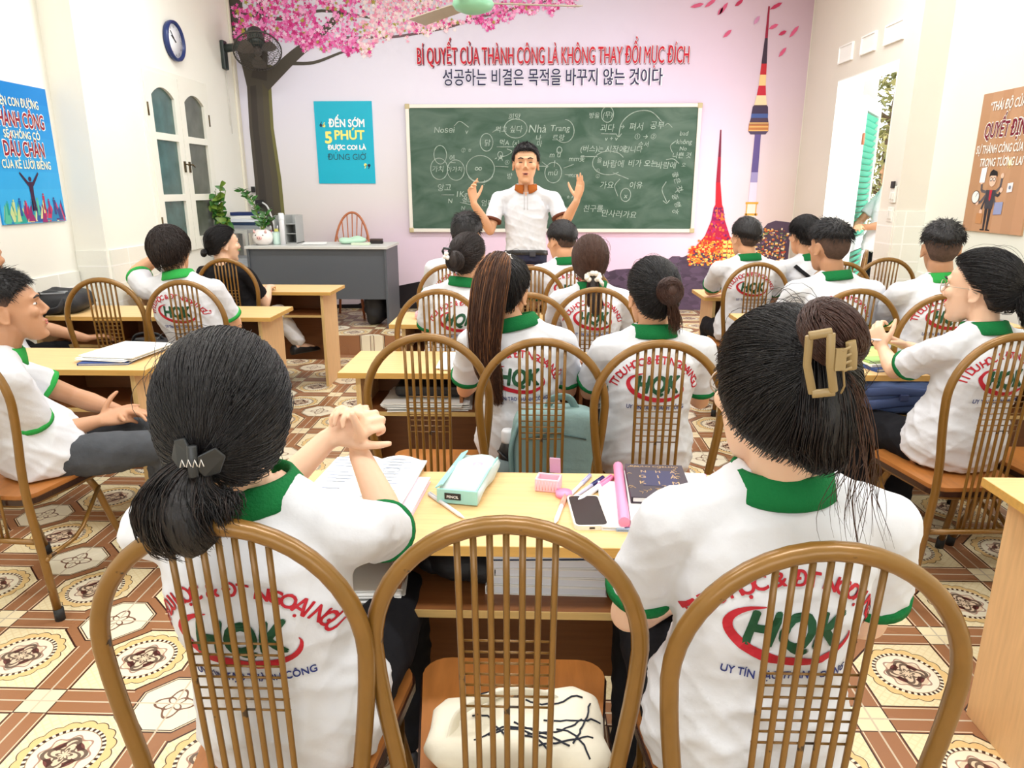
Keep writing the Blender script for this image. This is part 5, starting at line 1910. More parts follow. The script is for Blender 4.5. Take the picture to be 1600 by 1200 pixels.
mb.build('side_pocket', mat('grey_pocket_mesh', rgb(110, 126, 128), 0.7), t)
t = thing('water_bottle', 'black bottle with white cap in the side pocket of the teal backpack', 'bottle', (-0.083, 2.255, 0.465))
MB().lathe([(0.0001, 0.0), (0.029, 0.0), (0.031, 0.02), (0.031, 0.13), (0.022, 0.155), (0.018, 0.16), (0.0001, 0.16)], sides=20).build('body', M_BLK, t)
MB().lathe([(0.021, 0.158), (0.022, 0.165), (0.022, 0.195), (0.018, 0.203), (0.0001, 0.203)], sides=20).build('cap', M_WP, t)
mb = MB()
mb.tube([(-0.032, -0.01, 0.13), (-0.015, -0.034, 0.12), (0.02, -0.032, 0.09), (0.032, -0.01, 0.1)], 0.005, 6)
mb.build('carry_strap', M_BLK, t)

# cream tote bag on the empty nearest chair
t, b = lump('tote_bag', 'crumpled cream tote bag with black line drawing on the empty chair', 'bag', (-0.02, 1.055, 0.4575), (0.31, 0.19, 0.095), mat('cream_canvas', rgb(232, 224, 204), 0.8, bump=0.4, bscale=18), 0.0, 12, 0.8, 0.009)
bm_ = BVHTree.FromPolygons([v.co for v in b.data.vertices], [p.vertices for p in b.data.polygons])
mb = MB()
rl = random.Random(9)
for k in range(13):
    x, y, a = rl.uniform(-0.12, 0.10), rl.uniform(-0.08, 0.08), rl.uniform(-0.5, 0.7)
    pts = []
    for i in range(12):
        a += rl.uniform(-0.45, 0.45)
        x += 0.010 * math.cos(a)
        y += 0.010 * math.sin(a)
        h = bm_.ray_cast(Vector((x, y, 0.4)), Vector((0, 0, -1)))
        if h[0] is not None and h[0].z > 0.035:
            pts.append(h[0] + Vector((0, 0, 0.0012)))
    if len(pts) > 4:
        mb.tube(pts, 0.0017, 5)
mb.build('line_drawing', mat('black_fabric_ink', rgb(30, 34, 48), 0.8), t)
mb = MB()
mb.tube(spline([(-0.12, -0.03, 0.06), (-0.10, 0.0, 0.10), (-0.02, 0.03, 0.115), (0.05, 0.04, 0.10), (0.07, 0.06, 0.05)], 6), 0.012, 8, flat=(1.5, 0.3))
mb.build('handle', MATS['cream_canvas'], t)

# ---- teacher's desk
TZ = PH + 0.7555
pg = thing('pig_planter', 'white pig-faced planter with a leafy stem on the teacher desk', 'planter', (-2.515, 6.64, TZ))
mb = MB()
mb.lathe([(0.0001, 0.0), (0.055, 0.002), (0.085, 0.035), (0.093, 0.075), (0.082, 0.115), (0.05, 0.14), (0.042, 0.142), (0.04, 0.125), (0.0001, 0.12)], sides=28)
mb.build('pot', mat('white_glaze', rgb(246, 238, 234), 0.3), pg)
mb = MB()
mb.ball((0.0, -0.092, 0.07), (0.026, 0.012, 0.02))
for s in (-1, 1):
    mb.tube([(s * 0.05, -0.06, 0.115), (s * 0.058, -0.065, 0.145)], [0.014, 0.003], 8)
mb.build('snout', mat('pig_pink', rgb(240, 190, 186), 0.4), pg)
mb = MB()
for s in (-1, 1):
    mb.ball((s * 0.034, -0.087, 0.095), 0.005)
    mb.ball((s * 0.009, -0.104, 0.07), 0.004)
mb.build('eyes', M_BLK, pg)
M_LEAF = mat('glossy_leaf', rgb(62, 116, 50), 0.35, var=0.2)
M_LEAF2 = mat('yellow_green_leaf', rgb(110, 140, 50), 0.4, var=0.2)
def leaf(mb, c, d, up, l, w, mi=0):
    d = Vector(d).normalized()
    s = d.cross(Vector(up)).normalized()
    n = s.cross(d)
    vs_, fs_ = [], []
    for i in range(7):
        u_ = i / 6
        ww = w * math.sin(PI * min(1, u_ ** 0.8)) + 0.0006
        b_ = Vector(c) + d * l * u_ + n * (0.12 * l * math.sin(PI * u_))
        vs_ += [b_ - s * ww, b_ + n * (-0.18 * ww), b_ + s * ww]
    for i in range(6):
        q = i * 3
        fs_ += [(q, q + 1, q + 4, q + 3), (q + 1, q + 2, q + 5, q + 4)]
    mb.add(vs_, fs_, mi, True)
mb = MB()
st_ = MB()
rl = random.Random(31)
for s, pth in enumerate(([(0, 0, 0.13), (-0.02, -0.01, 0.24), (-0.05, -0.01, 0.36), (-0.10, -0.02, 0.45), (-0.16, -0.02, 0.49)], [(0.01, 0, 0.13), (0.03, -0.02, 0.22), (0.07, -0.03, 0.30)], [(0.0, 0.01, 0.13), (0.05, 0.0, 0.2), (0.12, -0.02, 0.24)])):
    P_ = spline(pth, 5)
    st_.tube(P_, [0.008 - 0.005 * i / len(P_) for i in range(len(P_))], 8)
    for i, p in enumerate(P_[2:]):
        for sg in (-1, 1):
            a = rl.uniform(0, 6.28)
            leaf(mb, p, (sg * 0.8, rl.uniform(-0.7, 0.3), rl.uniform(0.0, 0.8)), (0, 0, 1) if rl.random() < 0.6 else (0, -1, 0.4), rl.uniform(0.05, 0.085), rl.uniform(0.012, 0.02), 0)
st_.build('stem', M_LEAF2, pg)
mb.build('foliage', [M_LEAF], pg)

t = thing('spray_bottle', 'pale green bottle with yellow top beside the pig planter', 'bottle', (-2.405, 6.70, TZ))
MB().lathe([(0.0001, 0), (0.036, 0), (0.038, 0.01), (0.036, 0.10), (0.02, 0.12), (0.0001, 0.12)], sides=20).build('body', mat('mint_plastic', rgb(206, 232, 220), 0.3), t)
MB().lathe([(0.018, 0.119), (0.02, 0.125), (0.016, 0.145), (0.0001, 0.146)], sides=16).build('cap', mat('yellow_plastic', rgb(236, 232, 120), 0.4), t)
t = thing('tall_bottle', 'tall slim white bottle on the teacher desk', 'bottle', (-2.335, 6.66, TZ))
MB().lathe([(0.0001, 0), (0.024, 0), (0.024, 0.27), (0.02, 0.285), (0.0001, 0.286)], sides=18).build('body', M_WP, t)
MB().lathe([(0.0245, 0.225), (0.0255, 0.23), (0.0255, 0.282), (0.02, 0.288), (0.0001, 0.289)], sides=18).build('cap', M_PAPER2, t)
t = thing('paper_cup', 'white paper cup beside the grey desk organiser', 'cup', (-2.47, 6.83, TZ))
MB().lathe([(0.0001, 0), (0.03, 0), (0.042, 0.11), (0.038, 0.11), (0.028, 0.005), (0.0001, 0.005)], sides=20).build('cup_body', M_PAPER2, t)
for k, c in enumerate((rgb(226, 120, 140), rgb(60, 80, 140), rgb(230, 230, 236))):
    t = thing('pen', ['pink pen standing in the paper cup', 'blue pen standing in the paper cup', 'white pen standing in the paper cup'][k], 'pen', (-2.47 + (k - 1) * 0.018, 6.83, TZ + 0.006), 0, 'pens in the paper cup')
    MB().tube([(0, 0, 0), ((k - 1) * 0.012, 0, 0.12)], 0.005, 8).build('barrel', mat('cup_pen_%d' % k, c, 0.4), t)
    MB().tube([((k - 1) * 0.012, 0, 0.12), ((k - 1) * 0.016, 0, 0.16)], 0.0058, 8).build('cap', M_WP, t)
t = thing('desk_organiser', 'grey desktop file organiser at the back of the teacher desk', 'organiser', (-2.36, 6.93, TZ))
mb = MB()
for x in (-0.10, 0.0, 0.10):
    mb.box((x, 0, 0.13), (0.006, 0.22, 0.26))
mb.box((0, 0, 0.003), (0.206, 0.22, 0.006))
mb.box((0, 0.108, 0.13), (0.20, 0.006, 0.26))
for z in (0.09, 0.18):
    mb.box((0.05, 0, z), (0.094, 0.21, 0.005))
mb.build('box', mat('organiser_grey', rgb(176, 178, 176), 0.45), t)
sheaf('paper_stack', 'white papers near the middle of the teacher desk', 'papers', (-2.08, 6.80, TZ), 0.21, 0.28, 3, 0.2)
t, b = lump('cleaning_cloth', 'pale green folded cloth on the teacher desk', 'cloth', (-1.72, 6.82, TZ), (0.25, 0.18, 0.06), mat('pale_green_cloth', rgb(186, 222, 196), 0.9, bump=0.4, bscale=25), 0.2, 15, 0.8, 0.005)
mb = MB()
mb.box((0.05, -0.12, 0.010), (0.17, 0.06, 0.018))
o = mb.build('notepad', mat('pale_green_pad', rgb(214, 226, 200), 0.6), None, loc=(-1.66, 6.79, TZ))
tag(o, 'pale green pad in front of the folded cloth on the teacher desk', 'notepad')
t = thing('board_eraser', 'dark felt board eraser at the right end of the teacher desk', 'eraser', (-1.50, 6.84, TZ))
MB().box((0, 0, 0.013), (0.12, 0.055, 0.026)).build('felt_block', mat('dark_felt', rgb(44, 38, 38), 0.9), t, bevel=0.004)
MB().box((0, 0, 0.036), (0.12, 0.05, 0.02)).build('grip', mat('brown_grip', rgb(70, 52, 48), 0.5), t, bevel=0.006)
t, b = lump('shoulder_bag', 'black bag on the podium floor under the teacher desk', 'bag', (-1.52, 6.75, PH), (0.20, 0.26, 0.36), M_BLACKBAG, 0, 17, 0.7)

# rack contents
RZ = PH + 0.8830
for k in range(5):
    book('ledger', ['lowest book on the grey rack', 'second book from the bottom on the grey rack', 'middle book on the grey rack', 'fourth book on the grey rack', 'navy topmost book on the grey rack'][k], (-2.82, 7.12, RZ + k * 0.031), 0.21, 0.28, 0.030, R(90 + rnd.uniform(-3, 3)), [mat('grey_cover', rgb(150, 154, 160), 0.5), MATS['dark_blue_cover'], M_PAPER2, M_PAPER, mat('navy_cover', rgb(30, 50, 104), 0.5)][k], M_PAPER, 'book', 'books on the grey rack')
t = thing('potted_pothos', 'trailing pothos plant on the left of the grey rack', 'plant', (-2.93, 6.76, RZ))
MB().lathe([(0.0001, 0), (0.035, 0), (0.05, 0.09), (0.046, 0.09), (0.04, 0.075), (0.0001, 0.075)], sides=20).build('pot', M_WP, t)
mb, st_ = MB(), MB()
for k in range(9):
    a = k * 0.7 + 0.3
    h = rl.uniform(0.10, 0.36)
    o_ = Vector((0.06 * math.cos(a), -0.06 * abs(math.sin(a)), 0))
    P_ = spline([(0, 0, 0.075), (o_.x * 0.5, o_.y * 0.5, 0.09 + h * 0.5), (o_.x * 1.2, o_.y * 1.2, 0.08 + h)], 4) if k < 6 else spline([(0, 0, 0.08), (0.05 + 0.02 * k / 6, -0.07, 0.08), (0.09, -0.09, -0.05), (0.12, -0.10, -0.16 - 0.03 * (k - 6))], 4)
    st_.tube(P_, 0.0035, 6)
    for i, p in enumerate(P_[1:]):
        leaf(mb, p, (rl.uniform(-0.8, 0.8), rl.uniform(-0.9, 0.0), rl.uniform(-0.7, 0.5)), (0, -1, 0.5), rl.uniform(0.06, 0.10), rl.uniform(0.02, 0.034), rl.randrange(2))
st_.build('stem', M_LEAF2, t)
mb.build('foliage', [M_LEAF, M_LEAF2], t)
for zz, lb in ((0.165, 'bottom'), (0.515, 'middle')):
    sheaf('paper_stack', 'bluish paper stack on the %s shelf of the grey rack' % lb, 'papers', (-2.84, 6.95, PH + zz - 0.002), 0.24, 0.36, 34, 0.02, 0.008, M_PAPER2, 0.003)

# ================================================================== PEOPLE
UP = Vector((0, 0, 1))

def np_mesh(name, verts, faces, mats, parent, origin, mi=None, smooth=True):
    """verts (N,3), faces (M,4) arrays -> object."""
    me = bpy.data.meshes.new(name)
    verts = np.asarray(verts, dtype=np.float64) - np.array(origin)
    faces = np.asarray(faces, dtype=np.int32)
    me.vertices.add(len(verts))
    me.vertices.foreach_set('co', verts.ravel())
    me.loops.add(faces.size)
    me.loops.foreach_set('vertex_index', faces.ravel())
    me.polygons.add(len(faces))
    me.polygons.foreach_set('loop_start', np.arange(len(faces), dtype=np.int32) * faces.shape[1])
    me.update(calc_edges=True)
    if mi is not None:
        me.polygons.foreach_set('material_index', np.asarray(mi, dtype=np.int32))
    me.polygons.foreach_set('use_smooth', np.full(len(faces), smooth))
    for m in mats:
        me.materials.append(m)
    me.validate()
    o = bpy.data.objects.new(name, me)
    COL.objects.link(o)
    if parent is not None:
        o.parent = parent
    return o

def fuse(mb, voxel, smooth_it=4, wrinkle=None):
    """Voxel-fuse overlapping closed shapes into one continuous skin; returns (verts, quads)."""
    me = bpy.data.meshes.new('fuse')
    me.from_pydata(mb.v, [], mb.f)
    o = bpy.data.objects.new('fuse', me)
    COL.objects.link(o)
    md = o.modifiers.new('r', 'REMESH')
    md.mode = 'VOXEL'
    md.voxel_size = voxel
    md.adaptivity = 0
    if smooth_it:
        ms = o.modifiers.new('s', 'SMOOTH')
        ms.factor = 0.5
        ms.iterations = smooth_it
    dg = bpy.context.evaluated_depsgraph_get()
    ev = o.evaluated_get(dg)
    m2 = ev.to_mesh()
    n = len(m2.vertices)
    V = np.empty(n * 3)
    m2.vertices.foreach_get('co', V)
    V = V.reshape(-1, 3)
    Nn = np.empty(n * 3)
    m2.vertices.foreach_get('normal', Nn)
    Nn = Nn.reshape(-1, 3)
    F = np.empty(len(m2.loops), dtype=np.int32)
    m2.loops.foreach_get('vertex_index', F)
    nf = len(m2.polygons)
    F = F.reshape(nf, -1) if len(F) == nf * 4 else np.array([tuple(p.vertices) for p in m2.polygons if len(p.vertices) == 4])
    ev.to_mesh_clear()
    bpy.data.objects.remove(o)
    bpy.data.meshes.remove(me)
    if wrinkle is not None:
        V = wrinkle(V, Nn)
    return V, F

def strands_np(P_, rad, sides=3):
    """P_ (N,K,3) strand paths, rad (K,) or (N,K) -> verts, quads."""
    P_ = np.asarray(P_, dtype=np.float64)
    N, K, _ = P_.shape
    rad = np.broadcast_to(np.asarray(rad, dtype=np.float64), (N, K))
    T_ = np.gradient(P_, axis=1)
    T_ /= np.linalg.norm(T_, axis=2, keepdims=True) + 1e-9
    ref = np.array([0.31, 0.52, 0.79])
    u = np.cross(T_, ref)
    u /= np.linalg.norm(u, axis=2, keepdims=True) + 1e-9
    w = np.cross(T_, u)
    V = np.empty((N, K, sides, 3))
    for j in range(sides):
        a = 2 * PI * j / sides
        V[:, :, j] = P_ + rad[:, :, None] * (u * math.cos(a) + w * math.sin(a))
    idx = np.arange(N * K * sides).reshape(N, K, sides)
    F = []
    for j in range(sides):
        k = (j + 1) % sides
        F.append(np.stack([idx[:, :-1, j], idx[:, :-1, k], idx[:, 1:, k], idx[:, 1:, j]], axis=-1).reshape(-1, 4))
    return V.reshape(-1, 3), np.concatenate(F)

def join_np(parts):
    V, F, n = [], [], 0
    for v, f in parts:
        V.append(v)
        F.append(np.asarray(f) + n)
        n += len(v)
    return np.concatenate(V), np.concatenate(F)

# ---- materials
def skin_mat(name, c, red):
    m = mat(name, c, 0.48, 0.4, bump=0.05, bscale=180, var=0.05, vscale=9)
    b = m.node_tree.nodes['Principled BSDF']
    b.inputs['Subsurface Weight'].default_value = 0.12
    b.inputs['Subsurface Radius'].default_value = (0.012, 0.005, 0.003)
    return m
SKIN_LIGHT = skin_mat('light_skin', rgb(236, 194, 164), 0)
SKIN_MID = skin_mat('warm_skin', rgb(222, 168, 130), 0)
SKIN_TAN = skin_mat('tan_skin', rgb(196, 146, 112), 0)
def hair_mat(name, c, rough=0.42, spec=0.35):
    return mat(name, c, rough, spec, bump=0.5, bscale=5, var=0.25, vscale=9, stretch=(30, 30, 3))
HAIR_BLACK = hair_mat('black_hair', rgb(27, 24, 25))
HAIR_DARK = hair_mat('dark_brown_hair', rgb(40, 30, 27))
HAIR_BROWN = hair_mat('brown_hair', rgb(76, 50, 38))
HAIR_LIGHT = hair_mat('light_brown_hair', rgb(140, 92, 58))
HAIR_SHAVED = mat('shaved_hair', rgb(92, 72, 62), 0.8, 0.2, bump=0.5, bscale=300, var=0.2, vscale=60)
M_SHIRT = mat('white_cotton', rgb(222, 223, 228), 0.85, 0.15, bump=0.25, bscale=22)
M_GREEN = mat('green_rib_knit', rgb(20, 112, 58), 0.8, 0.2, bump=0.3, bscale=200)
M_GREEN2 = mat('bright_green_rib_knit', rgb(52, 166, 76), 0.8, 0.2, bump=0.3, bscale=200)
M_RUST = mat('rust_rib_knit', rgb(170, 92, 36), 0.8, 0.2, bump=0.3, bscale=200)
M_BROWNK = mat('brown_rib_knit', rgb(104, 58, 40), 0.8, 0.2)
M_BLACKT = mat('black_cotton', rgb(26, 25, 28), 0.85, 0.15, bump=0.25, bscale=22)
M_TROUS = mat('black_trousers', rgb(28, 28, 32), 0.85, 0.15, bump=0.2, bscale=40)
M_JEANS = mat('washed_grey_denim', rgb(74, 76, 80), 0.85, 0.15, bump=0.25, bscale=60, var=0.25, vscale=9)
M_NAVYT = mat('navy_trousers', rgb(44, 46, 66), 0.75, 0.2, bump=0.15, bscale=40)
M_WHITET = mat('white_trousers', rgb(236, 236, 238), 0.8, 0.15, bump=0.15, bscale=40)
M_SHOE = mat('black_shoe', rgb(26, 26, 28), 0.45)
M_PRED, M_PGREEN, M_PBLUE = mat('red_print', rgb(186, 20, 40), 0.6), mat('green_print', rgb(8, 74, 42), 0.6), mat('blue_print', rgb(36, 52, 128), 0.6)
M_EYEW, M_EYED, M_LIP, M_BROW = mat('eye_white', rgb(236, 232, 226), 0.3), mat('eye_dark', rgb(32, 22, 20), 0.2), mat('lip_skin', rgb(196, 112, 100), 0.5), mat('eyebrow_hair', rgb(40, 32, 30), 0.7)

def frame3(yaw, pitch=0, roll=0):
    return Matrix.Rotation(R(yaw), 3, 'Z') @ Matrix.Rotation(R(pitch), 3, 'X') @ Matrix.Rotation(R(roll), 3, 'Y')

# ---- anatomy
def spine_curve(P0, N0, yaw, slouch=0.0):
    f = Vector((-math.sin(R(yaw)), math.cos(R(yaw)), 0))
    d = N0 - P0
    L = d.length
    return lambda t: (P0 * (1 - t) ** 3 + (P0 + UP * L * 0.36 - f * (0.02 + slouch)) * 3 * t * (1 - t) ** 2
                      + (N0 - UP * L * 0.30 - f * (0.035 + slouch * 0.6)) * 3 * t * t * (1 - t) + N0 * t ** 3)

def torso_rings(sp, prof, pyaw, syaw, n=24):
    rs = []
    for t, a, b, dz in prof:
        c = sp(t) if t <= 1 else sp(1.0)
        tg = (sp(min(t + 0.03, 1.0)) - sp(max(min(t, 1.0) - 0.03, 0))).normalized()
        yw = pyaw + (syaw - pyaw) * min(max(t, 0), 1)
        x = Vector((math.cos(R(yw)), math.sin(R(yw)), 0))
        y = tg.cross(x).normalized()
        x = y.cross(tg).normalized()
        c = c + tg * dz
        ring = []
        for j in range(n):
            q = 2 * PI * j / n
            cx, sy = math.cos(q), math.sin(q)
            # flattened back (-y), rounder front
            ring.append(c + x * (a * math.copysign(abs(cx) ** 0.85, cx)) + y * (b * math.copysign(abs(sy) ** 0.9, sy)))
        rs.append(ring)
    return rs

def head_geo(mb, H, M, s=1.0, female=False):
    f = lambda x, y, z: H + M @ (Vector((x, y, z)) * s)
    w = 0.95 if female else 1.0
    # skull
    rs = []
    for i in range(17):
        th = min(max(PI * i / 16, 0.05), PI - 0.05)
        ring = []
        for j in range(24):
            a = 2 * PI * j / 24
            ring.append(f(0.074 * w * math.sin(th) * math.cos(a), -0.008 + 0.097 * math.sin(th) * math.sin(a), 0.028 - 0.088 * math.cos(th)))
        rs.append(ring)
    mb.rings(rs)
    # face and jaw
    prof = [(0.085, .050, .060, -.04), (0.06, .066, .0865, -.02), (0.035, .069, .090, -.02), (0.01, .067, .087, -.02), (-0.02, .066, .088, -.015), (-0.045, .061, .088, -.01), (-0.07, .053, .087, 0.0), (-0.092, .042, .086, .015), (-0.108, .028, .082, .03), (-0.115, .012, .072, .045)]
    rs = []
    for z, hw, yf, yb in prof:
        cy, hy = (yf + yb) / 2, (yf - yb) / 2
        rs.append([f(hw * w * math.copysign(abs(math.cos(a)) ** 0.9, math.cos(a)), cy + hy * math.sin(a), z) for a in [2 * PI * j / 24 for j in range(24)]])
    mb.rings(rs[::-1])
    # brow, nose, cheeks, lips, chin
    mb.tube([f(-.045, .078, .030), f(-.02, .090, .034), f(.02, .090, .034), f(.045, .078, .030)], 0.009 * s, 8)
    mb.tube([f(0, .088, .026), f(0, .096, .008), f(0, .104, -.010), f(0, .108, -.022)], [0.007 * s, .0085 * s, .0105 * s, .012 * s], 10)
    for sg in (-1, 1):
        mb.ball(f(sg * .011, .098, -.025), .0085 * s, seg=10)
        mb.ball(f(sg * .043 * w, .072, -.012), (.022 * s, .02 * s, .02 * s), M=M, seg=12)
    mb.ball(f(0, .088, -.053), (.022 * s, .011 * s, .0065 * s), M=M, seg=12)
    mb.ball(f(0, .087, -.065), (.019 * s, .011 * s, .0075 * s), M=M, seg=12)
    mb.ball(f(0, .080, -.098), (.020 * s, .013 * s, .014 * s), M=M, seg=12)
    # ears
    for sg in (-1, 1):
        E_ = M @ frame3(-sg * 18)
        c = f(sg * .0765 * w, -.006, -.004)
        mb.ball(c, (.0075 * s, .017 * s, .031 * s), M=E_, seg=14)
        pts = [c + E_ @ (Vector((sg * .006, .017 * math.cos(a), .030 * math.sin(a) + .002)) * s) for a in [R(-100) + R(250) * i / 12 for i in range(13)]]
        pts = [c + E_ @ (Vector((sg * .0065, -.001 + .017 * math.cos(a), .029 * math.sin(a))) * s) for a in [R(60) + R(230) * i / 12 for i in range(13)]]
        mb.tube(pts, .0048 * s, 7)
        mb.ball(c + E_ @ (Vector((sg * .003, .006, -.027)) * s), .0068 * s, seg=8)

def face_parts(root, o, H, M, s=1.0, open_eyes=True, parent=None):
    f = lambda x, y, z: H + M @ (Vector((x, y, z)) * s)
    for sg in (-1, 1):
        mb = MB()
        mb.ball(f(sg * .031, .0818, .012), (.0130 * s, .006 * s, (.0046 if open_eyes else .0030) * s), M=M @ frame3(-sg * 14), seg=14)
        e = mb.build('eye', M_EYEW if open_eyes else M_BROW, root, origin=o)
        if open_eyes:
            mb = MB()
            mb.ball(f(sg * .031, .0868, .0122), (.0056 * s, .002 * s, .0044 * s), M=M, seg=12)
            mb.build('iris', M_EYED, e)
            e.children[0].location = (0, 0, 0)
            for v in e.children[0].data.vertices:
                v.co -= Vector(o)
        mb = MB()
        mb.tube([f(sg * .014, .0990, .033), f(sg * .030, .0970, .038), f(sg * .047, .0860, .033)], [.0030 * s, .0040 * s, .0018 * s], 7)
        mb.build('eyebrow', M_BROW, root, origin=o)
        if not open_eyes:
            pass
    mb = MB()
    mb.ball(f(0, .0935, -.053), (.020 * s, .0062 * s, .0036 * s), M=M, seg=12)
    mb.ball(f(0, .0925, -.0625), (.017 * s, .0062 * s, .0046 * s), M=M, seg=12)
    mb.build('lips', M_LIP, root, origin=o)
    if not open_eyes:
        mb = MB()
        mb.ball(f(0, .0985, -.058), (.014 * s, .004 * s, .0028 * s), M=M, seg=12)
        mb.build('mouth', M_EYED, root, origin=o)

def hand_geo(mb, W, d, n, side, curl, thumb=(0.6, 0.75, -0.25), s=1.0, spread=0.10, tcurl=0.35):
    d = Vector(d).normalized()
    n = Vector(n)
    n = (n - d * n.dot(d)).normalized()
    t = d.cross(n).normalized() * (-side)          # thumb side
    P_ = lambda a, b, c: W + d * (a * s) + t * (b * s) + n * (c * s)
    rs = []
    for a, hw, ht in ((-.012, .024, .018), (.012, .027, .017), (.04, .036, .0155), (.07, .041, .0145), (.093, .040, .012)):
        rs.append([P_(a, hw * math.copysign(abs(math.cos(q)) ** .8, math.cos(q)), ht * math.copysign(abs(math.sin(q)) ** .8, math.sin(q))) for q in [2 * PI * j / 16 for j in range(16)]])
    mb.rings(rs)
    for k in range(4):
        L = (.070, .079, .073, .057)[k]
        base = P_((.090, .095, .090, .080)[k], (.0305, .0105, -.0098, -.0295)[k], 0)
        ang = (1.5 - k) * spread
        dd = (d * math.cos(ang) + t * math.sin(ang)).normalized()
        ax = dd.cross(n).normalized()
        pts, rad = [base - dd * .012 * s, base], [.0098 * s, .0096 * s]
        cur = 0.0
        p = base
        c = curl[k] if hasattr(curl, '__len__') else curl
        cs = c if hasattr(c, '__len__') else (c * .8, c * 1.1, c * .7)
        for j, fr in enumerate((.45, .30, .25)):
            cur += cs[j]
            q = dd * math.cos(cur) - n * math.sin(cur)
            p = p + q * (L * fr * s)
            pts.append(p)
            rad.append((.0086, .0079, .0062)[j] * s)
        mb.tube(pts, rad, 8)
        mb.ball(pts[-1], .0066 * s, seg=8)
    td = (d * thumb[0] + t * thumb[1] + n * thumb[2]).normalized()
    p = P_(.022, .022, -.004)
    pts, rad = [p - td * .01 * s, p], [.013 * s, .0135 * s]
    bend = (d * 0.8 - t * 0.25 - n * 0.2)
    for j, L in enumerate((.043, .033, .026)):
        dd = (td + bend * (tcurl * j)).normalized()
        p = p + dd * (L * s)
        pts.append(p)
        rad.append((.0118, .0098, .0075)[j] * s)
    mb.tube(pts, rad, 9)
    mb.ball(pts[-1], .0078 * s, seg=8)

def limb(mb, pts, rad, n=4, sides=14):
    P_ = spline(pts, n)
    r_ = np.interp(np.linspace(0, len(pts) - 1, len(P_)), range(len(pts)), rad)
    mb.tube(P_, list(r_), sides)
    mb.ball(P_[0], r_[0], seg=12)
    mb.ball(P_[-1], r_[-1], seg=12)

def folds(seed, amp, zlow, zhigh):
    """Cloth creases: soft ridges across the waist and drape lines, as real displacement."""
    rs = np.random.RandomState(seed)
    K = []
    for i in range(7):
        a = rs.uniform(0, 2 * PI)
        tilt = rs.uniform(-0.7, 0.7)
        f_ = rs.uniform(26, 66)
        K.append((np.array([math.cos(a) * f_ * 0.55, math.sin(a) * f_ * 0.35, f_ * (0.5 + 0.6 * tilt)]), rs.uniform(0, 6.28), rs.uniform(6, 14, 3), rs.uniform(0, 6.28)))
    def fn(V, Nn):
        w = np.zeros(len(V))
        for k, ph_, k2, p2 in K:
            s_ = np.sin(V @ k + ph_ + 1.6 * np.sin(V @ k2 + p2))
            w += (1 - np.abs(s_)) ** 2.2 - 0.33
        m = np.clip((zhigh - V[:, 2]) / (zhigh - zlow), 0, 1)
        return V + Nn * (w * amp * (0.35 + 0.65 * m))[:, None]
    return fn

# ---- shirt print, built once flat and then wrapped onto each back
def make_print():
    mb = MB()
    def letters(s, size, ang0, ang1, rx, rz, mi):
        ws = []
        for ch in s:
            if ch == ' ':
                ws.append(0.34)
            else:
                vv, _ = text_geo(ch, 1.0, 0)
                ws.append(max(p[0] for p in vv) - min(p[0] for p in vv) + 0.12)
        tot = sum(ws)
        acc = 0
        for ch, w in zip(s, ws):
            q = (acc + w / 2) / tot
            acc += w
            if ch == ' ':
                continue
            a = ang0 + (ang1 - ang0) * q
            x, z = rx * math.cos(a), rz * math.sin(a)
            tx, tz = -rx * math.sin(a), rz * math.cos(a)
            M = frame4((x, 0, z), (-tx, 0, -tz), (-(-tz), 0, -tx))
            dx, dz = -tx, -tz
            l = math.hypot(dx, dz)
            dx, dz = dx / l, dz / l
            M = frame4((x, 0, z), (dx, 0, dz), (-dz, 0, dx))
            put_text(mb, ch, M, size, bold=0.026, mi=mi)
    letters('TT DU HỌC & ĐT NGOẠI NGỮ', 0.033, R(176), R(4), 0.128, 0.098, 0)
    put_text(mb, 'HQK', frame4((0, 0, 0.0), (1, 0, 0), (0, 0, 1)), 0.080, bold=0.045, shear=0.2, fit=0.152, mi=1)
    # red swoosh: crescent under and around the letters
    n = 34
    out = []
    for i in range(n + 1):
        t = i / n
        a = R(118) + (R(372) - R(118)) * t
        w = 0.0075 * math.sin(PI * min(1, t * 1.02)) ** 0.7 + 0.0008
        ca, sa = math.cos(a), math.sin(a)
        cx, cz = 0.094 * ca * 1.0, 0.020 + 0.046 * sa + 0.010 * ca * -1
        nx, nz = ca * 0.6, sa
        l = math.hypot(nx, nz)
        out.append(((cx + nx / l * w, cz + nz / l * w), (cx - nx / l * w, cz - nz / l * w)))
    for i in range(n):
        (a, b), (c, d) = out[i], out[i + 1]
        mb.add([(a[0], -0.0006, a[1]), (c[0], -0.0006, c[1]), (d[0], -0.0006, d[1]), (b[0], -0.0006, b[1])], [(0, 1, 2, 3)], 0)
    put_text(mb, 'UY TÍN TẠO THÀNH CÔNG', frame4((0.005, 0, -0.062), (1, 0, 0), (0, 0, 1)), 0.021, bold=0.014, fit=0.195, mi=2)
    me = bpy.data.meshes.new('print')
    me.from_pydata(mb.v, [], mb.f)
    me.polygons.foreach_set('material_index', mb.mi)
    bm = bmesh.new()
    bm.from_mesh(me)
    bmesh.ops.remove_doubles(bm, verts=bm.verts, dist=1e-6)
    for ax, vals in ((0, np.arange(-0.14, 0.141, 0.02)), (2, np.arange(-0.09, 0.14, 0.02))):
        for v in vals:
            no = (1, 0, 0) if ax == 0 else (0, 0, 1)
            bmesh.ops.bisect_plane(bm, geom=bm.verts[:] + bm.edges[:] + bm.faces[:], plane_co=(v, 0, v), plane_no=no)
    bm.verts.ensure_lookup_table()
    V = [(v.co.x, v.co.z, -v.co.y) for v in bm.verts]
    F = [tuple(v.index for v in f.verts) for f in bm.faces]
    MI = [f.material_index for f in bm.faces]
    bm.free()
    bpy.data.meshes.remove(me)
    return V, F, MI
PRINT = make_print()

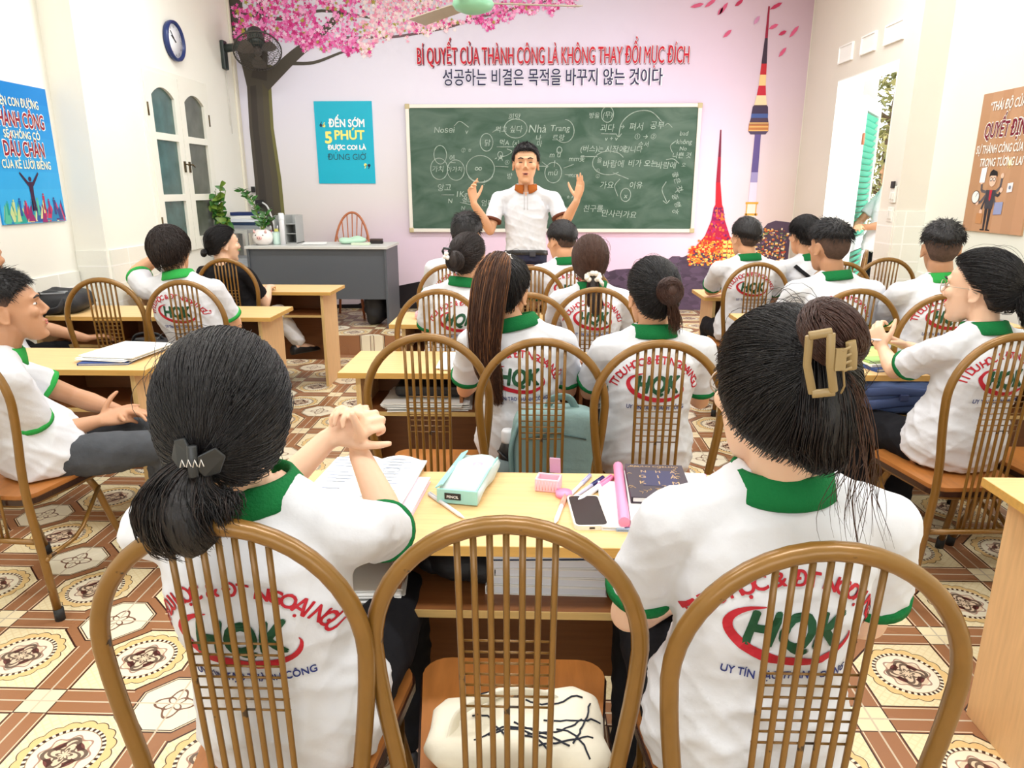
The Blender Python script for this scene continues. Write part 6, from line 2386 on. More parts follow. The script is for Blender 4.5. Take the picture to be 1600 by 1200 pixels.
def wrap_print(shirt, o, C0, x, up, scale=1.0):
    """Lays the print on the back of the shirt around C0 (world)."""
    bvh = BVHTree.FromPolygons([v.co + Vector(o) for v in shirt.data.vertices], [p.vertices for p in shirt.data.polygons])
    x, up = Vector(x).normalized(), Vector(up).normalized()
    f = up.cross(x).normalized()             # x right, up, f forward
    V, F, MI = PRINT
    out, ok = [], []
    for u, v, l in V:
        p = Vector(C0) + x * (u * scale) + up * (v * scale)
        h = bvh.ray_cast(p - f * 0.4, f, 0.7)
        if h[0] is None:
            out.append((0, 0, 0))
            ok.append(False)
        else:
            out.append(h[0] + h[1] * (0.0013 + l) - Vector(o))
            ok.append(True)
    mb = MB()
    def whole(fc):      # no face may bridge from the back to a sleeve
        if not all(ok[k] for k in fc):
            return False
        return all((Vector(out[fc[k]]) - Vector(out[fc[k - 1]])).length < .010 + 1.5 * math.dist(V[fc[k]], V[fc[k - 1]]) for k in range(len(fc)))
    keep = [i for i, fc in enumerate(F) if whole(fc)]
    mb.add(out, [F[i] for i in keep])
    mb.mi = [MI[i] for i in keep]
    return mb.build('back_print', [M_PRED, M_PGREEN, M_PBLUE], shirt)

# ---- hair
SK_C = np.array([0, -.009, .028])
def sk_pts(D, off=0.0, w=1.0):
    """Param directions (N,3) -> points on the (offset) scalp in head space."""
    r = np.stack([np.full(len(D), .076 * w), np.full(len(D), .098), np.where(D[:, 2] > 0, .090, .135)], axis=1)
    p = SK_C + D * r
    n = D / r
    n /= np.linalg.norm(n, axis=1, keepdims=True)
    return p + n * np.asarray(off).reshape(-1, 1)

def tp(th, ph):
    """theta from the top, phi from the face (0) towards the left ear -> direction."""
    return np.stack([-np.sin(th) * np.sin(ph), np.sin(th) * np.cos(ph), np.cos(th)], axis=-1)

def hairline(ph, kind):
    a = np.abs((ph + PI) % (2 * PI) - PI)
    if kind == 'short':
        return np.interp(a, np.radians([0, 35, 62, 80, 100, 125, 180]), np.radians([58, 60, 80, 104, 100, 122, 126]))
    if kind == 'fringe':
        return np.interp(a, np.radians([0, 35, 62, 80, 100, 125, 180]), np.radians([84, 86, 92, 104, 108, 132, 138]))
    if kind == 'cover':
        return np.interp(a, np.radians([0, 35, 62, 80, 100, 125, 180]), np.radians([58, 60, 80, 122, 134, 141, 145]))
    return np.interp(a, np.radians([0, 35, 62, 80, 100, 125, 180]), np.radians([58, 60, 76, 98, 104, 132, 140]))

def cap_np(T, kind, w, seed, nth=30, nph=56, fade=None):
    rs = np.random.RandomState(seed)
    ph = np.linspace(0, 2 * PI, nph, endpoint=False)
    hl = hairline(ph, kind)
    V, shaved = [], []
    for i in range(nth + 1):
        u = max(i / nth, 0.01)
        th = hl * u
        D = tp(th, ph)
        t = T(th, ph) if callable(T) else np.full(nph, T)
        e = np.clip((1 - u) / 0.16, 0, 1)
        e = e * e * (3 - 2 * e)
        t = t * e - .009 * (1 - e)
        t = t + .0012 * np.sin(ph * 23 + rs.uniform(0, 6)) * e
        V.append(sk_pts(D, t, w))
    V = np.concatenate(V)
    F, MI = [], []
    for i in range(nth):
        for j in range(nph):
            k = (j + 1) % nph
            F.append((i * nph + j, (i + 1) * nph + j, (i + 1) * nph + k, i * nph + k))
            if fade is not None:
                a = abs((ph[j] + PI) % (2 * PI) - PI)
                MI.append(1 if hl[j] * (i + 1) / nth > fade(a) else 0)
    return V, np.array(F), MI

def slerp_paths(D0, D1, K):
    d = np.clip((D0 * D1).sum(1), -0.9995, 0.9995)
    om = np.arccos(d)[:, None, None]
    t = np.linspace(0, 1, K)[None, :, None]
    P_ = (np.sin((1 - t) * om) * D0[:, None] + np.sin(t * om) * D1[:, None]) / np.sin(om)
    return P_ / np.linalg.norm(P_, axis=2, keepdims=True)

def tied_strands(tie, T, kind, w, n, seed, K=11, rad=.0011, avoid=0.12):
    rs = np.random.RandomState(seed)
    ph = rs.uniform(0, 2 * PI, n)
    hl = hairline(ph, kind)
    th = np.arccos(1 - rs.uniform(0, 1, n) * (1 - np.cos(hl * 0.985)))
    D0 = tp(th, ph)
    tie = np.array(tie, float)
    tie /= np.linalg.norm(tie)
    far = np.arccos(np.clip(D0 @ tie, -1, 1)) > avoid
    D0, th, hl = D0[far], th[far], hl[far]
    m = len(D0)
    D1 = tie + rs.normal(0, .055, (m, 3))
    D1 /= np.linalg.norm(D1, axis=1, keepdims=True)
    D = slerp_paths(D0, D1, K)
    t = np.linspace(0, 1, K)
    edge = np.clip((1 - th / hl) / 0.12, 0, 1)
    base = T + rs.uniform(-.001, .0045, m)
    off = base[:, None] * (edge[:, None] + (1 - edge[:, None]) * np.clip(t * 5, 0, 1)[None])
    off = off + .0015 * np.sin(t[None] * rs.uniform(2, 7, m)[:, None] + rs.uniform(0, 6, m)[:, None])
    P_ = sk_pts(D.reshape(-1, 3), off.ravel(), w).reshape(m, K, 3)
    r = rad * np.interp(t, [0, .15, .9, 1], [.5, 1, 1, .8])
    return P_, r

def down_strands(T, kind, w, n, seed, K=10, rad=.0013, crown=(0, -.34, .94), over=1.04):
    """Hair combed from the crown outwards and down."""
    rs = np.random.RandomState(seed)
    c = np.array(crown)
    c = c / np.linalg.norm(c)
    ph = rs.uniform(0, 2 * PI, n)
    hl = hairline(ph, kind)
    D1 = tp(hl * rs.uniform(.55, over, n), ph)
    D0 = c + rs.normal(0, .28, (n, 3))
    D0 /= np.linalg.norm(D0, axis=1, keepdims=True)
    D = slerp_paths(D0, D1, K)
    t = np.linspace(0, 1, K)
    tv = T + rs.uniform(-.003, .006, n)
    off = tv[:, None] * np.interp(t, [0, .3, .85, 1], [.8, 1, 1, .75])[None] + .002 * np.sin(t[None] * rs.uniform(2, 8, n)[:, None] + rs.uniform(0, 6, n)[:, None])
    P_ = sk_pts(D.reshape(-1, 3), off.ravel(), w).reshape(n, K, 3)
    return P_, rad * np.interp(t, [0, .2, .8, 1], [.6, 1, 1, .25])

def crop_strands(Lf, kind, w, n, seed, K=6, rad=.0012, fade=None, lift=.55):
    """Short cropped hair standing off the scalp and swept forward."""
    rs = np.random.RandomState(seed)
    ph = rs.uniform(0, 2 * PI, n)
    hl = hairline(ph, kind)
    th = np.arccos(1 - rs.uniform(0, 1, n) * (1 - np.cos(hl * 0.96)))
    if fade is not None:
        a = np.abs((ph + PI) % (2 * PI) - PI)
        k = th < np.array([fade(x) for x in a]) + rs.normal(0, .06, n)
        th, ph = th[k], ph[k]
    m = len(th)
    D = tp(th, ph)
    p0 = sk_pts(D, np.full(m, .002) + .45 * (Lf(th, ph) / 1.25 - .002), w)
    nrm = D / np.array([.076, .098, .09])
    nrm /= np.linalg.norm(nrm, axis=1, keepdims=True)
    crown = np.array([0, -.45, .89])
    away = D - crown
    flow = away - nrm * (away * nrm).sum(1, keepdims=True)
    flow /= np.linalg.norm(flow, axis=1, keepdims=True) + 1e-6
    flow = flow + rs.normal(0, .20, (m, 3))
    L = Lf(th, ph) * rs.uniform(.7, 1.2, m)
    t = np.linspace(0, 1, K)
    P_ = p0[:, None] + L[:, None, None] * (nrm[:, None] * (lift * .75 * t - .22 * t * t)[None, :, None] + flow[:, None] * (.35 * t + .5 * t * t)[None, :, None])
    return P_, rad * np.interp(t, [0, .3, 1], [1, 1, .2])

def bundle(guide, prof, n, seed, K=16, rad=.0011, wave=.004, flat=None):
    """Loose hair following a guide curve; prof: radius at even steps along it. World/head space as the guide."""
    rs = np.random.RandomState(seed)
    G = np.array([tuple(p) for p in spline(guide, 6)])
    gi = np.linspace(0, len(G) - 1, K)
    G = np.stack([np.interp(gi, np.arange(len(G)), G[:, a]) for a in range(3)], axis=1)
    Tn = np.gradient(G, axis=0)
    Tn /= np.linalg.norm(Tn, axis=1, keepdims=True)
    pr = np.interp(np.linspace(0, 1, K), np.linspace(0, 1, len(prof)), prof)
    v = rs.normal(0, 1, (n, 3))
    v /= np.linalg.norm(v, axis=1, keepdims=True)
    v *= np.sqrt(rs.uniform(0.05, 1, n))[:, None]
    if flat is not None:
        v = v * np.array(flat)
    off = v[:, None] - Tn[None] * (v[:, None] * Tn[None]).sum(2, keepdims=True)
    t = np.linspace(0, 1, K)
    wv = wave * np.sin(t[None, :, None] * rs.uniform(3, 10, (n, 1, 3)) + rs.uniform(0, 6.3, (n, 1, 3))) * t[None, :, None]
    cut = rs.uniform(.78, 1.0, n)
    tt = t[None] * cut[:, None]
    base = np.stack([np.interp(tt, t, G[:, a]) for a in range(3)], axis=2)
    prr = np.interp(tt, t, pr)
    P_ = base + off * prr[:, :, None] + wv
    return P_, rad * np.interp(t, [0, .1, .75, 1], [.8, 1, .9, .25])

def core_tube(guide, prof, k=.75):
    mb = MB()
    P_ = spline(guide, 6)
    r_ = np.interp(np.linspace(0, 1, len(P_)), np.linspace(0, 1, len(prof)), prof) * k
    r_[-1] = .001
    mb.tube(P_, list(r_), 12, cap=False)
    return np.array(mb.v), np.array(mb.f)

def coil(c, ax, R0, r0, n, seed, K=16, rad=.0012, turns=.8):
    """A bun: strands winding round an axis."""
    rs = np.random.RandomState(seed)
    ax = Vector(ax).normalized()
    u = ax.orthogonal().normalized()
    w = ax.cross(u)
    c, ax, u, w = (np.array(tuple(x)) for x in (c, ax, u, w))
    a0 = rs.uniform(0, 2 * PI, n)
    t = np.linspace(0, 1, K)
    a = a0[:, None] + t[None] * 2 * PI * turns * rs.choice([-1, 1], n, p=[.2, .8])[:, None]
    b = rs.uniform(0, 2 * PI, n)[:, None] + t[None] * rs.uniform(-1.5, 1.5, n)[:, None]
    rr = r0 * np.sqrt(rs.uniform(.35, 1, n))[:, None]
    Rv = R0 + rr * np.cos(b)
    P_ = c + u * (Rv * np.cos(a))[..., None] + w * (Rv * np.sin(a))[..., None] + ax * (rr * np.sin(b))[..., None]
    return P_, rad * np.interp(t, [0, .15, .85, 1], [.4, 1, 1, .3])

def ball_np(c, r, M=None):
    mb = MB()
    mb.ball(c, r, M=M, seg=18)
    q = [f for f in mb.f if len(f) == 4]
    return np.array(mb.v), np.array(q)

def to_world(P_, H, M, s):
    P_ = np.asarray(P_)
    A = np.array(M)
    return P_ @ A.T * s + np.array(tuple(H))

# ---- assembling one person
CAST = []

def person(label, head, hyaw, neck, pel, *, hp=0, hr=0, syaw=0, pyaw=0, s=1.0, sw=.175, female=False, skin=SKIN_MID, arms=(None, None), legs=None,
           shirt=M_SHIRT, trim=M_GREEN, cuffmat=None, trousers=M_TROUS, hair=None, face=None, voxel=.006, printed=True, seed=1, slouch=.0, standing=False,
           group='students in white polo shirts', long_sleeve=False, shirt_low=.465, belt=False, hs=1.0, collar=True, sandals=False, sleeve=.70, shoulder_up=0.0, no_head=False, print_drop=0.0):
    H, N0, P0 = Vector(head), Vector(neck), Vector(pel)
    M = frame3(hyaw, hp, hr)
    root = thing('person', label, 'person', (P0.x, P0.y, 0), 0, group)
    o = (P0.x, P0.y, 0)
    sp = spine_curve(P0, N0, syaw, slouch)
    xs = Vector((math.cos(R(syaw)), math.sin(R(syaw)), 0))
    fs = Vector((-xs.y, xs.x, 0))
    xp = Vector((math.cos(R(pyaw)), math.sin(R(pyaw)), 0))
    fp = Vector((-xp.y, xp.x, 0))
    Sc = sp(.87) + UP * .005
    sh = [Sc - xs * sw - fs * 0.0 + UP * shoulder_up, Sc + xs * sw + UP * shoulder_up]
    hip = [P0 - xp * .085 * s - UP * .03, P0 + xp * .085 * s - UP * .03]
    fw = .92 if female else 1.0
    A = []
    for i in range(2):
        sg = -1 if i == 0 else 1
        a = arms[i]
        if a is None:
            a = (sh[i] + fs * .13 + xs * (sg * .035) - UP * .215, None, None, None, .35)
            el = a[0]
            wr = el + fs * .20 - xs * (sg * .10)
            wr.z = max(.752, el.z + .0)
            A.append((el, wr, (fs - xs * sg * .5), UP, .35, (0.6, .75, -.25), .06))
        else:
            A.append((Vector(a[0]), Vector(a[1]), Vector(a[2]), Vector(a[3]), a[4], a[5] if len(a) > 5 else (.6, .75, -.25), a[6] if len(a) > 6 else .06))
    if legs is None:
        L_ = []
        for i in range(2):
            sg = -1 if i == 0 else 1
            kn = hip[i] + fp * .41 + xp * (sg * .035)
            kn.z = .50
            an = kn + fp * (-.02 + .02 * sg) + xp * 0.0
            an.z = .085
            L_.append((kn, an))
    else:
        L_ = [(Vector(a), Vector(b)) for a, b in legs]
    # --- body: one continuous skin
    mb = MB()
    tp_ = [(-.04, .135, .10, 0), (.12, .145 * fw, .105, 0), (.4, .118 * fw, .088, 0), (.65, .138 * fw, .095, 0), (.84, .135 * fw, .078, 0), (.95, .085, .06, 0), (1.0, .055, .052, 0)]
    mb.rings(torso_rings(sp, tp_, pyaw, syaw))
    nk = .053 * fw * s
    hb = H + M @ (Vector((0, -.022, -.06)) * s * hs)
    limb(mb, [N0 - UP * .03, N0 + (hb - N0) * .5, hb], [nk * 1.12, nk, nk * 1.02])
    for i in range(2):
        sg = -1 if i == 0 else 1
        mb.tube([N0 + UP * .015 + xs * (sg * .02), sh[i] * .5 + N0 * .5 + xs * (sg * .01) - UP * .008, sh[i]], [.046, .046, .046], 12)
        el, wr = A[i][0], A[i][1]
        limb(mb, [sh[i], sh[i] * .5 + el * .5, el], [.049 * fw, .043 * fw, .036 * fw])
        limb(mb, [el, el * .62 + wr * .38, wr], [.036 * fw, .038 * fw, .0255 * fw])
        hand_geo(mb, wr + (A[i][2].normalized() * .012), A[i][2], A[i][3], sg, A[i][4], A[i][5], s * (.93 if female else 1.0), A[i][6])
        kn, an = L_[i]
        limb(mb, [hip[i], hip[i] * .5 + kn * .5, kn], [.078, .068, .052])
        limb(mb, [kn, kn * .6 + an * .4, an], [.052, .050, .034])
        ft = (fp if not standing else fs)
        mb.tube([an - ft * .03 - UP * .02, an + ft * .05 - UP * .035, an + ft * .14 - UP * .058], [.034, .034, .022], 10)
    if not no_head:
        head_geo(mb, H, M, s * hs, female)
    V, F = fuse(mb, voxel, 3)
    np_mesh('body', V, F, [skin], root, o)
    if face:
        face_parts(root, o, H, M, s * hs, face == 'open')
    # --- shirt
    mb = MB()
    lo = -.10
    tp_ = [(0, .178 * fw, .140, -.07), (.02, .192 * fw, .150, -.02), (.14, .184 * fw, .143, 0), (.36, .152 * fw, .118, 0), (.62, .166 * fw, .116, 0), (.80, .166 * fw, .102, 0), (.90, .140 * fw, .086, 0), (.97, .092, .072, 0), (1.0, .074, .066, .008)]
    if belt:
        tp_ = [(.135, .158 * fw, .116, 0)] + tp_[3:]
    mb.rings(torso_rings(sp, tp_, pyaw, syaw, 28))
    for i in range(2):
        sg = -1 if i == 0 else 1
        el, wr = A[i][0], A[i][1]
        mb.tube([N0 + UP * .012 + xs * (sg * .03), sh[i] * .5 + N0 * .5 - UP * .004, sh[i] - UP * .004], [.056, .057, .056], 14)
        k = 1.0 if long_sleeve else sleeve
        e1 = sh[i] + (el - sh[i]) * k
        if long_sleeve:
            limb(mb, [sh[i], sh[i] * .55 + e1 * .45, e1], [.058 * fw, .060 * fw, .052])
        else:
            mb.ball(sh[i], .058 * fw, seg=12)
            mb.tube([sh[i], sh[i] * .55 + e1 * .45, e1], [.058 * fw, .061 * fw, .065 * fw], 18)
        if long_sleeve:
            limb(mb, [el, el * .5 + wr * .5, wr], [.052, .050, .038])
    V, F = fuse(mb, .0075 if voxel <= .006 else .009, 5, folds(seed, .0042, .45 if not standing else .9, N0.z + .02))
    if not standing:
        V[:, 2] = np.maximum(V[:, 2], shirt_low)
    sh_o = np_mesh('shirt', V, F, [shirt], root, o)
    cm = cuffmat or trim
    if cm is not None and not long_sleeve:
        for i in range(2):
            el = A[i][0]
            d = (el - sh[i]).normalized()
            L = (el - sh[i]).length
            e1 = sh[i] + d * (L * sleeve + .046 * 0 + .050 * fw)
            mb = MB()
            # sleeve end ring: overlaps the rounded sleeve end as a hem band
            q0, q1 = sh[i] + d * (L * sleeve - .013), sh[i] + d * (L * sleeve + .004)
            mb.tube([q0 - d * .002, q0, q1, q1 + d * .001], [.060 * fw, .0655 * fw, .0660 * fw, .058 * fw], 28)
            mb.build('sleeve_cuff', cm, sh_o, origin=o)
            mb2 = None
    if collar and trim is not None:
        ax = ((hb - N0).normalized() * .35 + UP * .4 + (sp(1.0) - sp(.8)).normalized() * .25).normalized()
        cx = (xs - ax * xs.dot(ax)).normalized()
        cy = ax.cross(cx)
        mb = MB()
        rs = []
        n = 40
        for j in range(n + 1):
            a = R(-90 - 168) + R(336) * j / n          # open at the front (+90)
            back = .5 - .5 * math.sin(a)
            ca, sa = math.cos(a), math.sin(a)
            pt = max(0.0, sa - .55) / .45 * .026
            ring = []
            for rr_, zz in ((.058, -.006), (.0575, .026 + .006 * back), (.061, .034 + .008 * back), (.067, .031 + .008 * back), (.0765, .012 - pt * .5), (.0815, -.002 - pt), (.0785, -.006 - pt), (.071, .006), (.064, .018)):
                kx, ky = rr_ * 1.12, rr_ * 1.02
                ring.append(N0 + ax * (zz + .012) + cx * (kx * ca * s) + cy * (ky * sa * s) + fs * .002)
            rs.append(ring)
        # rings run around the neck; each ring is the collar's section
        mb.rings(rs, cap=True)
        mb.build('collar', trim, sh_o, origin=o)
    if printed:
        C0 = sp(.60) - UP * print_drop
        upv = (sp(.75) - sp(.45)).normalized()
        wrap_print(sh_o, o, C0, xs, upv, .97)
    # --- trousers
    mb = MB()
    if standing:
        tpz = [(-.06, .150 * fw, .105, 0), (.0, .160 * fw, .112, 0), (.12, .158 * fw, .110, 0), (.20, .145 * fw, .102, 0)]
    else:
        tpz = [(-.10, .130, .105, 0), (0, .142 * fw, .110, 0), (.12, .130 * fw, .104, 0)]
    mb.rings(torso_rings(sp, tpz, pyaw, syaw))
    for i in range(2):
        kn, an = L_[i]
        limb(mb, [hip[i], hip[i] * .5 + kn * .5, kn], [.080, .082, .066])
        limb(mb, [kn, kn * .5 + an * .5, an + UP * .03], [.066, .064, .060])
    V, F = fuse(mb, .011, 4, folds(seed + 50, .004, .2, .7))
    np_mesh('trousers', V, F, [trousers], root, o)
    if belt:
        mb = MB()
        rg = torso_rings(sp, [(.095, .160 * fw, .114, 0), (.10, .166 * fw, .119, 0), (.155, .164 * fw, .118, 0), (.16, .158 * fw, .113, 0)], pyaw, syaw, 32)
        mb.rings(rg, cap=False)
        b_ = mb.build('belt', M_BLK, root, origin=o)
        mb = MB()
        q = sp(.128) + fs * .119 - xs * 0.05
        mb.box(q, (.045, .012, .034), rz=R(syaw))
        mb.build('buckle', mat('gun_metal', rgb(90, 90, 94), 0.3, 0.5, 0.9), b_, origin=o)
    for i in range(2):
        kn, an = L_[i]
        ft = fs if standing else fp
        mb = MB()
        g = an.copy()
        zb = an.z - .085
        rs = []
        for y, hw, h in ((-.06, .026, .05), (-.045, .034, .072), (0, .036, .078), (.05, .038, .062), (.11, .043, .045), (.165, .036, .034), (.185, .018, .02)):
            ring = []
            for j in range(14):
                a = 2 * PI * j / 14
                px = hw * math.cos(a)
                pz = max(0.0, h * .5 + h * .5 * math.copysign(abs(math.sin(a)) ** .7, math.sin(a)))
                x_ = Vector((ft.y, -ft.x, 0))
                ring.append(Vector((g.x, g.y, zb + pz + .004)) + ft * y + x_ * px)
            rs.append(ring)
        mb.rings(rs)
        mb.build('shoe', M_SHOE, root, origin=o)
    if hair:
        hair(root, o, H, M, s * hs, .95 if female else 1.0)
    return root, dict(sp=sp, sh=sh, A=A, H=H, M=M, o=o, shirt=sh_o, s=s * hs, xs=xs, fs=fs)

# ---- hair styles (each returns a builder)
def hair_obj(root, o, H, M, s, parts, mats, mi=None, name='hair', parent=None):
    V, F = join_np(parts)
    return np_mesh(name, to_world(V, H, M, s), F, mats, parent or root, o, mi)

def hs_short(seed, top=.034, side=.012, n=1500, fade_back=96, fade_side=86, lift=.6, m=HAIR_BLACK, kind='short', rad=.0014):
    fd = lambda a: np.interp(a, [0, 1.2, 1.9, PI], np.radians([200, fade_side + 4, fade_side, fade_back]))
    def T(th, ph):
        a = np.abs((ph + PI) % (2 * PI) - PI)
        f_ = np.array([fd(x) for x in a])
        k = np.clip((f_ - th) / .30, 0, 1)
        k = k * k * (3 - 2 * k)
        return .0025 + k * (side - .0025 + (top * .62 - side) * np.clip(1 - th / 1.15, 0, 1))
    def Lf(th, ph):
        return side * 1.1 + (top - side) * .95 * np.clip(1 - th / 1.2, 0, 1) ** .6
    def build(root, o, H, M, s, w):
        c = cap_np(T, kind, w, seed, fade=fd)
        P_, r = crop_strands(Lf, kind, w, n, seed, fade=fd, lift=lift, rad=rad)
        sv = strands_np(P_, r)
        mi = list(c[2]) + [0] * len(sv[1])
        hair_obj(root, o, H, M, s, [c[:2], sv], [m, HAIR_SHAVED], mi)
    return build

def hs_mop(seed, T=.022, n=1800, m=HAIR_DARK, kind='fringe', over=1.06, rad=.0016):
    def build(root, o, H, M, s, w):
        c = cap_np(lambda th, ph: T * .8 + .004 * np.sin(th * 2), kind, w, seed)
        P_, r = down_strands(T, kind, w, n, seed, over=over, rad=rad)
        hair_obj(root, o, H, M, s, [c[:2], strands_np(P_, r)], [m])
    return build

def hs_tied(seed, tie, T=.013, n=1500, m=HAIR_BLACK, rad=.0012, extra=None, kind='tied', strays=30):
    def build(root, o, H, M, s, w):
        c = cap_np(T * .9, kind, w, seed)
        P_, r = tied_strands(tie, T, kind, w, n, seed, rad=rad)
        parts = [c[:2], strands_np(P_, r)]
        if strays:
            rs = np.random.RandomState(seed + 9)
            k = rs.choice(len(P_), min(strays, len(P_)), replace=False)
            Q = P_[k].copy()
            t = np.linspace(0, 1, Q.shape[1])
            Q += (rs.normal(0, .012, (len(k), 1, 3)) + np.array([0, 0, .003])) * np.sin(PI * t)[None, :, None]
            parts.append(strands_np(Q, r * .45))
        h = hair_obj(root, o, H, M, s, parts, [m])
        if extra:
            d = np.array(tie, float)
            d /= np.linalg.norm(d)
            tp0 = sk_pts(d[None], np.array([T]), w)[0]
            extra(h, root, o, H, M, s, tp0, d)
    return build

def part_world(h, o, H, M, s, parts, mats, name):
    V, F = join_np(parts)
    return np_mesh(name, to_world(V, H, M, s), F, mats, h, o)

def mb_head(mb, name, m, h, o, H, M, s, bevel=0.0):
    mb.v = [tuple(H + M @ (Vector(v) * s)) for v in mb.v]
    return mb.build(name, m, h, origin=o, bevel=bevel)

# ================================================================== THE CLASS
def ponytail(guide, prof, n, seed, mats, rad=.0012, wave=.005, flat=None, core=.7, name='ponytail', light=0):
    """guide in head space, starting at the tie."""
    def ex(h, root, o, H, M, s, tp0, d):
        g = [Vector(tp0)] + [Vector(p) for p in guide]
        P_, r = bundle(g, prof, n, seed, rad=rad, wave=wave, flat=flat)
        parts = [core_tube(g, prof, core), strands_np(P_, r)]
        V, F = join_np(parts)
        mi = [0] * len(F)
        if light:
            rs = np.random.RandomState(seed)
            nf0 = len(parts[0][1])
            K1 = P_.shape[1] - 1
            N = len(P_)
            pick = rs.rand(N) < light
            per = np.tile(np.repeat(pick, K1), 3)
            mi = [0] * nf0 + list(per.astype(int))
        np_mesh(name, to_world(V, H, M, s), F, mats, h, o, mi)
    return ex

def bun_extra(off, ax, R0, r0, n, seed, mats, name='bun', ball=None, turns=.8, rad=.0013):
    def ex(h, root, o, H, M, s, tp0, d):
        c = Vector(tp0) + Vector(off)
        P_, r = coil(c, ax, R0, r0, n, seed, rad=rad, turns=turns)
        parts = [strands_np(P_, r), ball_np(c, ball or (R0 + r0 * .5,) * 3)]
        V, F = join_np(parts)
        np_mesh(name, to_world(V, H, M, s), F, mats, h, o)
    return ex

def both(*ex):
    def f(*a):
        for e in ex:
            e(*a)
    return f

HAIR_BROWN2 = hair_mat('chestnut_hair', rgb(62, 38, 30))
M_CLIPK = mat('black_plastic_clip', rgb(40, 42, 44), 0.35)
M_CLIPB = mat('beige_plastic_clip', rgb(150, 126, 84), 0.35)
M_PEARL = mat('pearl_white', rgb(244, 238, 232), 0.3)
M_SCR = mat('cream_satin', rgb(244, 236, 224), 0.5, bump=0.3, bscale=90)

def bow_clip(h, root, o, H, M, s, tp0, d):
    mb = MB()
    c = Vector(tp0) + Vector((0, -.018, .006))
    for sg in (-1, 1):
        # two folded plates either side of the hinge
        pts = [(sg * .003, -.004, .009), (sg * .020, .0, .026), (sg * .034, .008, .016), (sg * .032, .012, -.010), (sg * .018, .004, -.018), (sg * .003, -.002, -.008)]
        pts = [(x * .94 + z * .34, y, -x * .34 + z * .94) for x, y, z in pts]
        n = len(pts)
        v0 = [c + Vector(p) for p in pts]
        v1 = [p + Vector((0, -.006, 0)) for p in v0]
        mb.add(v0 + v1, [tuple(range(n)), tuple(range(2 * n - 1, n - 1, -1))] + [(i, n + i, n + (i + 1) % n, (i + 1) % n) for i in range(n)])
    mb.tube([c + Vector((0, -.008, .022)), c + Vector((0, -.010, -.02))], .007 , 8)
    mb_head(mb, 'hair_clip', M_CLIPK, h, o, H, M, s, .002)
    mb = MB()
    rl = random.Random(2)
    for k in range(4):
        x = -.012 + k * .008
        mb.tube([c + Vector((x, -.0195, -.004)), c + Vector((x + .003, -.0195, .006)), c + Vector((x + .006, -.0195, -.003))], .0008, 4)
    mb_head(mb, 'clip_lettering', M_PEARL, h, o, H, M, s)

def claw_clip(h, root, o, H, M, s, tp0, d):
    c = Vector((-.052, -.172, .086))
    Q = frame3(-12, 8, -10)
    def bar(mb, pts, hw, ht):
        mb.tube([c + Q @ (Vector(p) * .70) for p in pts], .70, 8, flat=(hw, ht), up=(0, -1, 0))
    mb = MB()
    # rectangular open frame
    bar(mb, [(-.024, -.006, .052), (.012, -.012, .054)], .005, .008)
    bar(mb, [(-.024, -.006, -.052), (.012, -.012, -.052)], .005, .008)
    bar(mb, [(-.022, -.004, .052), (-.027, .000, 0), (-.022, -.004, -.052)], .005, .008)
    bar(mb, [(.010, -.012, .052), (.006, -.014, 0), (.010, -.012, -.052)], .005, .0085)
    f1 = mb_head(mb, 'hair_clip', M_CLIPB, h, o, H, M, s, .001)
    mb = MB()
    mb.box(c + Q @ (Vector((.022, -.012, .004)) * .7), (.014, .006, .026))
    bar(mb, [(.046, .0, .028), (.048, .0, .006), (.046, .0, -.022)], .006, .010)
    for z in (.018, .006, -.006, -.018):
        bar(mb, [(.026, -.012, z), (.040, -.008, z + .002), (.050, .004, z)], .0025, .0028)
    bar(mb, [(.030, -.006, -.02), (.033, .0, -.05), (.030, .008, -.066)], .0018, .002)
    mb_head(mb, 'clip_claw', M_CLIPB, h, o, H, M, s, .001)

def scrunchie(h, root, o, H, M, s, tp0, d):
    mb = MB()
    c = Vector(tp0) + Vector((0, -.012, -.004))
    for k in range(11):
        a = 2 * PI * k / 11
        mb.ball(c + Vector((.030 * math.cos(a), .006 * math.sin(3 * a), .018 * math.sin(a))), (.015, .013, .014), seg=10)
    mb.tube([c + Vector((.03, -.01, -.01)), c + Vector((.045, -.012, -.03)), c + Vector((.05, -.012, -.045))], [.008, .010, .004], 8)
    mb_head(mb, 'scrunchie', M_SCR, h, o, H, M, s)

def bead_clip(h, root, o, H, M, s, tp0, d):
    mb = MB()
    c = Vector(tp0) + Vector((-.03, -.03, .02))
    mb.tube([c + Vector((.01, .01, .03)), c + Vector((-.02, .0, .035)), c + Vector((-.034, .01, .02)), c + Vector((-.03, .02, .0))], .006, 8)
    k = mb_head(mb, 'hair_clip', M_CLIPK, h, o, H, M, s)
    mb = MB()
    for x, z in ((-.012, -.004), (.004, -.008), (-.004, .010)):
        mb.ball(c + Vector((x, -.006, z)), .0115, seg=12)
    mb_head(mb, 'clip_beads', M_PEARL, h, o, H, M, s)

def top_pin(h, root, o, H, M, s, tp0, d):
    mb = MB()
    c = Vector(tp0) + Vector((0, .006, .006))
    for k in range(6):
        a = k * PI / 5
        mb.tube([c + Vector((.028 * math.cos(a), .0, .014 * math.sin(a))), c + Vector((.034 * math.cos(a), -.006, .022 * math.sin(a)))], .0022, 6)
    mb.tube([c + Vector((.028 * math.cos(k * PI / 8), 0, .014 * math.sin(k * PI / 8))) for k in range(9)], .003, 6)
    mb_head(mb, 'hair_pin', M_PEARL, h, o, H, M, s)

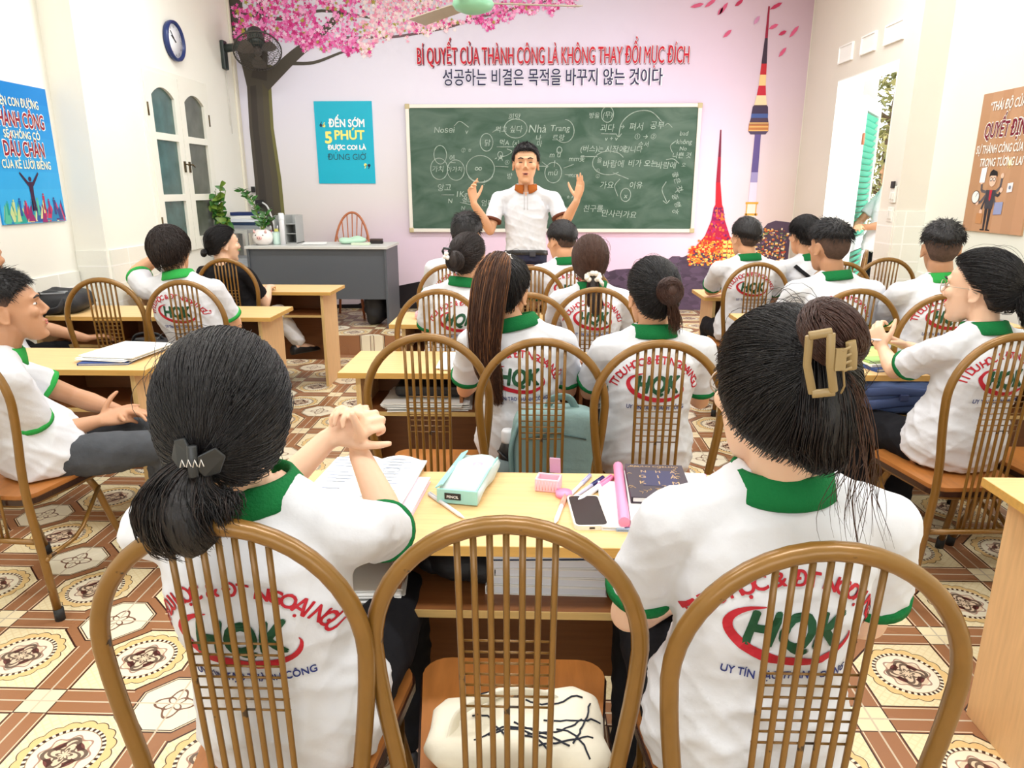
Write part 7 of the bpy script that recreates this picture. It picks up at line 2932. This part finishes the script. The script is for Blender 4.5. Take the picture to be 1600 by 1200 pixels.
def tie_ring(h, root, o, H, M, s, tp0, d):
    mb = MB()
    c = Vector(tp0)
    mb.tube([c + Vector((.02 * math.cos(a), -.008, .02 * math.sin(a))) for a in [k * PI / 8 for k in range(16)]], .006, 8, closed=True)
    mb_head(mb, 'hair_tie', M_CLIPK, h, o, H, M, s)

def glasses(root, o, H, M, s, m):
    mb = MB()
    f = lambda x, y, z: H + M @ (Vector((x, y, z)) * s)
    for sg in (-1, 1):
        mb.tube([f(sg * .033 + .023 * math.cos(a), .104 - .004 * abs(math.cos(a)), .008 + .020 * math.sin(a)) for a in [k * PI / 10 for k in range(20)]], .0013 * s, 6, closed=True)
        mb.tube([f(sg * .056, .100, .012), f(sg * .074, .06, .012), f(sg * .079, .01, .010), f(sg * .079, -.02, -.004)], .0012 * s, 6)
    mb.tube([f(-.010, .105, .010), f(0, .109, .013), f(.010, .105, .010)], .0012 * s, 6)
    mb.build('glasses', m, root, origin=o)

M_GOLDW = mat('thin_gold_wire', rgb(190, 176, 160), 0.3, 0.5, 0.8)

# 1 nearest left: woman with the low ponytail and clasped hands
person('woman with low ponytail and black bow clip, hands clasped over an open notebook', (-.478, 1.045, 1.098), 4, (-.455, 1.055, .955), (-.43, 1.10, .545),
       female=True, skin=SKIN_LIGHT, sw=.168, voxel=.0042, seed=3, s=1.0, hs=1.06, slouch=.02, hp=-6,
       arms=(((-.60, 1.33, .775), (-.435, 1.405, .935), (.85, .12, .45), (-.15, -.85, .45), (1.05, 1.05, 1.1, 1.15), (.75, .6, -.15), .02),
             ((-.285, 1.33, .765), (-.372, 1.425, .895), (-.12, -.08, 1), (.6, .75, 0), (1.1, 1.1, 1.15, 1.15), (.85, .45, -.3), .02)),
       print_drop=.028,
       hair=hs_tied(5, (.04, -.90, -.38), .018, 4200, HAIR_BLACK, .0009, kind='cover', strays=90,
                    extra=both(bow_clip, ponytail([(-.012, -.128, -.055), (-.016, -.134, -.085), (-.008, -.128, -.112), (.004, -.116, -.132)], [.014, .036, .060, .070, .064], 2600, 6, [HAIR_BLACK, HAIR_DARK], .0009, .004, (1.25, .6, .7), .6, light=.4))))
# 2 nearest right: woman with the claw clip
rt, inf = person('woman with beige claw clip holding up her hair, nearest right', (.372, 1.045, 1.140), 13, (.392, 1.055, .985), (.375, 1.07, .545),
       female=True, skin=SKIN_LIGHT, sw=.172, voxel=.005, seed=4, hs=1.05, hp=-4,
       arms=(((.175, 1.13, .71), (.27, 1.30, .615), (.8, .6, 0), (0, -.2, 1), .4), ((.595, 1.12, .71), (.50, 1.30, .615), (-.8, .6, 0), (0, -.2, 1), .4)),
       print_drop=.024,
       hair=hs_tied(8, (-.10, -.86, .46), .017, 4200, HAIR_BLACK, .0009, kind='cover', strays=120,
                    extra=both(bun_extra((-.006, -.026, .036), (.25, -.75, .6), .024, .024, 1800, 9, [HAIR_BROWN2], ball=(.028, .027, .030), rad=.0009),
                               bun_extra((-.006, -.028, .037), (.8, .1, .5), .020, .023, 1200, 49, [HAIR_BROWN2], name='bun_twist', ball=(.02, .02, .02), rad=.0009),
                               ponytail([(-.012, -.128, .020), (-.008, -.122, -.015), (.002, -.106, -.048), (.0, -.088, -.072)], [.024, .034, .042, .040, .03], 1500, 10, [HAIR_BLACK, HAIR_DARK], .0009, .003, (1.2, .6, 1), .6, 'twist', .4),
                               claw_clip,
                               ponytail([(.02, -.13, .04), (.045, -.125, -.05), (.055, -.105, -.12), (.08, -.09, -.19)], [.004, .012, .028, .042, .055], 36, 12, [HAIR_BROWN], .0006, .012, None, .02, 'loose_strands')))
       )
glasses(rt, inf['o'], inf['H'], inf['M'], inf['s'], M_GOLDW)
# 3 young man at the left edge
person('young man in grey jeans sitting sideways at the left edge, hands on his lap', (-1.785, 2.345, 1.045), -60, (-1.835, 2.325, .885), (-1.80, 2.40, .535),
       hp=8, syaw=-42, pyaw=-58, skin=SKIN_TAN, trim=M_GREEN2, trousers=M_JEANS, sw=.185, voxel=.005, seed=7, face='open', slouch=.05,
       arms=(((-1.80, 2.62, .66), (-1.63, 2.62, .60), (.9, -.2, .05), (0, .3, 1), .3), ((-1.745, 2.335, .595), (-1.655, 2.505, .595), (.75, .65, .1), (.3, -.6, .7), (.25, .3, .35, .4), (.5, .7, .5))),
       hair=hs_short(11, .040, .014, 1900, 92, 76, .75))
# 4 student half out of frame on the far left
person('student mostly cut off by the left edge, forearm on the desk beside the black backpack', (-2.93, 3.72, 1.085), -20, (-2.95, 3.70, .92), (-2.95, 3.70, .545),
       skin=SKIN_TAN, trim=M_GREEN2, seed=8, sw=.18, voxel=.007, arms=(None, ((-2.80, 3.86, .70), (-2.62, 4.0, .60), (.7, .7, 0), (0, 0, 1), .4)),
       hair=hs_short(12, .03, .014, 900), printed=False)
# 5 student with a hand in their hair
person('student with mop of dark hair, left hand raised to the head', (-1.892, 3.70, 1.120), 6, (-1.852, 3.67, .985), (-1.77, 3.70, .545),
       hr=-8, skin=SKIN_MID, trim=M_GREEN2, seed=9, sw=.18, voxel=.006,
       arms=(((-2.125, 3.76, 1.015), (-2.02, 3.86, 1.10), (.85, .1, .4), (-.3, .8, .5), .4), None),
       hair=hs_mop(13, .026, 2200, HAIR_DARK))
# 6 girl in black
person('girl in black shirt and white trousers with a small low bun by the teacher desk', (-2.105, 4.83, 1.075), -48, (-2.10, 4.80, .925), (-2.03, 4.83, .545),
       syaw=-14, pyaw=-40, female=True, skin=SKIN_LIGHT, shirt=M_BLACKT, trim=None, trousers=M_WHITET, seed=10, printed=False, group='other people', sw=.17, voxel=.006, face='open',
       legs=(((-1.98, 5.21, .50), (-2.06, 5.22, .085)), ((-1.90, 5.20, .55), (-1.80, 5.27, .30))),
       hair=hs_tied(14, (0, -.86, -.42), .015, 1500, HAIR_BLACK, extra=bun_extra((0, -.022, -.01), (.2, -.9, .2), .014, .014, 300, 15, [HAIR_BLACK])))
# 7 woman with the long ponytail
person('woman with long brown high ponytail in the middle column', (-.100, 2.50, 1.092), -16, (-.058, 2.48, .965), (-.04, 2.52, .545),
       female=True, skin=SKIN_MID, seed=11, sw=.165, voxel=.006, hr=4,
       arms=(((-.262, 2.63, .70), (-.15, 2.84, .765), (.7, .7, 0), (0, 0, 1), .4), ((.135, 2.63, .70), (.03, 2.84, .765), (-.7, .7, 0), (0, 0, 1), .4)),
       hair=hs_tied(16, (0, -.42, .90), .014, 1900, HAIR_BLACK, extra=both(top_pin, ponytail([(.0, -.105, .120), (-.006, -.146, .06), (-.014, -.154, -.08), (-.010, -.148, -.20), (.02, -.140, -.30), (.045, -.132, -.37)], [.022, .038, .050, .050, .042, .030, .010], 2800, 17, [HAIR_BROWN, HAIR_LIGHT], .0011, .010, (1.25, .7, 1), .55, light=.22))))
# 8 woman with the messy bun
person('woman with messy reddish bun in the middle column', (.402, 2.42, 1.092), 8, (.412, 2.40, .955), (.40, 2.42, .545),
       female=True, skin=SKIN_MID, seed=12, sw=.168, voxel=.006,
       arms=(((.21, 2.58, .71), (.25, 2.80, .765), (-.3, .9, 0), (0, 0, 1), .5), None),
       hair=hs_tied(18, (.10, -.97, .10), .016, 2200, HAIR_BLACK, strays=80, extra=both(bun_extra((.004, -.022, 0), (.1, -.95, .2), .024, .022, 1100, 19, [HAIR_BROWN2], ball=(.028, .024, .028), rad=.0011),
            ponytail([(.03, -.13, -.02), (.045, -.12, -.07), (.05, -.11, -.11)], [.012, .02, .022, .016], 130, 20, [HAIR_BROWN], .0011, .008, None, .05, 'loose_strands'))))
# 9 student with beaded clip
person('student with white-beaded clip in a brown twist of hair', (-.318, 3.52, 1.108), -24, (-.345, 3.49, .975), (-.40, 3.50, .545),
       female=True, skin=SKIN_MID, seed=13, sw=.165, voxel=.007,
       hair=hs_tied(21, (-.02, -.95, -.12), .014, 1500, HAIR_DARK, extra=both(bun_extra((.002, -.018, -.005), (0, -.9, .1), .028, .022, 420, 22, [HAIR_DARK], ball=(.034, .028, .05)), bead_clip)))
# 10 girl with scrunchie
person('girl with long brown hair in a white scrunchie', (.283, 3.62, 1.09), -4, (.295, 3.60, .945), (.29, 3.58, .545),
       female=True, skin=SKIN_MID, seed=14, sw=.168, voxel=.007,
       arms=(((.105, 3.74, .71), (.15, 3.93, .765), (.5, .8, 0), (0, 0, 1), .4), None),
       hair=hs_tied(23, (.16, -.80, -.58), .017, 2200, HAIR_BROWN, strays=50, extra=both(scrunchie, ponytail([(.018, -.12, -.13), (.03, -.125, -.22), (.035, -.13, -.32), (.04, -.14, -.42)], [.02, .03, .036, .032, .014], 1000, 24, [HAIR_DARK, HAIR_BROWN], .0013, .006, (1.2, .6, 1), .75, light=.4))))
# 11, 12 the pair at the front middle desk
person('student with spiky black hair at the left end of the middle front desk', (-.421, 4.55, 1.165), -14, (-.462, 4.53, 1.005), (-.50, 4.54, .545),
       skin=SKIN_MID, seed=15, voxel=.008, hair=hs_short(25, .045, .022, 1500, 128, 110, .75, rad=.0018))
person('student with cropped black hair looking down left at the middle front desk', (.173, 4.50, 1.125), 32, (.205, 4.48, .985), (.265, 4.47, .545),
       hp=-12, skin=SKIN_MID, seed=16, voxel=.008, hair=hs_short(26, .030, .016, 1400, 112, 98, .5, rad=.0018))
# 13 - 16 right column
person('student leaning on an elbow at the left end of the right front desk', (1.36, 4.70, 1.135), 16, (1.382, 4.67, .99), (1.39, 4.70, .545),
       skin=SKIN_MID, seed=17, voxel=.007, arms=(((1.215, 4.94, .765), (1.33, 5.06, .765), (.9, .4, 0), (0, 0, 1), .4), None), sw=.185,
       hair=hs_short(27, .034, .018, 1500, 106, 96, .5, rad=.0017))
rt, inf = person('student with bowl of black hair and a black shoulder strap', (1.775, 4.82, 1.135), 10, (1.822, 4.79, .985), (1.90, 4.80, .545),
       skin=SKIN_MID, seed=18, voxel=.007, sw=.185, hair=hs_mop(28, .024, 1400, HAIR_BLACK, 'short', 1.0), printed=False)
bvh = BVHTree.FromPolygons([v.co + Vector(inf['o']) for v in inf['shirt'].data.vertices], [p.vertices for p in inf['shirt'].data.polygons])
pts = []
for k in range(13):
    t_ = k / 12
    q = inf['sp'](.93 - .55 * t_) + inf['xs'] * (-.12 + .24 * t_)
    h = bvh.ray_cast(q - inf['fs'] * .5, inf['fs'], 0.8)
    if h[0] is not None:
        pts.append(h[0] + h[1] * .004)
if len(pts) > 2:
    mb = MB()
    mb.tube(pts, .016, 8, flat=(1.0, .22), up=inf['xs'])
    mb.build('shoulder_strap', M_BLACKT, rt, origin=inf['o'])
person('student with shaved nape and thick black top hair on the right', (1.455, 3.60, 1.160), 16, (1.487, 3.57, 1.005), (1.49, 3.56, .545),
       skin=SKIN_TAN, seed=19, voxel=.006, sw=.19, trim=M_GREEN,
       hair=hs_short(29, .046, .020, 2200, 80, 74, .85, rad=.0016))
person('student with shaved sides and both ears showing below the brown poster', (1.915, 3.45, 1.165), -19, (1.928, 3.43, 1.015), (1.86, 3.40, .545),
       skin=SKIN_TAN, seed=20, voxel=.006, sw=.19, trim=M_GREEN2, arms=(((1.775, 3.72, .765), (1.83, 3.95, .768), (.5, .8, 0), (0, 0, 1), .4), None),
       hair=hs_short(30, .042, .020, 2000, 90, 76, .7, rad=.0016))
# 17 woman in glasses
rt, inf = person('woman in glasses with a low ponytail turned left on the right side', (1.575, 2.56, 1.100), 42, (1.600, 2.53, .945), (1.56, 2.54, .545),
       syaw=16, pyaw=8, female=True, skin=SKIN_LIGHT, seed=21, sw=.18, voxel=.005, s=1.0, hs=1.05, face='open',
       arms=(((1.405, 2.72, .765), (1.425, 2.865, .81), (-.25, .5, .8), (-.8, -.3, .3), .9), ((1.72, 2.80, .765), (1.535, 2.90, .82), (-.9, .1, .35), (.2, .3, .9), .8)),
       hair=hs_tied(31, (0, -.97, -.05), .021, 2000, HAIR_BLACK, strays=40, extra=both(tie_ring, ponytail([(0, -.15, -.02), (-.004, -.168, -.06), (-.004, -.16, -.11)], [.020, .040, .050, .044, .024], 1600, 32, [HAIR_BLACK], .0013, .005, (1, 1, 1), .6))))
glasses(rt, inf['o'], inf['H'], inf['M'], inf['s'], M_GOLDW)
# 18 teacher
rt, inf = person('male teacher in white polo with rust collar, arms raised before the chalkboard', (-.065, 5.40, 1.610), 180, (-.062, 5.42, 1.425), (-.060, 5.42, .905),
       syaw=180, pyaw=180, skin=SKIN_MID, trim=M_RUST, cuffmat=M_BROWNK, trousers=M_NAVYT, seed=22, sw=.205, s=1.05, hs=1.10, voxel=.0052, face='closed', standing=True, printed=False, group='other people', belt=True,
       arms=(((.215, 5.36, 1.185), (.300, 5.24, 1.355), (.22, -.1, .97), (.75, .6, 0), (.18, .14, .16, .25), (.5, .8, -.2)),
             ((-.325, 5.34, 1.145), (-.432, 5.23, 1.335), (-.12, -.12, .98), (-.75, .6, 0), (.3, .6, .75, .7), (.6, .8, -.1))),
       legs=(((.05, 5.40, .49), (.06, 5.42, .09)), ((-.17, 5.40, .49), (-.18, 5.42, .09))),
       hair=hs_short(33, .030, .015, 1700, 124, 104, .6, rad=.0016))
bvh = BVHTree.FromPolygons([v.co + Vector(inf['o']) for v in inf['shirt'].data.vertices], [p.vertices for p in inf['shirt'].data.polygons])
mb = MB()
for x in (-.012, .012):
    pts = []
    for k in range(9):
        q = inf['sp'](1.0 - .034 * k) + inf['xs'] * x
        h = bvh.ray_cast(q + inf['fs'] * .4, -inf['fs'], .6)
        if h[0] is not None:
            pts.append(h[0] + h[1] * .001)
    if len(pts) > 2:
        mb.tube(pts, .0022, 6)
mb.build('placket', mat('shirt_seam_grey', rgb(186, 184, 186), .8), inf['shirt'], origin=inf['o'])
mb = MB()
q = inf['sp'](1.0)
pts = [inf['sp'](1.0 - .02 * k) for k in range(5)]
hits = [bvh.ray_cast(p + inf['fs'] * .4, -inf['fs'], .6)[0] for p in pts]
hits = [h for h in hits if h is not None]
if len(hits) > 2:
    vs_ = []
    for k, h in enumerate(hits):
        w = .016 * (1 - k / (len(hits) - 1)) + .0005
        vs_ += [h + inf['fs'] * .0015 - inf['xs'] * w, h + inf['fs'] * .0015 + inf['xs'] * w]
    mb.add(vs_, [(2 * k, 2 * k + 1, 2 * k + 3, 2 * k + 2) for k in range(len(hits) - 1)])
    mb.build('neck_opening', SKIN_MID, inf['shirt'], origin=inf['o'])
# 19 person outside the door
person('person in pale shirt standing outside the right doorway, head hidden by the wall', (3.29, 6.92, 1.60), 80, (3.27, 6.92, 1.43), (3.26, 6.92, .93),
       syaw=80, pyaw=80, skin=SKIN_TAN, trim=None, cuffmat=None, seed=23, standing=True, printed=False, group='other people', voxel=.008, sw=.185,
       arms=(((3.18, 6.74, 1.12), (3.08, 6.86, 1.09), (-.25, .9, 0), (0, 0, 1), .4), ((3.13, 7.12, 1.12), (3.03, 6.96, 1.10), (-.2, -.9, 0), (-.5, 0, .8), .4)),
       legs=(((3.26, 6.84, .49), (3.27, 6.82, .10)), ((3.26, 7.01, .49), (3.27, 7.03, .10))),
       hair=hs_short(34, .03, .015, 500))
# white pencil held by the woman in glasses
t = thing('pencil', 'white pencil held out by the woman in glasses', 'pencil', (1.375, 2.90, .835))
mb = MB()
mb.tube([(-.085, .03, .012), (.04, -.03, .018)], .0045, 8)
mb.build('shaft', M_WP, t)
mb = MB()
mb.tube([(-.105, .0396, .011), (-.085, .03, .012)], [.001, .0045], 8)
mb.build('tip', mat('bare_wood_tip', rgb(214, 176, 130), 0.6), t)
